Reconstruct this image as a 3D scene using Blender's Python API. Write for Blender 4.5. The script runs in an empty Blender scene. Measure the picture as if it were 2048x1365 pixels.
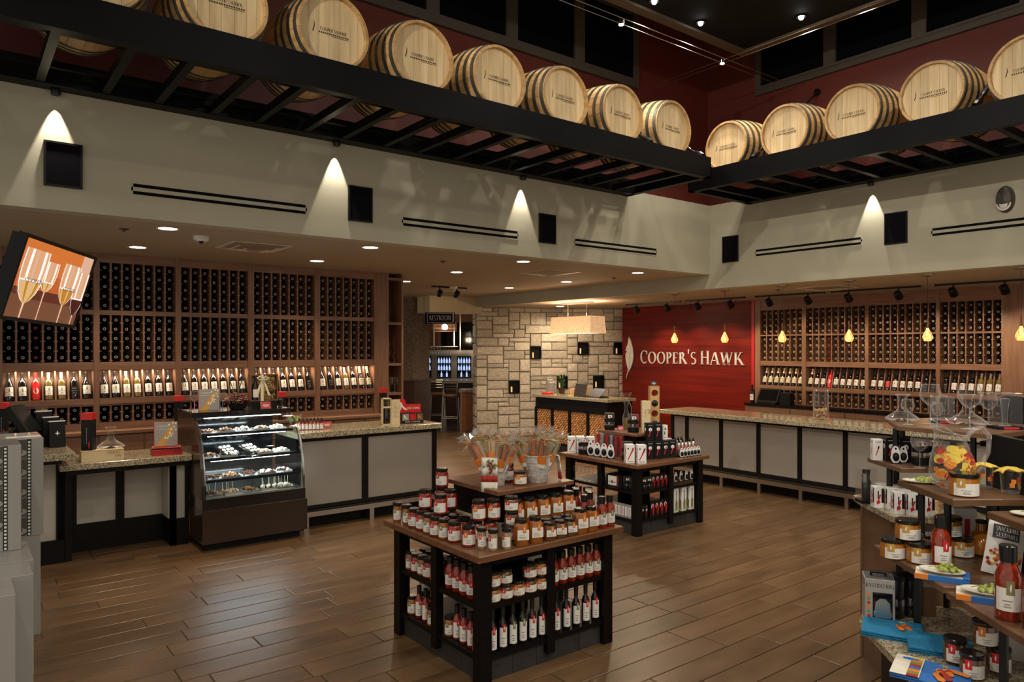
import bpy, bmesh, math, random
from mathutils import Vector, Matrix, Euler
PI = math.pi
RND = random.Random(11)
sc = bpy.context.scene
col = sc.collection

# ---------------------------------------------------------------- camera, world, exposure
cam_d = bpy.data.cameras.new('camera'); cam = bpy.data.objects.new('camera', cam_d); col.objects.link(cam)
cam.location = (0, 0, 1.85); cam.rotation_euler = (PI/2, 0, math.radians(-37.75))
cam_d.sensor_width = 36.0; cam_d.lens = 36.0*1450/2048; cam_d.shift_y = 13.5/2048; cam_d.clip_start = .05; cam_d.clip_end = 100
sc.camera = cam
world = bpy.data.worlds.new('world'); sc.world = world; world.use_nodes = True
bg = world.node_tree.nodes['Background']; bg.inputs[0].default_value = (1, .91, .76, 1); bg.inputs[1].default_value = .66
sc.view_settings.view_transform = 'Standard'; sc.view_settings.look = 'None'
sc.view_settings.exposure = 0.0; sc.view_settings.gamma = 1.0; sc.view_settings.use_curve_mapping = False

WARM = (1.0, .78, .52); COOL = (.80, .92, 1.0); NEUT = (1.0, .90, .76)
def lamp(kind, name, loc, energy, color=WARM, to=None, size=.06, angle=80, blend=.6, sx=None, sy=None, parent=None):
    d = bpy.data.lights.new(name, kind); d.energy = energy; d.color = color
    if kind == 'SPOT': d.spot_size = math.radians(angle); d.spot_blend = blend; d.shadow_soft_size = size
    if kind == 'POINT': d.shadow_soft_size = size
    if kind == 'AREA':
        if sx: d.shape = 'RECTANGLE'; d.size = sx; d.size_y = sy
        else: d.shape = 'DISK'; d.size = size
    o = bpy.data.objects.new(name, d); col.objects.link(o); o.location = loc
    v = (Vector(to) - Vector(loc)) if to is not None else Vector((0, 0, -1))
    o.rotation_euler = v.to_track_quat('-Z', 'Y').to_euler()
    if parent:
        o.parent = parent; o.matrix_parent_inverse = Matrix.Translation(-parent.location)
    return o

# ---------------------------------------------------------------- materials
MATS = {}
def mat(name, c, rough=.5, metal=0., var=0., vs=(6, 6, 6), detail=4, bump=0., bs=None, rnd=0., isl=0., emit=0., ec=None, coat=0., spec=.5, trans=0., c2=None, ramp=None):
    m = bpy.data.materials.new(name); m.use_nodes = True; nt = m.node_tree; N = nt.nodes; L = nt.links
    b = N['Principled BSDF']
    b.inputs['Roughness'].default_value = rough; b.inputs['Metallic'].default_value = metal
    b.inputs['Coat Weight'].default_value = coat; b.inputs['Specular IOR Level'].default_value = spec
    b.inputs['Transmission Weight'].default_value = trans
    out = None
    if var or bump or c2:
        tc = N.new('ShaderNodeTexCoord'); mp = N.new('ShaderNodeMapping'); mp.inputs['Scale'].default_value = vs
        L.new(tc.outputs['Object'], mp.inputs[0]); vec = mp.outputs[0]
        if rnd or isl:      # shift the grain from piece to piece
            oi = N.new('ShaderNodeObjectInfo'); ad = N.new('ShaderNodeVectorMath'); ad.operation = 'ADD'
            mu = N.new('ShaderNodeMath'); mu.operation = 'MULTIPLY'; mu.inputs[1].default_value = 53.
            L.new(oi.outputs['Random'], mu.inputs[0]); L.new(vec, ad.inputs[0]); L.new(mu.outputs[0], ad.inputs[1]); vec = ad.outputs[0]
        nz = N.new('ShaderNodeTexNoise'); nz.inputs['Scale'].default_value = 1; nz.inputs['Detail'].default_value = detail
        L.new(vec, nz.inputs['Vector'])
    if var or c2:
        cr = N.new('ShaderNodeValToRGB'); e = cr.color_ramp.elements
        lo = c if c2 else tuple(x*(1-var) for x in c); hi = c2 if c2 else tuple(min(1, x*(1+var)) for x in c)
        e[0].position, e[1].position = ramp or (.32, .68)
        e[0].color = (*lo, 1); e[1].color = (*hi, 1)
        L.new(nz.outputs['Fac'], cr.inputs[0]); out = cr.outputs[0]
    if rnd or isl:
        hsv = N.new('ShaderNodeHueSaturation'); mr = N.new('ShaderNodeMapRange')
        k = rnd or isl
        mr.inputs['To Min'].default_value = 1-k; mr.inputs['To Max'].default_value = 1+k
        if rnd:
            oi2 = N.new('ShaderNodeObjectInfo'); src = oi2.outputs['Random']
            if isl:
                ge = N.new('ShaderNodeNewGeometry'); a2 = N.new('ShaderNodeMath'); a2.operation = 'ADD'; f2 = N.new('ShaderNodeMath'); f2.operation = 'FRACT'
                L.new(src, a2.inputs[0]); L.new(ge.outputs['Random Per Island'], a2.inputs[1]); L.new(a2.outputs[0], f2.inputs[0]); src = f2.outputs[0]
        else:
            ge = N.new('ShaderNodeNewGeometry'); src = ge.outputs['Random Per Island']
        L.new(src, mr.inputs[0]); L.new(mr.outputs[0], hsv.inputs['Value'])
        if out: L.new(out, hsv.inputs['Color'])
        else: hsv.inputs['Color'].default_value = (*c, 1)
        out = hsv.outputs[0]
    if out: L.new(out, b.inputs['Base Color'])
    else: b.inputs['Base Color'].default_value = (*c, 1)
    if bump:
        bp = N.new('ShaderNodeBump'); bp.inputs['Strength'].default_value = bump; bp.inputs['Distance'].default_value = .01
        if bs:
            mp2 = N.new('ShaderNodeMapping'); mp2.inputs['Scale'].default_value = bs; L.new(tc.outputs['Object'], mp2.inputs[0])
            n2 = N.new('ShaderNodeTexNoise'); n2.inputs['Scale'].default_value = 1; n2.inputs['Detail'].default_value = 5; L.new(mp2.outputs[0], n2.inputs['Vector'])
            L.new(n2.outputs['Fac'], bp.inputs['Height'])
        else: L.new(nz.outputs['Fac'], bp.inputs['Height'])
        L.new(bp.outputs[0], b.inputs['Normal'])
    if emit and c2 and not ec:
        L.new(out, b.inputs['Emission Color']); b.inputs['Emission Strength'].default_value = emit
    elif emit:
        b.inputs['Emission Color'].default_value = (*(ec or c), 1); b.inputs['Emission Strength'].default_value = emit
    MATS[name] = m; return m
def glass(name, tint=(1, 1, 1), edge=.55, body=.04, rough=.02, haze=.0):
    """thin clear glass: see-through facing the eye, reflecting and whitish towards its edges"""
    m = bpy.data.materials.new(name); m.use_nodes = True; nt = m.node_tree; N = nt.nodes; L = nt.links
    for n in list(N):
        if n.type != 'OUTPUT_MATERIAL': N.remove(n)
    o = [n for n in N if n.type == 'OUTPUT_MATERIAL'][0]
    t = N.new('ShaderNodeBsdfTransparent'); t.inputs[0].default_value = (*tint, 1)
    g = N.new('ShaderNodeBsdfGlossy'); g.inputs['Roughness'].default_value = rough; g.inputs[0].default_value = (1, 1, 1, 1)
    d = N.new('ShaderNodeBsdfDiffuse'); d.inputs[0].default_value = (.9, .9, .9, 1)
    gd_ = N.new('ShaderNodeMixShader'); gd_.inputs[0].default_value = haze; L.new(g.outputs[0], gd_.inputs[1]); L.new(d.outputs[0], gd_.inputs[2])
    lw = N.new('ShaderNodeLayerWeight'); lw.inputs[0].default_value = .5
    pw = N.new('ShaderNodeMath'); pw.operation = 'POWER'; pw.inputs[1].default_value = 2.4; L.new(lw.outputs['Facing'], pw.inputs[0])
    mr = N.new('ShaderNodeMapRange'); mr.inputs['To Min'].default_value = body; mr.inputs['To Max'].default_value = edge
    L.new(pw.outputs[0], mr.inputs[0])
    mx = N.new('ShaderNodeMixShader'); L.new(mr.outputs[0], mx.inputs[0]); L.new(t.outputs[0], mx.inputs[1]); L.new(gd_.outputs[0], mx.inputs[2])
    L.new(mx.outputs[0], o.inputs[0]); MATS[name] = m; return m

def granite(name):
    m = mat(name, (.3, .25, .16), .18, coat=.3); nt = m.node_tree; N = nt.nodes; L = nt.links; b = N['Principled BSDF']
    tc = N.new('ShaderNodeTexCoord')
    def nz(s, d):
        n = N.new('ShaderNodeTexNoise'); n.inputs['Scale'].default_value = s; n.inputs['Detail'].default_value = d; n.inputs['Roughness'].default_value = .7
        L.new(tc.outputs['Object'], n.inputs['Vector']); return n.outputs['Fac']
    cr = N.new('ShaderNodeValToRGB'); e = cr.color_ramp.elements; e[0].position = .30; e[0].color = (.06, .048, .036, 1); e[1].position = .66; e[1].color = (.62, .55, .40, 1)
    x = e.new(.44); x.color = (.17, .13, .075, 1); x = e.new(.52); x.color = (.42, .36, .23, 1)
    L.new(nz(85, 8), cr.inputs[0]); L.new(cr.outputs[0], b.inputs['Base Color'])
    return m
granite('granite')
mat('plaster', (.47, .44, .33), .75, var=.05, vs=(1.5, 1.5, 1.5), bump=.04, bs=(60, 60, 60))
mat('ceil_paint', (.40, .33, .235), .8, var=.03, vs=(1, 1, 1))
mat('header_paint', (.50, .42, .28), .8, var=.03, vs=(1, 1, 1))
mat('dark_ceiling', (.003, .0028, .0026), .8, spec=.2)
mat('cloud_trim', (.075, .055, .038), .6)
mat('window_frame', (.055, .045, .034), .5)
mat('night_pane', (.004, .004, .005), .06)
mat('red_paint', (.10, .012, .006), .6, var=.12, vs=(.8, .8, .8))
mat('red_panel', (.085, .005, .003), .42, c2=(.19, .012, .005), vs=(3, .55, 14), detail=6, spec=.2)
mat('grout', (.10, .072, .048), .8)
mat('plank', (.095, .050, .021), .34, c2=(.165, .094, .045), vs=(2.0, 7, 7), detail=7, rnd=.13, isl=.13, bump=.12, bs=(3, 40, 5))
mat('dark_tile', (.05, .045, .04), .25, var=.3, vs=(4, 4, 4))
mat('stone', (.47, .40, .31), .85, c2=(.74, .665, .55), vs=(7, 7, 7), detail=8, rnd=.24, bump=.9, bs=(26, 26, 26))
mat('mortar', (.26, .215, .16), .9, var=.2, vs=(30, 30, 30))
mat('rack_wood', (.19, .088, .048), .40, c2=(.27, .14, .082), vs=(30, 30, 2.5), detail=5)
mat('rack_wood_h', (.19, .088, .048), .40, c2=(.27, .14, .082), vs=(2.5, 2.5, 30), detail=5)
mat('sign_metal', (.72, .70, .66), .35, metal=.35)
mat('rack_back', (.010, .006, .005), .8)
mat('espresso', (.0055, .004, .0035), .42, var=.2, vs=(5, 5, 40), spec=.18)
mat('walnut_top', (.13, .052, .022), .30, c2=(.21, .092, .042), vs=(3, 26, 26), detail=6)
mat('shelf_wood', (.115, .055, .026), .35, c2=(.19, .098, .05), vs=(9, 9, 9), detail=6)
mat('steel_panel', (.37, .33, .285), .34, metal=.35, var=.06, vs=(1.2, 1.2, 1.2))
mat('cream_panel', (.50, .46, .39), .5, var=.04, vs=(1, 1, 1))
mat('steel', (.55, .52, .48), .28, metal=1.)
mat('chrome', (.75, .75, .75), .12, metal=1.)
mat('black_metal', (.008, .008, .009), .38, metal=.3)
mat('beam_steel', (.005, .005, .006), .42, var=.2, vs=(3, 3, 3), spec=.10)
mat('black_plastic', (.008, .008, .009), .45, spec=.2)
mat('speaker_grille', (.004, .004, .006), .8, spec=.1)
mat('white_plastic', (.75, .72, .66), .4)
mat('oak', (.46, .265, .095), .5, c2=(.68, .44, .19), vs=(12, 1.6, 12), detail=5, rnd=.10)
mat('oak_head', (.62, .44, .22), .5, c2=(.82, .63, .37), vs=(24, 6, 2), detail=5, rnd=.12)
mat('hoop', (.11, .105, .09), .45, metal=.7, var=.15, vs=(8, 8, 8))
mat('burn_mark', (.045, .022, .012), .8)
mat('lamp_glow', (1, .90, .78), .5, emit=14, ec=(1, .88, .72))
mat('star_glow', (1, .97, .92), .5, emit=40, ec=(1, .96, .90))
mat('bottle_dark', (.006, .005, .005), .12, coat=.4)
mat('bottle_end', (.0045, .004, .004), .4)
mat('bottle_red', (.55, .012, .010), .25, coat=.3)
mat('bottle_clear', (.17, .115, .03), .1, coat=.5)
mat('capsule_silver', (.55, .52, .47), .4)
mat('capsule_gold', (.85, .68, .38), .35)
mat('capsule_red', (.55, .02, .02), .35)
mat('capsule_black', (.012, .012, .012), .3)
mat('paper', (.80, .78, .73), .6)
mat('paper_cream', (.66, .58, .40), .6)
mat('ink', (.05, .045, .045), .6)
mat('ink_red', (.55, .03, .03), .6)
mat('ink_grey', (.30, .28, .27), .6)
mat('tag_red', (.62, .022, .028), .45)
mat('tag_orange', (.72, .20, .025), .45)
mat('tag_olive', (.22, .20, .085), .45)
mat('tag_ochre', (.55, .30, .05), .45)
mat('sauce_red', (.24, .020, .005), .12, coat=.6, var=.35, vs=(60, 60, 60))
mat('sauce_orange', (.44, .10, .010), .12, coat=.6, c2=(.22, .10, .012), vs=(90, 90, 90))
mat('sauce_brown', (.17, .055, .014), .12, coat=.6, c2=(.09, .045, .012), vs=(90, 90, 90))
mat('spice', (.32, .20, .10), .15, coat=.6, c2=(.44, .31, .17), vs=(140, 140, 140))
mat('vinegar', (.010, .005, .004), .10, coat=.5)
mat('amber', (.40, .14, .012), .12, coat=.6)
mat('lid_black', (.010, .010, .010), .22, coat=.3)
glass('clear_glass', edge=.95, body=.025, haze=.30); glass('thick_glass', edge=1., body=.14, haze=.35); glass('case_glass', (.93, .97, .96), edge=.30, body=.025); glass('blister', (.92, .92, .93), edge=.6, body=.05, rough=.10, haze=.2); glass('cellophane', (.97, .96, .94), edge=.95, body=.13, rough=.06, haze=.35)
mat('tile_grey', (.036, .035, .034), .35, var=.2, vs=(8, 8, 8), rnd=.1)
mat('carton_grey', (.33, .32, .30), .35, coat=.2)
mat('carton_photo', (.065, .058, .045), .4)
mat('carton_white', (.80, .79, .77), .4)
mat('carton_black', (.010, .0095, .010), .4, spec=.2)
mat('film_black', (.012, .012, .012), .5)
mat('pine', (.62, .47, .27), .55, c2=(.74, .60, .38), vs=(3, 30, 30), detail=5)
mat('bamboo', (.52, .28, .10), .45, c2=(.62, .37, .15), vs=(30, 30, 3), detail=5)
mat('rattan', (.60, .29, .11), .5, isl=.5)
mat('grasscloth', (.065, .046, .033), .9, c2=(.16, .12, .09), vs=(25, 25, 60), detail=4, ramp=(.4, .62))
mat('wainscot', (.035, .016, .010), .35, var=.2, vs=(4, 4, 20))
mat('linen_shade', (.80, .47, .22), .8, c2=(1, .74, .46), vs=(70, 70, 70), emit=.42, ramp=(.42, .58))
mat('case_black', (.014, .011, .010), .18, coat=.5)
mat('case_brown', (.034, .018, .012), .25, coat=.3)
mat('chocolate', (.06, .022, .010), .35, isl=.5)
mat('white_candy', (.75, .70, .58), .4, isl=.15)
mat('nut_candy', (.34, .16, .06), .5, isl=.5)
mat('led_white', (1, 1, 1), .5, emit=9, ec=(.88, .95, 1))
mat('galvanized', (.52, .51, .49), .5, metal=.15, c2=(.72, .70, .66), vs=(40, 40, 40), bump=.5)
mat('towel_white', (.74, .70, .60), .9, var=.06, vs=(40, 40, 40))
mat('towel_blue', (.012, .20, .40), .9, bump=.5, bs=(150, 150, 150))
mat('fabric_red', (.42, .03, .02), .9); mat('fabric_orange', (.72, .22, .03), .9); mat('fabric_green', (.20, .26, .05), .9); mat('fabric_yellow', (.72, .52, .08), .9); mat('fabric_blue', (.03, .16, .50), .9)
mat('grape_red', (.20, .008, .012), .2, coat=.5); mat('grape_green', (.36, .42, .09), .2, coat=.5, isl=.25)
mat('pasta_orange', (.52, .16, .03), .45, isl=.35); mat('pasta_straw', (.55, .38, .15), .5, isl=.35); mat('pasta_green', (.22, .30, .16), .5, isl=.3)
mat('leaf', (.03, .085, .02), .45, isl=.4); mat('pot_brown', (.06, .025, .015), .5)
mat('flower_pink', (.66, .18, .30), .6, isl=.3); mat('flower_white', (.75, .66, .45), .6, isl=.2); mat('flower_red', (.40, .02, .04), .6, isl=.3)
mat('straw', (.85, .58, .20), .8, isl=.35); mat('ribbon', (.78, .70, .50), .5)
mat('wood_red', (.42, .012, .012), .35); mat('bright_red', (.62, .012, .012), .35)
mat('amber_glass_glow', (1, .20, .02), .3, emit=1.7, c2=(1, .62, .22), vs=(45, 45, 45), ramp=(.42, .6))
mat('bulb_glow', (1, .8, .5), .5, emit=8, ec=(1, .72, .40))
mat('wood_stain', (.30, .11, .035), .35, var=.25, vs=(4, 4, 30))
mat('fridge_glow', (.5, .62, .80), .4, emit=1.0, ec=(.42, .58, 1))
mat('leather', (.16, .07, .03), .45)
mat('laptop', (.10, .085, .09), .3, metal=.5)
mat('candle_glow', (.8, .6, .3), .5, emit=.45, ec=(1, .66, .25))
mat('plate_white', (.78, .75, .68), .3, coat=.3)
mat('cork', (.40, .24, .11), .8, isl=.35)
mat('screen_orange', (.5, .15, .04), .4, emit=1.0, c2=(.78, .30, .10), ec=(.62, .17, .04), vs=(2, 2, 2))
# ---------------------------------------------------------------- mesh helpers
class MB:
    def __init__(s): s.v = []; s.f = []; s.m = []; s.cur = 0
    def mi(s, i): s.cur = i; return s
    def add(s, vs, fs):
        n = len(s.v); s.v += [tuple(p) for p in vs]; s.f += [tuple(i+n for i in f) for f in fs]; s.m += [s.cur]*len(fs); return s
    def box(s, x0, x1, y0, y1, z0, z1):
        return s.add([(x0,y0,z0),(x1,y0,z0),(x1,y1,z0),(x0,y1,z0),(x0,y0,z1),(x1,y0,z1),(x1,y1,z1),(x0,y1,z1)],
                     [(0,3,2,1),(4,5,6,7),(0,1,5,4),(1,2,6,5),(2,3,7,6),(3,0,4,7)])
    def bev(s, x0, x1, y0, y1, z0, z1, b=.004):
        """box with chamfered vertical and top edges"""
        p = [(x0+b,y0),(x1-b,y0),(x1,y0+b),(x1,y1-b),(x1-b,y1),(x0+b,y1),(x0,y1-b),(x0,y0+b)]
        q = [(x0+2*b,y0+b),(x1-2*b,y0+b),(x1-b,y0+2*b),(x1-b,y1-2*b),(x1-2*b,y1-b),(x0+2*b,y1-b),(x0+b,y1-2*b),(x0+b,y0+2*b)]
        vs = [(x,y,z0) for x,y in p]+[(x,y,z1-b) for x,y in p]+[(x,y,z1) for x,y in q]
        fs = [tuple(reversed(range(8))), tuple(range(16, 24))]
        for k in (0, 8):
            for i in range(8): j = (i+1) % 8; fs.append((k+i, k+j, k+8+j, k+8+i))
        return s.add(vs, fs)
    def obox(s, M, x0, x1, y0, y1, z0, z1):
        n = len(s.v); s.box(x0, x1, y0, y1, z0, z1)
        for i in range(n, len(s.v)): s.v[i] = tuple(M @ Vector(s.v[i]))
        return s
    def xf(s, M, fn):
        n = len(s.v); fn(s)
        for i in range(n, len(s.v)): s.v[i] = tuple(M @ Vector(s.v[i]))
        return s
    def prism(s, pts, z0, z1):
        n = len(pts); vs = [(x,y,z0) for x,y in pts]+[(x,y,z1) for x,y in pts]
        fs = [tuple(reversed(range(n))), tuple(range(n, 2*n))]+[(i,(i+1)%n,n+(i+1)%n,n+i) for i in range(n)]
        return s.add(vs, fs)
    def poly(s, pts): return s.add(pts, [tuple(range(len(pts)))])
    def lathe(s, prof, n=12, c=(0,0,0), cap=True, sx=1, sy=1):
        vs = []
        for r, z in prof:
            for k in range(n): a = 2*PI*k/n; vs.append((c[0]+r*math.cos(a)*sx, c[1]+r*math.sin(a)*sy, c[2]+z))
        fs = []
        for i in range(len(prof)-1):
            for k in range(n): j = (k+1) % n; fs.append((i*n+k, i*n+j, (i+1)*n+j, (i+1)*n+k))
        if cap:
            if prof[0][0] > 1e-5: fs.append(tuple(reversed(range(n))))
            if prof[-1][0] > 1e-5: fs.append(tuple(range((len(prof)-1)*n, len(prof)*n)))
        return s.add(vs, fs)
    def patch(s, r, a0, a1, z0, z1, n=5, c=(0,0,0), r1=None):
        """strip of a cylinder; angle 0 looks to -Y"""
        r1 = r if r1 is None else r1; vs = []
        for k in range(n+1):
            a = math.radians(a0+(a1-a0)*k/n)-PI/2
            vs += [(c[0]+r*math.cos(a), c[1]+r*math.sin(a), c[2]+z0), (c[0]+r1*math.cos(a), c[1]+r1*math.sin(a), c[2]+z1)]
        return s.add(vs, [(2*k, 2*k+2, 2*k+3, 2*k+1) for k in range(n)])
    def tube(s, pts, r, n=6, cap=True, closed=False):
        pts = [Vector(p) for p in pts]; rs = r if isinstance(r, (list, tuple)) else [r]*len(pts); m = len(pts); vs = []
        up = Vector((0, 0, 1)); t0 = (pts[1]-pts[0]).normalized()
        if abs(t0.z) > .9: up = Vector((1, 0, 0))
        for i, p in enumerate(pts):
            if closed: t = pts[(i+1) % m]-pts[i-1]
            else: t = pts[min(i+1, m-1)]-pts[max(i-1, 0)]
            t.normalize(); a = t.cross(up)
            if a.length < 1e-4: a = t.orthogonal()
            a.normalize(); b = a.cross(t); up = b
            for k in range(n): w = 2*PI*k/n; vs.append(p+(a*math.cos(w)+b*math.sin(w))*rs[i])
        fs = []
        for i in range(m if closed else m-1):
            i2 = (i+1) % m
            for k in range(n): j = (k+1) % n; fs.append((i*n+k, i2*n+k, i2*n+j, i*n+j))
        if cap and not closed: fs += [tuple(range(n)), tuple(reversed(range((m-1)*n, m*n)))]
        return s.add(vs, fs)
    def ball(s, c, r, n=8, m=5, sz=1.):
        prof = [(max(r*math.sin(PI*i/m), 1e-6), -r*sz*math.cos(PI*i/m)) for i in range(m+1)]
        return s.lathe(prof, n, c, cap=False)
    def mesh(s, name, mats):
        me = bpy.data.meshes.new(name); me.from_pydata(s.v, [], s.f)
        for x in (mats if isinstance(mats, (list, tuple)) else [mats]): me.materials.append(MATS[x] if isinstance(x, str) else x)
        if any(s.m): me.polygons.foreach_set('material_index', s.m)
        me.update(); return me
    def build(s, name, mats, parent=None, smooth=False, kind=None):
        """build in world coordinates"""
        me = s.mesh(name, mats)
        if smooth: shade(me)
        o = bpy.data.objects.new(name, me); col.objects.link(o)
        if parent:
            o.parent = parent; o.matrix_parent_inverse = PINV[parent.name] if parent.name in PINV else Matrix()
        if kind: o['kind'] = kind
        return o
PINV = {}
def shade(me, ang=40):
    bm = bmesh.new(); bm.from_mesh(me); bmesh.ops.recalc_face_normals(bm, faces=bm.faces)
    for f in bm.faces: f.smooth = True
    for e in bm.edges:
        if len(e.link_faces) == 2 and e.calc_face_angle(0) > math.radians(ang): e.smooth = False
    bm.to_mesh(me); bm.free()
def tag(o, label, cat, group=None):
    o['label'] = label; o['category'] = cat
    if group: o['group'] = group
    return o
def thing(name, label, cat, loc=(0,0,0), group=None, rz=0.):
    o = bpy.data.objects.new(name, None); col.objects.link(o); o.empty_display_size = .05
    o.location = loc; o.rotation_euler = (0, 0, rz)
    PINV[o.name] = (Matrix.Translation(loc) @ Matrix.Rotation(rz, 4, 'Z')).inverted()
    return tag(o, label, cat, group)
def inst(name, me, parent=None, loc=(0,0,0), rot=(0,0,0), scale=(1,1,1)):
    """one more object on shared mesh data, in its parent's local frame"""
    o = bpy.data.objects.new(name, me); col.objects.link(o); o.parent = parent
    o.location = loc; o.rotation_euler = rot; o.scale = scale; return o
def struct(o): o['kind'] = 'structure'; return o
def sbox(name, x0, x1, y0, y1, z0, z1, m): return struct(MB().box(x0, x1, y0, y1, z0, z1).build(name, m))
KIT = {}
def place(kit, name, label, cat, loc, rz=0., group=None, sc_=1., tilt=None):
    """a thing of a known kind: an Empty with its parts (and their sub-parts) on shared meshes"""
    t = thing(name, label, cat, loc, group, rz)
    if tilt: t.rotation_euler = tilt
    t.scale = (sc_, sc_, sc_)
    def rec(parts, par):
        for p in parts:
            o = inst(p[0], p[1], par)
            if len(p) > 2: rec(p[2], o)
    rec(KIT[kit], t); return t
def sm(b, name, mats):
    me = b.mesh(name, mats); shade(me); return me
ORD = ['first', 'second', 'third', 'fourth', 'fifth', 'sixth', 'seventh', 'eighth', 'ninth', 'tenth', 'eleventh', 'twelfth', 'thirteenth', 'fourteenth', 'fifteenth', 'sixteenth', 'seventeenth', 'eighteenth']

# ---------------------------------------------------------------- lettering: narrow roman capitals made of strokes, unit cap height
def glyphs(s, text, th=.0, serif=True, b=None):
    """flat outline pieces of text in the XZ plane (x to the right, z up); returns width"""
    T = .155; H = .062; SF = .055
    def rect(x0, x1, z0, z1): s.add([(x0,0,z0),(x1,0,z0),(x1,0,z1),(x0,0,z1)], [(0,1,2,3)])
    def quad(*p): s.add([(x,0,z) for x, z in p], [tuple(range(len(p)))])
    def ring(cx, cz, rx, rz, a0, a1, tv=T, n=22):
        for i in range(n):
            q = []
            for a in (a0+(a1-a0)*i/n, a0+(a1-a0)*(i+1)/n):
                a = math.radians(a); c, w = math.cos(a), math.sin(a)
                q.append(((cx+rx*c, cz+rz*w), (cx+max(rx-tv, .02)*c, cz+(rz-H)*w)))
            quad(q[0][0], q[1][0], q[1][1], q[0][1])
    def stem(x, z0=0, z1=1, t=T):
        rect(x, x+t, z0, z1)
        if serif:
            if z0 == 0: rect(x-SF, x+t+SF, 0, .035)
            if z1 == 1: rect(x-SF, x+t+SF, .965, 1)
    def diag(x0, z0, x1, z1, t):
        quad((x0, z0), (x0+t, z0), (x1+t, z1), (x1, z1))
    def foot(x0, x1, z): 
        if serif: rect(x0, x1, z, z+.035) if z < .5 else rect(x0, x1, z-.035, z)
    x = 0.
    for ch in text:
        n0 = len(s.v)
        if ch == ' ': x += .30; continue
        if ch == 'C': ring(.42, .5, .42, .52, 52, 308); rect(.66, .72, .70, .95) if serif else None; w = .74
        elif ch == 'O' or ch == '0': ring(.43, .5, .43, .52, 0, 360, n=30); w = .86
        elif ch == 'P': stem(.06); ring(.21, .72, .34, .28, -90, 90, n=14); w = .56
        elif ch == 'B': stem(.06); ring(.21, .75, .30, .25, -90, 90, n=14); ring(.21, .26, .36, .26, -90, 90, n=14); w = .6
        elif ch == 'D': stem(.06); ring(.21, .5, .50, .5, -90, 90, n=18); w = .74
        elif ch == 'R': stem(.06); ring(.21, .73, .31, .27, -90, 90, n=14); diag(.62, 0, .30, .48, .17); w = .74
        elif ch == 'E': stem(.06); rect(.2, .5, 0, H); rect(.2, .44, .48, .48+H); rect(.2, .5, 1-H, 1); rect(.46, .5, 0, .2); rect(.46, .5, .8, 1); w = .54
        elif ch == 'S': 
            ring(.27, .74, .25, .27, 40, 270, tv=.12, n=16); ring(.27, .25, .27, .27, -140, 90, tv=.13, n=16); w = .55
        elif ch == 'H': stem(.06); stem(.60); rect(.2, .62, .48, .48+H); w = .82
        elif ch == 'A': diag(.0, 0, .33, 1, .07); diag(.62, 0, .33, 1, .17); rect(.16, .62, .30, .30+H); foot(-.05, .14, 0); foot(.55, .86, 0); w = .82
        elif ch == 'W': diag(.24, 0, .0, 1, .15); diag(.24, 0, .50, 1, .07); diag(.66, 0, .44, 1, .15); diag(.66, 0, .98, 1, .07); foot(-.06, .2, 1); foot(.9, 1.1, 1); w = 1.08
        elif ch == 'K': stem(.06); diag(.2, .42, .55, 1, .08); diag(.66, 0, .28, .55, .17); foot(.46, .7, 1); foot(.6, .9, 0); w = .82
        elif ch == 'T': stem(.28); rect(.0, .72, 1-H, 1); rect(0, .04, .82, 1); rect(.68, .72, .82, 1); w = .72
        elif ch == 'M': stem(.04, t=.08); stem(.72); diag(.34, .1, .10, 1, .14); diag(.40, .1, .72, 1, .07); w = .92
        elif ch == 'N': stem(.05, t=.08); diag(.56, 0, .08, 1, .17); stem(.62, t=.08); w = .76
        elif ch == 'I': stem(.06); w = .27
        elif ch == 'Z': rect(.02, .55, 0, H); rect(.02, .55, 1-H, 1); diag(.02, 0, .38, 1, .17); w = .58
        elif ch == 'L': stem(.06); rect(.2, .5, 0, H); w = .52
        elif ch == 'U': rect(.04, .04+T, .3, 1); ring(.33, .3, .29, .3, 180, 360, n=14); rect(.54, .62, .3, 1); w = .68
        elif ch == 'G': ring(.42, .5, .42, .52, 52, 320); rect(.55, .72, .1, .48); w = .78
        elif ch == 'Q': ring(.43, .5, .43, .52, 0, 360, n=30); diag(.7, -.15, .5, .2, .12); w = .88
        elif ch == "'": quad((.05, 1.22), (.17, 1.22), (.11, .86), (.07, .86)); w = .2
        else: rect(.05, .3, .1, .9); w = .4
        for i in range(n0, len(s.v)): p = s.v[i]; s.v[i] = (p[0]+x, p[1], p[2])
        x += w+.10
    return x-.10
def text_mesh(text, name, m, depth=.0, serif=True):
    """mesh centred on x, unit cap height, lying in XZ, front to -Y"""
    b = MB(); w = glyphs(b, text, serif=serif)
    b.v = [(p[0]-w/2, p[1], p[2]) for p in b.v]
    if depth:
        n = len(b.v); fs = list(b.f); b.v += [(p[0], depth, p[2]) for p in b.v]
        for f in fs:
            k = len(f); b.f.append(tuple(n+i for i in reversed(f))); b.m.append(0)
            for i in range(k): b.f.append((f[i], n+f[i], n+f[(i+1) % k], f[(i+1) % k])); b.m.append(0)
    return b.mesh(name, m), w
# ================================================================ SETTING
CL, CR = 2.885, 2.685            # lower ceilings, left and right
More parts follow.
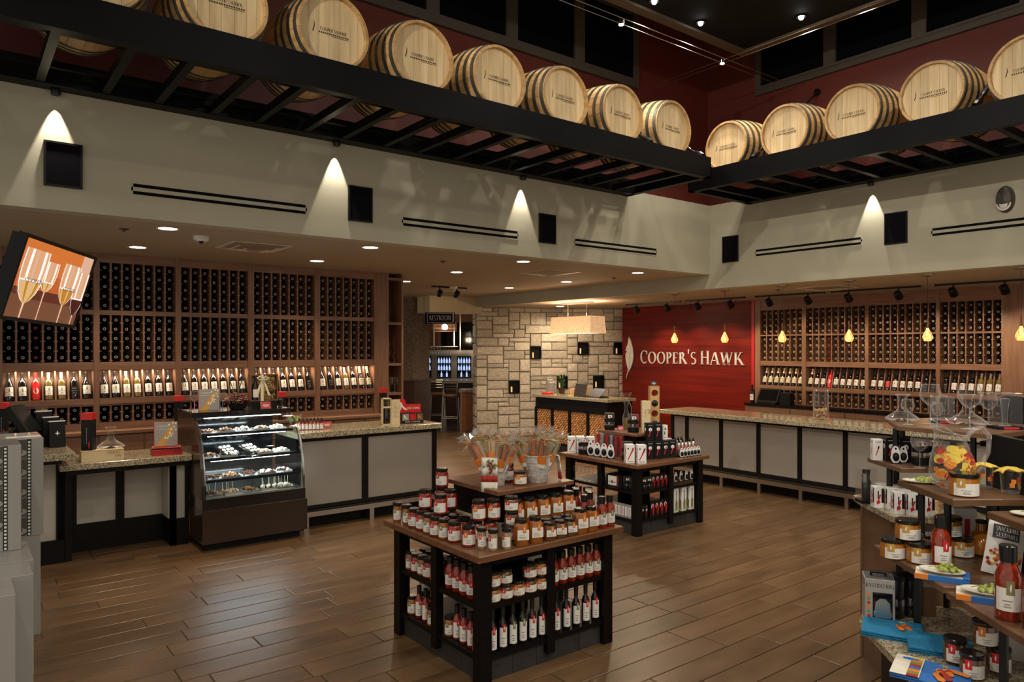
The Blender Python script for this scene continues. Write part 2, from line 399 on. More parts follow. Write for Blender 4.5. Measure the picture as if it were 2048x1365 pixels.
# ---- floor: sub-floor with planks laid on it
floor = struct(MB().box(-3, 16, -3, 24, -.06, -.006).build('floor', 'grout'))
PW, PL = .195, 1.0
pm = MB().bev(0.0, 1.0, 0, 1, 0, 1, .0)
pb = MB(); w_, l_, h_ = PW-.006, PL-.006, .007
pb.prism([(0, 0), (l_, 0), (l_, w_), (0, w_)], 0, h_-.0015)
pb.add([(0, 0, h_-.0015), (l_, 0, h_-.0015), (l_, w_, h_-.0015), (0, w_, h_-.0015), (.004, .004, h_), (l_-.004, .004, h_), (l_-.004, w_-.004, h_), (.004, w_-.004, h_)],
       [(0, 1, 5, 4), (1, 2, 6, 5), (2, 3, 7, 6), (3, 0, 4, 7), (4, 5, 6, 7)])
plank_me = pb.mesh('plank', 'plank')
def seen(x, y):
    d = x*.6122+y*.7907; r = x*.7907-y*.6122
    if d < .8: return 0
    px, py = 1024+1450*r/d, 696+1450*1.85/d
    if px < -120 or px > 2170 or py > 1480: return 0
    if (2.35 < x < 3.2 and 3.3 < y < 4.1) or y > 7.5 and x < 4.3 or x > 8.4 and y < 10: return 0
    return 1/d
cand = []
for j in range(0, 70):
    y = .2+j*PW; off = RND.random()*PL
    for i in range(-2, 13):
        x = i*PL+off-1
        s = max(seen(x+t*PL, y+.1) for t in (0, .5, 1))
        if x < 11.4 and y < 13.5: cand.append((s, x, y))
cand.sort(key=lambda c: -c[0])
for s, x, y in cand[:300]: inst('plank', plank_me, floor, (x, y, -.006))
rest = MB()
for s, x, y in cand[300:]:
    rest.xf(Matrix.Translation((x, y, -.006)), lambda q: q.add(pb.v, pb.f))
o = rest.build('plank_field', 'plank', floor, kind='stuff')
struct(MB().box(5.0, 13, 13.6, 24, -.03, .0).build('floor_passage', 'dark_tile'))

# ---- left: deep soffit with its band, low ceiling behind it
sbox('wall_left', -3, 8.5, 6.4, 6.56, CL, 3.86, 'plaster')
sbox('ceiling', -3, 8.5, 6.56, 17.5, CL, CL+.08, 'ceil_paint')
# ---- right: band running on as a beam, low ceiling behind it
sbox('wall_right', 8.5, 8.66, -3, 6.4, CR, 3.86, 'plaster')
sbox('wall_beam', 8.5, 8.66, 6.4, 12.26, CR, CL, 'plaster')
sbox('ceiling_right', 8.66, 14, -3, 13.5, CR, CR+.08, 'ceil_paint')
# ---- red clerestory walls above, with night windows
def clerestory(name, horiz):
    m = MB()
    zs, zt = 5.26, 6.30
    if horiz: m.box(-3, 8.7, 6.56, 6.70, 3.86, 6.5)
    else: m.box(8.66, 8.80, -3, 6.70, 3.86, 6.5)
    struct(m.build(name, 'red_paint'))
clerestory('wall_clerestory_left', True); clerestory('wall_clerestory_right', False)
def window(n, a, b, horiz):
    w = thing('window_%d' % n, 'x', 'x'); del w['label'], w['category']; w['kind'] = 'structure'
    z0, z1, f = 5.26, 6.32, .11
    def bx(m, u0, u1, d0, d1, za, zb):
        if horiz: m.box(u0, u1, 6.56-d1, 6.56-d0, za, zb)
        else: m.box(8.66-d1, 8.66-d0, u0, u1, za, zb)
    m = MB(); bx(m, a, b, 0, .05, z0, z0+f); bx(m, a, b, 0, .05, z1-f, z1); bx(m, a, a+f*.7, 0, .05, z0+f, z1-f); bx(m, b-f*.7, b, 0, .05, z0+f, z1-f)
    m.build('window_frame', 'window_frame', w)
    m = MB(); bx(m, a+f*.7, b-f*.7, 0.002, .02, z0+f, z1-f); m.build('pane', 'night_pane', w)
wx = [1.9, 2.95, 4.0, 5.05, 6.1, 7.15]
for k in range(5): window(k+1, wx[k], wx[k+1], True)
wy = [5.75, 4.70, 3.65, 2.60, 1.55]
for k in range(4): window(k+6, wy[k+1], wy[k], False)
# ---- high dark ceiling and the hung black cloud
sbox('ceiling_high', -3, 8.8, -3, 6.7, 6.5, 6.6, 'dark_ceiling')
cl = struct(MB().box(-3, 7.8, -3, 5.35, 5.56, 5.8).build('ceiling_cloud', 'dark_ceiling'))
struct(MB().box(-3, 7.92, 5.35, 5.47, 5.53, 5.82).box(7.8, 7.92, -3, 5.35, 5.53, 5.82).build('trim_1', 'cloud_trim'))
# ---- back walls behind the racks
sbox('wall_back_left', -3, 5.06, 9.40, 9.55, 0, CL, 'wainscot')
sbox('wall_back_right', 11.62, 11.75, -3, 10.9, 0, CR, 'wainscot')
# ---- red sign wall: horizontal stained boards
rw = struct(MB().box(11.24, 11.6, 7.53, 10.69, 0, CR).build('wall_sign', 'wood_red'))
zb = 0.
k = 0
while zb < CR-.01:
    h = min(.29, CR-zb)
    o = MB().box(11.218, 11.24, 7.54, 10.68, zb+.0015, zb+h-.0015).build('board', 'red_panel', rw)
    zb += h
MB().box(11.19, 11.26, 7.48, 7.54, 0, CR).build('edge_trim', 'wood_red', rw)
# ---- stone wall
P0 = Vector((8.60, 12.32, 0)); P1 = Vector((11.62, 10.80, 0)); u = (P1-P0).normalized(); nn = Vector((u.y, -u.x, 0))   # nn looks to the room
SM = Matrix(((u.x, nn.x, 0, P0.x), (u.y, nn.y, 0, P0.y), (0, 0, 1, 0), (0, 0, 0, 1)))     # local x along the wall, y out of it
SWL = (P1-P0).length
stonew = struct(MB().xf(SM, lambda q: q.box(.02, SWL, -.42, -.03, 0, CR)).build('wall_back', 'mortar'))
GW, GH = .115, .0895; NC, NR = int(SWL/GW)+1, 30
occ = [[0]*NC for _ in range(NR)]
NICHE_AT = ((1.31, 1.74), (2.25, 1.87), (3.09, 1.82), (.80, 1.01), (1.80, 1.14), (2.69, 1.10))
niches = []
for a, z in NICHE_AT:
    c = round((a-.115)/GW); r = round((z-.125)/GH)
    niches.append((c, r))
    for i in range(3):
        for j in range(2):
            if 0 <= c+j < NC and 0 <= r+i < NR: occ[r+i][c+j] = 2
sizes = [(2,1),(3,2),(2,2),(4,2),(3,1),(4,3),(3,3),(2,3),(3,2),(4,2),(5,2),(2,2),(4,1)]
st_me = []
for k in range(6):
    m = MB(); j = lambda a: a+RND.uniform(-.018, .018)
    vs = [(j(.0), 0, j(.0)), (j(1.), 0, j(.0)), (j(1.), 0, j(1.)), (j(.0), 0, j(1.))]
    v2 = [(.03, .85, .04), (.97, .8, .04), (.975, .9, .955), (.03, .85, .96)]
    v3 = [(.14, 1., .2), (.86, .95, .18), (.88, 1.05, .8), (.13, .97, .82)]
    A = [(.01, 0, .02), (.99, 0, .02), (.99, 0, .98), (.01, 0, .98)]
    m.add(A+[(j(x), y, j(z)) for x, y, z in v2]+[(j(x), y*RND.uniform(.9, 1.1), j(z)) for x, y, z in v3],
          [(0,1,5,4),(1,2,6,5),(2,3,7,6),(3,0,4,7),(4,5,9,8),(5,6,10,9),(6,7,11,10),(7,4,8,11),(8,9,10,11)])
    st_me.append(m.mesh('stone', 'stone'))
rotz = math.atan2(u.y, u.x)
def put_stone(a, z, w, h, M=None, d=.030):
    p = SM @ Vector((a, -.03, 0)); o = inst('stone', RND.choice(st_me), stonew, (p.x, p.y, z), (0, 0, rotz), (w, -d*RND.uniform(.75, 1.3), h))
    return o
for r in range(NR):
    for c in range(NC):
        if occ[r][c]: continue
        opts = RND.sample(sizes, len(sizes))
        for w, h in opts+[(1, 1)]:
            if c+w <= NC and r+h <= NR and all(occ[r+i][c+j] == 0 for i in range(h) for j in range(w)): break
        for i in range(h):
            for j in range(w): occ[r+i][c+j] = 1
        put_stone(c*GW+.004, r*GH+.004, w*GW-.008, h*GH-.008)
# corner quoins on the passage side
z = 0
while z < CR-.05:
    h = min(RND.choice((.12, .18, .21, .27)), CR-z)
    M = SM @ Matrix.Translation((.02, -.40, z)) @ Matrix.Rotation(PI/2, 4, 'Z')
    o = inst('stone', RND.choice(st_me), stonew); o.matrix_basis = M @ Matrix.Diagonal((.37, .04, h-.01, 1)); z += h
# niches: dark steel boxes with a candle
for k, (c, r) in enumerate(niches):
    p = SM @ Vector((c*GW+GW, 0, 0)); z0 = r*GH
    nt = thing('wall_niche', ['dark steel wall niche in stone wall, upper row, left one', 'dark steel wall niche just below the lamp shade', 'dark steel wall niche beside the red wall, upper row', 'dark steel wall niche lowest on the left of the stone wall', 'dark steel wall niche right behind the potted plant', 'dark steel wall niche above the black laptops'][k], 'niche', (p.x, p.y, z0), 'candle niches in the stone wall')
    m = MB(); W, Hh = 2*GW-.012, 3*GH-.012
    def fr(q):
        for a0, a1, b0, b1 in ((-W/2, W/2, 0, .014), (-W/2, W/2, Hh-.014, Hh), (-W/2, -W/2+.014, 0, Hh), (W/2-.014, W/2, 0, Hh)): q.box(a0, a1, -.02, .034, b0, b1)
        q.box(-W/2, W/2, -.03, -.02, 0, Hh)
    M = Matrix.Translation((p.x, p.y, z0+.006)) @ Matrix.Rotation(rotz, 4, 'Z') @ Matrix.Diagonal((1, -1, 1, 1))
    m.xf(M, fr); m.build('steel_box', 'espresso', nt)
    m = MB(); m.xf(M @ Matrix.Translation((-.06, .005, .02)), lambda q: q.lathe([(.017, 0), (.017, .11), (.004, .115)], 10)); m.build('candle', 'candle_glow', nt)
# ---- passage: woven-paper column, wainscot, header, far bar room
def colwall(pts, name):
    m = MB(); m.prism(pts, 1.17, CL); w = struct(m.build(name, 'grasscloth'))
    c = Vector((sum(p[0] for p in pts)/len(pts), sum(p[1] for p in pts)/len(pts)))
    q = [(c.x+(p[0]-c.x)*1.04, c.y+(p[1]-c.y)*1.04) for p in pts]
    m = MB(); m.prism(q, 0, 1.17); m.build('wainscot', 'wainscot', w)
    m = MB(); m.prism([(c.x+(p[0]-c.x)*1.07, c.y+(p[1]-c.y)*1.07) for p in pts], 1.155, 1.19); m.build('chair_rail', 'wainscot', w)
colwall([(6.75, 13.35), (7.42, 12.85), (7.92, 13.05), (8.1, 14.2), (7.0, 14.6)], 'wall_column')
sbox('wall_header', 7.50, 8.60, 12.35, 12.55, 2.56, CL, 'header_paint')
hm = MB(); hm.prism([(7.50, 12.84), (7.56, 12.60), (8.62, 12.15), (8.75, 12.4), (7.9, 12.95)], 2.55, CL); struct(hm.build('wall_header_drop', 'header_paint'))
# ================================================================ BARREL RACKS UP ON THE WALL
ZB0, ZB1 = 3.775, 4.01
def barrel_rack(left):
    t = thing('barrel_rack', 'long black steel barrel rack hung on the %s upper wall' % ('left' if left else 'right'), 'rack', (3, 5.8, ZB0) if left else (7.9, 2.5, ZB0))
    def bx(m, a0, a1, d0, d1, z0, z1):     # a: along the wall, d: distance out from the wall face
        if left: m.box(a0, a1, 6.4-d1, 6.4-d0, z0, z1)
        else: m.box(8.5-d1, 8.5-d0, a0, a1, z0, z1)
    D = 1.28; a0, a1 = (-1.5, 6.82) if left else (-1.0, 5.76)
    m = MB(); bx(m, a0, a1, D-.012, D, ZB0, ZB1); bx(m, a0, a1, D-.075, D-.012, ZB0, ZB0+.012); bx(m, a0, a1, D-.075, D-.012, ZB1-.012, ZB1)
    m.build('front_channel', 'beam_steel', t)
    m = MB(); bx(m, a0, a1, .0, .012, ZB0+.01, ZB1-.05); bx(m, a0, a1, .012, .16, ZB0, ZB0+.012); bx(m, a0, a1, .15, .162, ZB0+.012, ZB1-.06)
    m.build('wall_channel', 'beam_steel', t)
    m = MB(); e = a1
    bx(m, e-.012, e, .0, D, ZB0, ZB1-.04); bx(m, e-.08, e-.012, .0, D, ZB0, ZB0+.012); m.build('end_channel', 'beam_steel', t)
    cs = [.72+.787*i for i in range(-2, 8)] if left else [5.26-.76*i for i in range(0, 8)]
    for c in cs:
        for d in (-.21, .21):
            if a0 < c+d < a1:
                m = MB(); bx(m, c+d-.028, c+d+.028, .16, D-.075, ZB0+.005, ZB0+.075); m.build('cross_bar', 'beam_steel', t)
    for d in (.30, .98):
        m = MB(); bx(m, a0, a1-.02, d-.02, d+.02, ZB0+.075, ZB0+.10); m.build('cradle_rail', 'beam_steel', t)
    return cs
csl = barrel_rack(True); csr = barrel_rack(False)
# ---- barrel: axis along local +Y, head at y = 0 looking to -Y, centre at z = 0
L_, RH, RB = .93, .288, .352
def brad(y): s = (y/L_-.5)*2; return RH+(RB-RH)*(1-s*s)
NS = 22; NY = 9; m = MB()
a0, a1 = -PI/NS+.003, PI/NS-.003; vs = []                # one stave; the barrel turns copies of it round its axis
for i in range(NY+1):
    y = L_*i/NY; r = brad(y)
    for a in (a0, 0, a1): vs.append((r*math.cos(a), y, r*math.sin(a)))
m.add(vs, [(i*3+q, i*3+q+1, i*3+q+4, i*3+q+3) for i in range(NY) for q in range(2)])
vs2 = [(vs[q][0], 0, vs[q][2]) for q in range(3)]+[(vs[q][0]*.925, .0, vs[q][2]*.925) for q in range(3)]+[(vs[q][0]*.915, .05, vs[q][2]*.915) for q in range(3)]
m.add(vs2, [(0,1,4,3),(1,2,5,4),(3,4,7,6),(4,5,8,7)])
stave_me = m.mesh('stave', 'oak')
m = MB(); m.lathe([(brad(y)-.008, y) for y in [.052+(L_-.052)*i/6 for i in range(7)]], 24); m.v = [(x, z, y) for x, y, z in m.v]
core_me = m.mesh('barrel_core', 'rack_back')
hoop_me = []
for y0, w in ((.012, .034), (.095, .034), (.185, .036), (.275, .036), (.62, .036), (.71, .036), (.80, .034), (.88, .034)):
    m = MB(); m.lathe([(brad(y0)+.003, y0), (brad(y0)+.005, y0), (brad(y0+w)+.005, y0+w), (brad(y0+w)+.002, y0+w)], 32, cap=False); m.v = [(x, z, y) for x, y, z in m.v]
    me = m.mesh('hoop', 'hoop'); shade(me, 30); hoop_me.append(me)
head_me = []
rr = RH*.918; edges = [-rr, -rr*.70, -rr*.40, -rr*.10, rr*.24, rr*.55, rr*.80, rr]
for i in range(7):
    x0, x1 = edges[i]+.001, edges[i+1]-.001; pts = []
    for q in range(5): x = x0+(x1-x0)*q/4; pts.append((x, math.sqrt(max(rr*rr-x*x, 1e-6))))
    poly = [(x, -z) for x, z in pts]+[(x, z) for x, z in reversed(pts)]
    m = MB(); n = len(poly); vs = [(x, .034, z) for x, z in poly]+[(x, .050, z) for x, z in poly]
    m.add(vs, [tuple(range(n))]+[(k, n+k, n+(k+1) % n, (k+1) % n) for k in range(n)]); head_me.append(m.mesh('head_board', 'oak_head'))
brand_me, bw = text_mesh("COOPER'S HAWK", 'brand_stamp', 'burn_mark')
m = MB(); glyphs(m, "COOPER'S HAWK"); w0 = max(p[0] for p in m.v); m.v = [((p[0]-w0/2)*.0215, 0, p[2]*.026) for p in m.v]
for k in range(15): m.box(-.12+k*.0165, -.12+k*.0165+.010, -.0005, 0, -.022, -.010)
m.box(-.02, .12, -.0005, 0, -.032, -.0285)
fe = [(-.165, -.03), (-.158, -.01), (-.150, .02), (-.152, .045), (-.160, .06), (-.156, .035), (-.160, .01), (-.168, -.015)]
m.add([(x, 0, z) for x, z in fe], [tuple(range(len(fe)))])
stamp_me = m.mesh('brand_stamp', 'burn_mark')
def barrel(loc, rz, label):
    t = thing('wine_barrel', label, 'barrel', (loc[0], loc[1], loc[2]-.352), 'oak barrels on the steel racks', rz)
    for k in range(NS): inst('stave', stave_me, t, (0, 0, .352), (0, 2*PI*k/NS, 0))
    for n, me in [('barrel_core', core_me)]+[('hoop', h) for h in hoop_me]+[('head_board', h) for h in head_me]: inst(n, me, t, (0, 0, .352))
    inst('brand_stamp', stamp_me, t, (.01, .0325, .345))
nl = ['first', 'second', 'third', 'fourth', 'fifth', 'sixth', 'seventh', 'eighth']
for i in range(8): barrel((.72+.787*i, 5.16, 4.252), 0, 'oak wine barrel on left wall rack, %s from the left edge of view' % nl[i])
for i in range(5): barrel((7.28, 5.26-.76*i, 4.252), -PI/2, 'oak wine barrel on right wall rack, %s out from the corner' % nl[i])
# ---- tension rods with turnbuckles
def rod(p, q, label):
    t = thing('tension_rod', label, 'rod', q, 'tension rods holding the barrel racks'); p, q = Vector(p), Vector(q); d = (q-p)
    MB().tube([p, q], .010, 8).build('rod', 'black_metal', t)
    MB().tube([p+d*.72, p+d*.74, p+d*.86, p+d*.88], [.012, .024, .024, .012], 8).build('turnbuckle', 'black_metal', t)
    MB().tube([p-d.normalized()*.0, p+d*.03], [.05, .03], 10).build('wall_anchor', 'black_metal', t)
    MB().tube([q-d*.07, q-d*.03, q], [.02, .035, .03], 8).build('clevis', 'black_metal', t)
rod((5.85, 6.56, 5.08), (5.85, 5.16, 4.02), 'black steel tension rod between sixth and seventh left wall barrels')
rod((6.72, 6.56, 4.9), (6.72, 5.16, 4.02), 'black steel tension rod at the corner end of left barrel rack')
rod((8.66, 4.88, 5.08), (7.26, 4.88, 4.02), 'black steel tension rod on right barrel rack nearest the corner')
rod((8.66, 2.60, 5.08), (7.26, 2.60, 4.02), 'black steel tension rod on right barrel rack near the picture edge')
# ---- wall washers under the racks
def washer(x, y, horiz, label, e=60):
    t = thing('wall_washer', label, 'spotlight', (x, y, 3.735), 'small can spotlights under the barrel racks')
    MB().lathe([(.030, 0), (.034, .01), (.034, .034), (.02, .038)], 14, (x, y, 3.735)).build('lamp_can', 'black_metal', t, smooth=True)
    MB().lathe([(.0, 0), (.027, 0)], 14, (x, y, 3.737), cap=False).build('lens', 'lamp_glow', t)
    to = (x, y+.02, 2.9) if horiz else (x+.02, y, 2.9)
    lamp('SPOT', 'washer_light', (x, y, 3.732), e, NEUT, to=to, size=.012, angle=44, blend=.2, parent=t)
    MB().box(x-.03, x+.03, y-.025, y+.025, 3.772, 3.776).build('mount_plate', 'black_metal', t)
for i, x in enumerate((.62, 2.85, 5.08)): washer(x, 6.352, True, 'black can spotlight under left barrel rack, %s from left' % ORD[i])
for i, y in enumerate((4.11, 2.2)): washer(8.452, y, False, 'black can spotlight under right barrel rack, %s from corner' % ORD[i])
# ---- wall speakers, slot diffusers, emergency light
def speaker(a, horiz, label):
    t = thing('wall_speaker', label, 'speaker', (a, 6.4, 3.06) if horiz else (8.5, a, 3.03), 'flush wall speakers')
    f, g = MB(), MB(); z0, z1 = (3.06, 3.397) if horiz else (3.03, 3.39); W = .125
    def bx(m, u0, u1, d0, d1, za, zb):
        if horiz: m.box(u0, u1, 6.4-d1, 6.4-d0, za, zb)
        else: m.box(8.5-d1, 8.5-d0, u0, u1, za, zb)
    for u0, u1, za, zb in ((a-W, a+W, z0, z0+.014), (a-W, a+W, z1-.014, z1), (a-W, a-W+.014, z0+.014, z1-.014), (a+W-.014, a+W, z0+.014, z1-.014)): bx(f, u0, u1, 0, .022, za, zb)
    bx(g, a-W+.014, a+W-.014, 0, .016, z0+.014, z1-.014)
    f.build('speaker_frame', 'black_plastic', t); g.build('grille', 'speaker_grille', t)
for a, l in ((.672, 'black square wall speaker left of the long slot vent'), (3.108, 'black wall speaker between the two left slot vents'), (5.466, 'black wall speaker on left band nearest the corner')): speaker(a, True, l)
for a, l in ((6.055, 'black wall speaker on right band next to the corner'), (3.843, 'black wall speaker on right band by the light cone')): speaker(a, False, l)
def slotvent(a0, a1, horiz, label):
    t = thing('slot_diffuser', label, 'vent', ((a0+a1)/2, 6.4, 3.09) if horiz else (8.5, (a0+a1)/2, 3.08), 'two-slot linear air diffusers')
    def bx(m, u0, u1, d0, d1, za, zb):
        if horiz: m.box(u0, u1, 6.4-d1, 6.4-d0, za, zb)
        else: m.box(8.5-d1, 8.5-d0, u0, u1, za, zb)
    m = MB(); z = 3.072
    for za, zb in ((z-.012, z+.0), (z+.027, z+.058), (z+.085, z+.097)): bx(m, a0-.012, a1+.012, 0, .004, za, zb)
    for u in (a0-.012, a1): bx(m, u, u+.012, 0, .004, z, z+.085)
    m.build('vent_frame', 'plaster', t)
    for za in (z, z+.058):
        m = MB(); bx(m, a0, a1, 0, .003, za, za+.027); m.build('slot', 'speaker_grille', t)
for a0, a1, l in ((1.146, 2.567, 'long two-slot vent on left band, the leftmost'), (3.577, 5.03, 'two-slot vent in the middle of the left band'), (5.909, 7.36, 'two-slot vent on left band near the corner')): slotvent(a0, a1, True, l)
for a0, a1, l in ((4.246, 5.658, 'two-slot vent on right band near the corner'), (2.05, 3.458, 'two-slot vent on right band under the oval lamp')): slotvent(a0, a1, False, l)
t = thing('emergency_light', 'oval bronze emergency light on the right band', 'light', (8.5, 2.757, 3.23))
m = MB(); pr = [(1, 0), (1, .03), (.93, .055), (.75, .075), (.0001, .085)]
vs = []; n = 28
for r, d in pr:
    for k in range(n): a = 2*PI*k/n; vs.append((8.5-d, 2.757+.082*r*math.cos(a), 3.362+.135*r*math.sin(a)))
m.add(vs, [(i*n+k, i*n+(k+1) % n, (i+1)*n+(k+1) % n, (i+1)*n+k) for i in range(4) for k in range(n)]); m.build('housing', 'window_frame', t, smooth=True)
m = MB(); vs = [(8.5-.087, 2.757, 3.30)]
for k in range(13): a = PI+PI*k/12; vs.append((8.5-.070-.0 if k in (0, 12) else 8.5-.068, 2.757+.066*math.cos(a), 3.315+.075*math.sin(a)))
m.add(vs, [(0, k, k+1) for k in range(1, 13)]+[(0, 13, 1)]); m.build('lens', 'white_plastic', t)

# ================================================================ CEILING FIXTURES
dl_ring = sm(MB().lathe([(.075, 0), (.095, -.004), (.095, .0)], 24), 'trim_ring', 'white_plastic')
dl_lens = sm(MB().lathe([(.0001, -.002), (.075, -.002)], 24, cap=False), 'lens', 'lamp_glow')
DL = [(1.49, 6.80), (1.52, 8.25), (3.42, 6.80), (3.45, 8.25), (5.43, 6.79), (5.47, 8.30), (7.50, 6.85), (7.62, 8.45), (7.62, 9.92), (5.60, 9.94)]
DN = ['front row, leftmost', 'back row, leftmost above the wine rack', 'front row, second from left', 'back row, second above the wine rack', 'front row, third from left', 'back row, by the rack end', 'front row, nearest the corner', 'above the gap before the beam', 'deepest, before the beam', 'right beside the rack end']
for i, (x, y) in enumerate(DL):
    t = thing('downlight', 'round recessed ceiling downlight, '+DN[i], 'downlight', (x, y, CL), 'recessed downlights in the low ceiling')
    inst('trim_ring', dl_ring, t, (0, 0, -.001)); inst('lens', dl_lens, t, (0, 0, -.001))
    lamp('SPOT', 'downlight_lamp', (x, y, CL-.012), 85 if y < 9 and x < 7 else 150, WARM, size=.05, angle=112 if y < 9 and x < 7 else 160, blend=.7, parent=t)
t = thing('downlight', 'round recessed downlight in far ceiling left of the lamp shade', 'downlight', (9.7, 10.95, CR), 'recessed downlights in the low ceiling')
inst('trim_ring', dl_ring, t, (0, 0, -.001)); inst('lens', dl_lens, t, (0, 0, -.001)); lamp('SPOT', 'downlight_lamp', (9.7, 10.95, CR-.012), 120, WARM, size=.05, angle=165, blend=.7, parent=t)
# spots in the black cloud; the inner field is unseen, added as fill light
for i, (x, y) in enumerate(((6.75, 5.21), (7.52, 4.43), (5.94, 5.19), (7.55, 3.78), (4.6, 5.19), (3.2, 5.19), (7.5, 2.4), (1.2, 1.0), (3.0, .3), (5.0, 1.2), (1.3, 3.2), (3.3, 2.2), (5.3, 3.2), (-.8, 2.2), (.5, -2.2), (3.2, -2.2), (-2.2, -1.2), (5.6, -2.2), (-2.2, 3.2))):
    lab = (['round spot in black hung ceiling nearest its corner, left side', 'round spot in black hung ceiling nearest its corner, right side', 'round spot in black hung ceiling second from its corner, left side', 'round spot in black hung ceiling at the top picture edge', 'ceiling spot in black hung ceiling third along left edge', 'ceiling spot in black hung ceiling fourth along left edge', 'ceiling spot in black hung ceiling third along right edge']+['added unseen fill spot in black hung ceiling, inner field, %s' % w for w in ('nearest the entrance', 'right of the entrance', 'above the stepped display', 'left of middle', 'in the middle', 'right of middle', 'far left', 'behind the viewer', 'behind the viewer at right', 'behind the viewer at left', 'far back at right', 'farthest left')])[i]
    t = thing('ceiling_spot', lab, 'spotlight', (x, y, 5.55), 'spots in the black hung ceiling')
    MB().lathe([(.03, .0), (.055, -.006), (.055, .01)], 16, (x, y, 5.552)).build('trim_ring', 'black_metal', t)
    MB().ball((x, y, 5.545), .028, 10, 6).build('bulb', 'star_glow', t, smooth=True)
    aim = {10: (8.2, 4.0, .3), 16: (8.5, 2.2, 2.6), 18: (8.5, 4.6, 2.6), 8: (3.4, 5.1, 3.7), 11: (5.6, 6.4, 3.0)}.get(i)
    lamp('SPOT', 'spot_lamp', (x, y, 5.50), (45 if i < 7 else 620 if aim and aim[0] > 8.3 else 300 if aim and aim[0] > 8 else 80 if aim else 130 if i < 14 else 300), NEUT, to=aim, size=.05, angle=(56 if aim[0] > 8 else 80) if aim else 150, blend=.8, parent=t)
# cable light system
def cable_pair(p, q, side, lights, labels, label):
    p, q, side = Vector(p), Vector(q), Vector(side)
    for s, w in ((-1, 'nearer'), (1, 'farther')):
        o = MB().tube([p+side*s*.05, q+side*s*.05], .0035, 6).build('light_cable', 'steel'); tag(o, '%s of the two thin steel cables %s' % (w, label), 'cable', 'thin lighting cables')
    for k, f in enumerate(lights):
        c = p+(q-p)*f; t = thing('cable_spot', labels[k], 'spotlight', c, 'spots on the cables')
        MB().tube([c-side*.06, c+side*.06], .005, 6).build('bridge', 'chrome', t)
        MB().lathe([(.012, .03), (.03, .0), (.033, -.04)], 12, tuple(c), cap=False).build('reflector', 'chrome', t, smooth=True)
        MB().ball((c.x, c.y, c.z-.03), .022, 10, 6).build('bulb', 'star_glow', t, smooth=True)
        lamp('SPOT', 'cable_lamp', (c.x, c.y, c.z-.07), 60, NEUT, size=.03, angle=140, blend=.8, parent=t)
cable_pair((-2, 5.25, 5.22), (8.66, 5.2, 5.22), (0, 1, 0), (.700, .858), ['bright bulb on cable before the dark windows', 'bright bulb where the two cable runs cross'], 'along the left wall')
cable_pair((7.45, 6.56, 5.35), (7.55, -2, 5.35), (1, 0, 0), (), [], 'along the right wall')
# square diffusers
def diffuser(x, y, z, label):
    t = thing('ceiling_diffuser', label, 'vent', (x, y, z), 'square ceiling air diffusers')
    for k, (s, d) in enumerate(((.30, .0), (.215, .018), (.13, .034))):
        m = MB(); w = .035
        for q in range(4):
            M = Matrix.Translation((x, y, z)) @ Matrix.Rotation(PI/2*q, 4, 'Z')
            m.add([M @ Vector(v) for v in ((-s, -s, -.004-d), (s, -s, -.004-d), (s-w, -s+w, -d), (-s+w, -s+w, -d), (-s, -s, -d*.0), (s, -s, 0))], [(0, 1, 2, 3)] + ([(4, 5, 1, 0)] if k == 0 else []))
        m.build('diffuser_blade', 'white_plastic', t)
    MB().box(x-.06, x+.06, y-.06, y+.06, z-.045, z-.04).build('centre_plate', 'ceil_paint', t)
diffuser(2.46, 7.5, CL, 'square ceiling vent above the pastry case'); diffuser(6.53, 7.58, CL, 'square ceiling vent before the stone wall'); diffuser(9.65, 5.3, CR, 'square ceiling vent above the tasting bar')
t = thing('smoke_detector', 'white round smoke detector near the leftmost ceiling vent', 'detector', (1.84, 7.09, CL))
MB().lathe([(.07, 0), (.068, -.03), (.045, -.045)], 20, (1.84, 7.09, CL)).build('body', 'white_plastic', t, smooth=True); MB().lathe([(.02, -.045), (.016, -.065), (.0001, -.07)], 12, (1.84, 7.09, CL), cap=False).build('sensor', 'black_plastic', t, smooth=True)
t = thing('smoke_detector', 'white round smoke detector above the small two-head track', 'detector', (6.72, 10.3, CL))
MB().lathe([(.07, 0), (.068, -.03), (.045, -.045)], 20, (6.72, 10.3, CL)).build('body', 'white_plastic', t, smooth=True)
for x, y, z, l in ((1.19, 7.05, CL, 'small sprinkler plate left of the smoke detector'), (4.65, 7.35, CL, 'small sprinkler plate above the rack end'), (7.75, 7.55, CL, 'small sprinkler plate near the beam corner'), (9.4, 5.9, CR, 'small sprinkler plate above the tasting bar')):
    t = thing('sprinkler', l, 'sprinkler', (x, y, z), 'ceiling sprinkler plates')
    MB().lathe([(.04, 0), (.038, -.006), (.015, -.008)], 14, (x, y, z)).build('cover_plate', 'window_frame', t); MB().lathe([(.010, -.008), (.010, -.02), (.018, -.022)], 10, (x, y, z)).build('nozzle', 'window_frame', t)
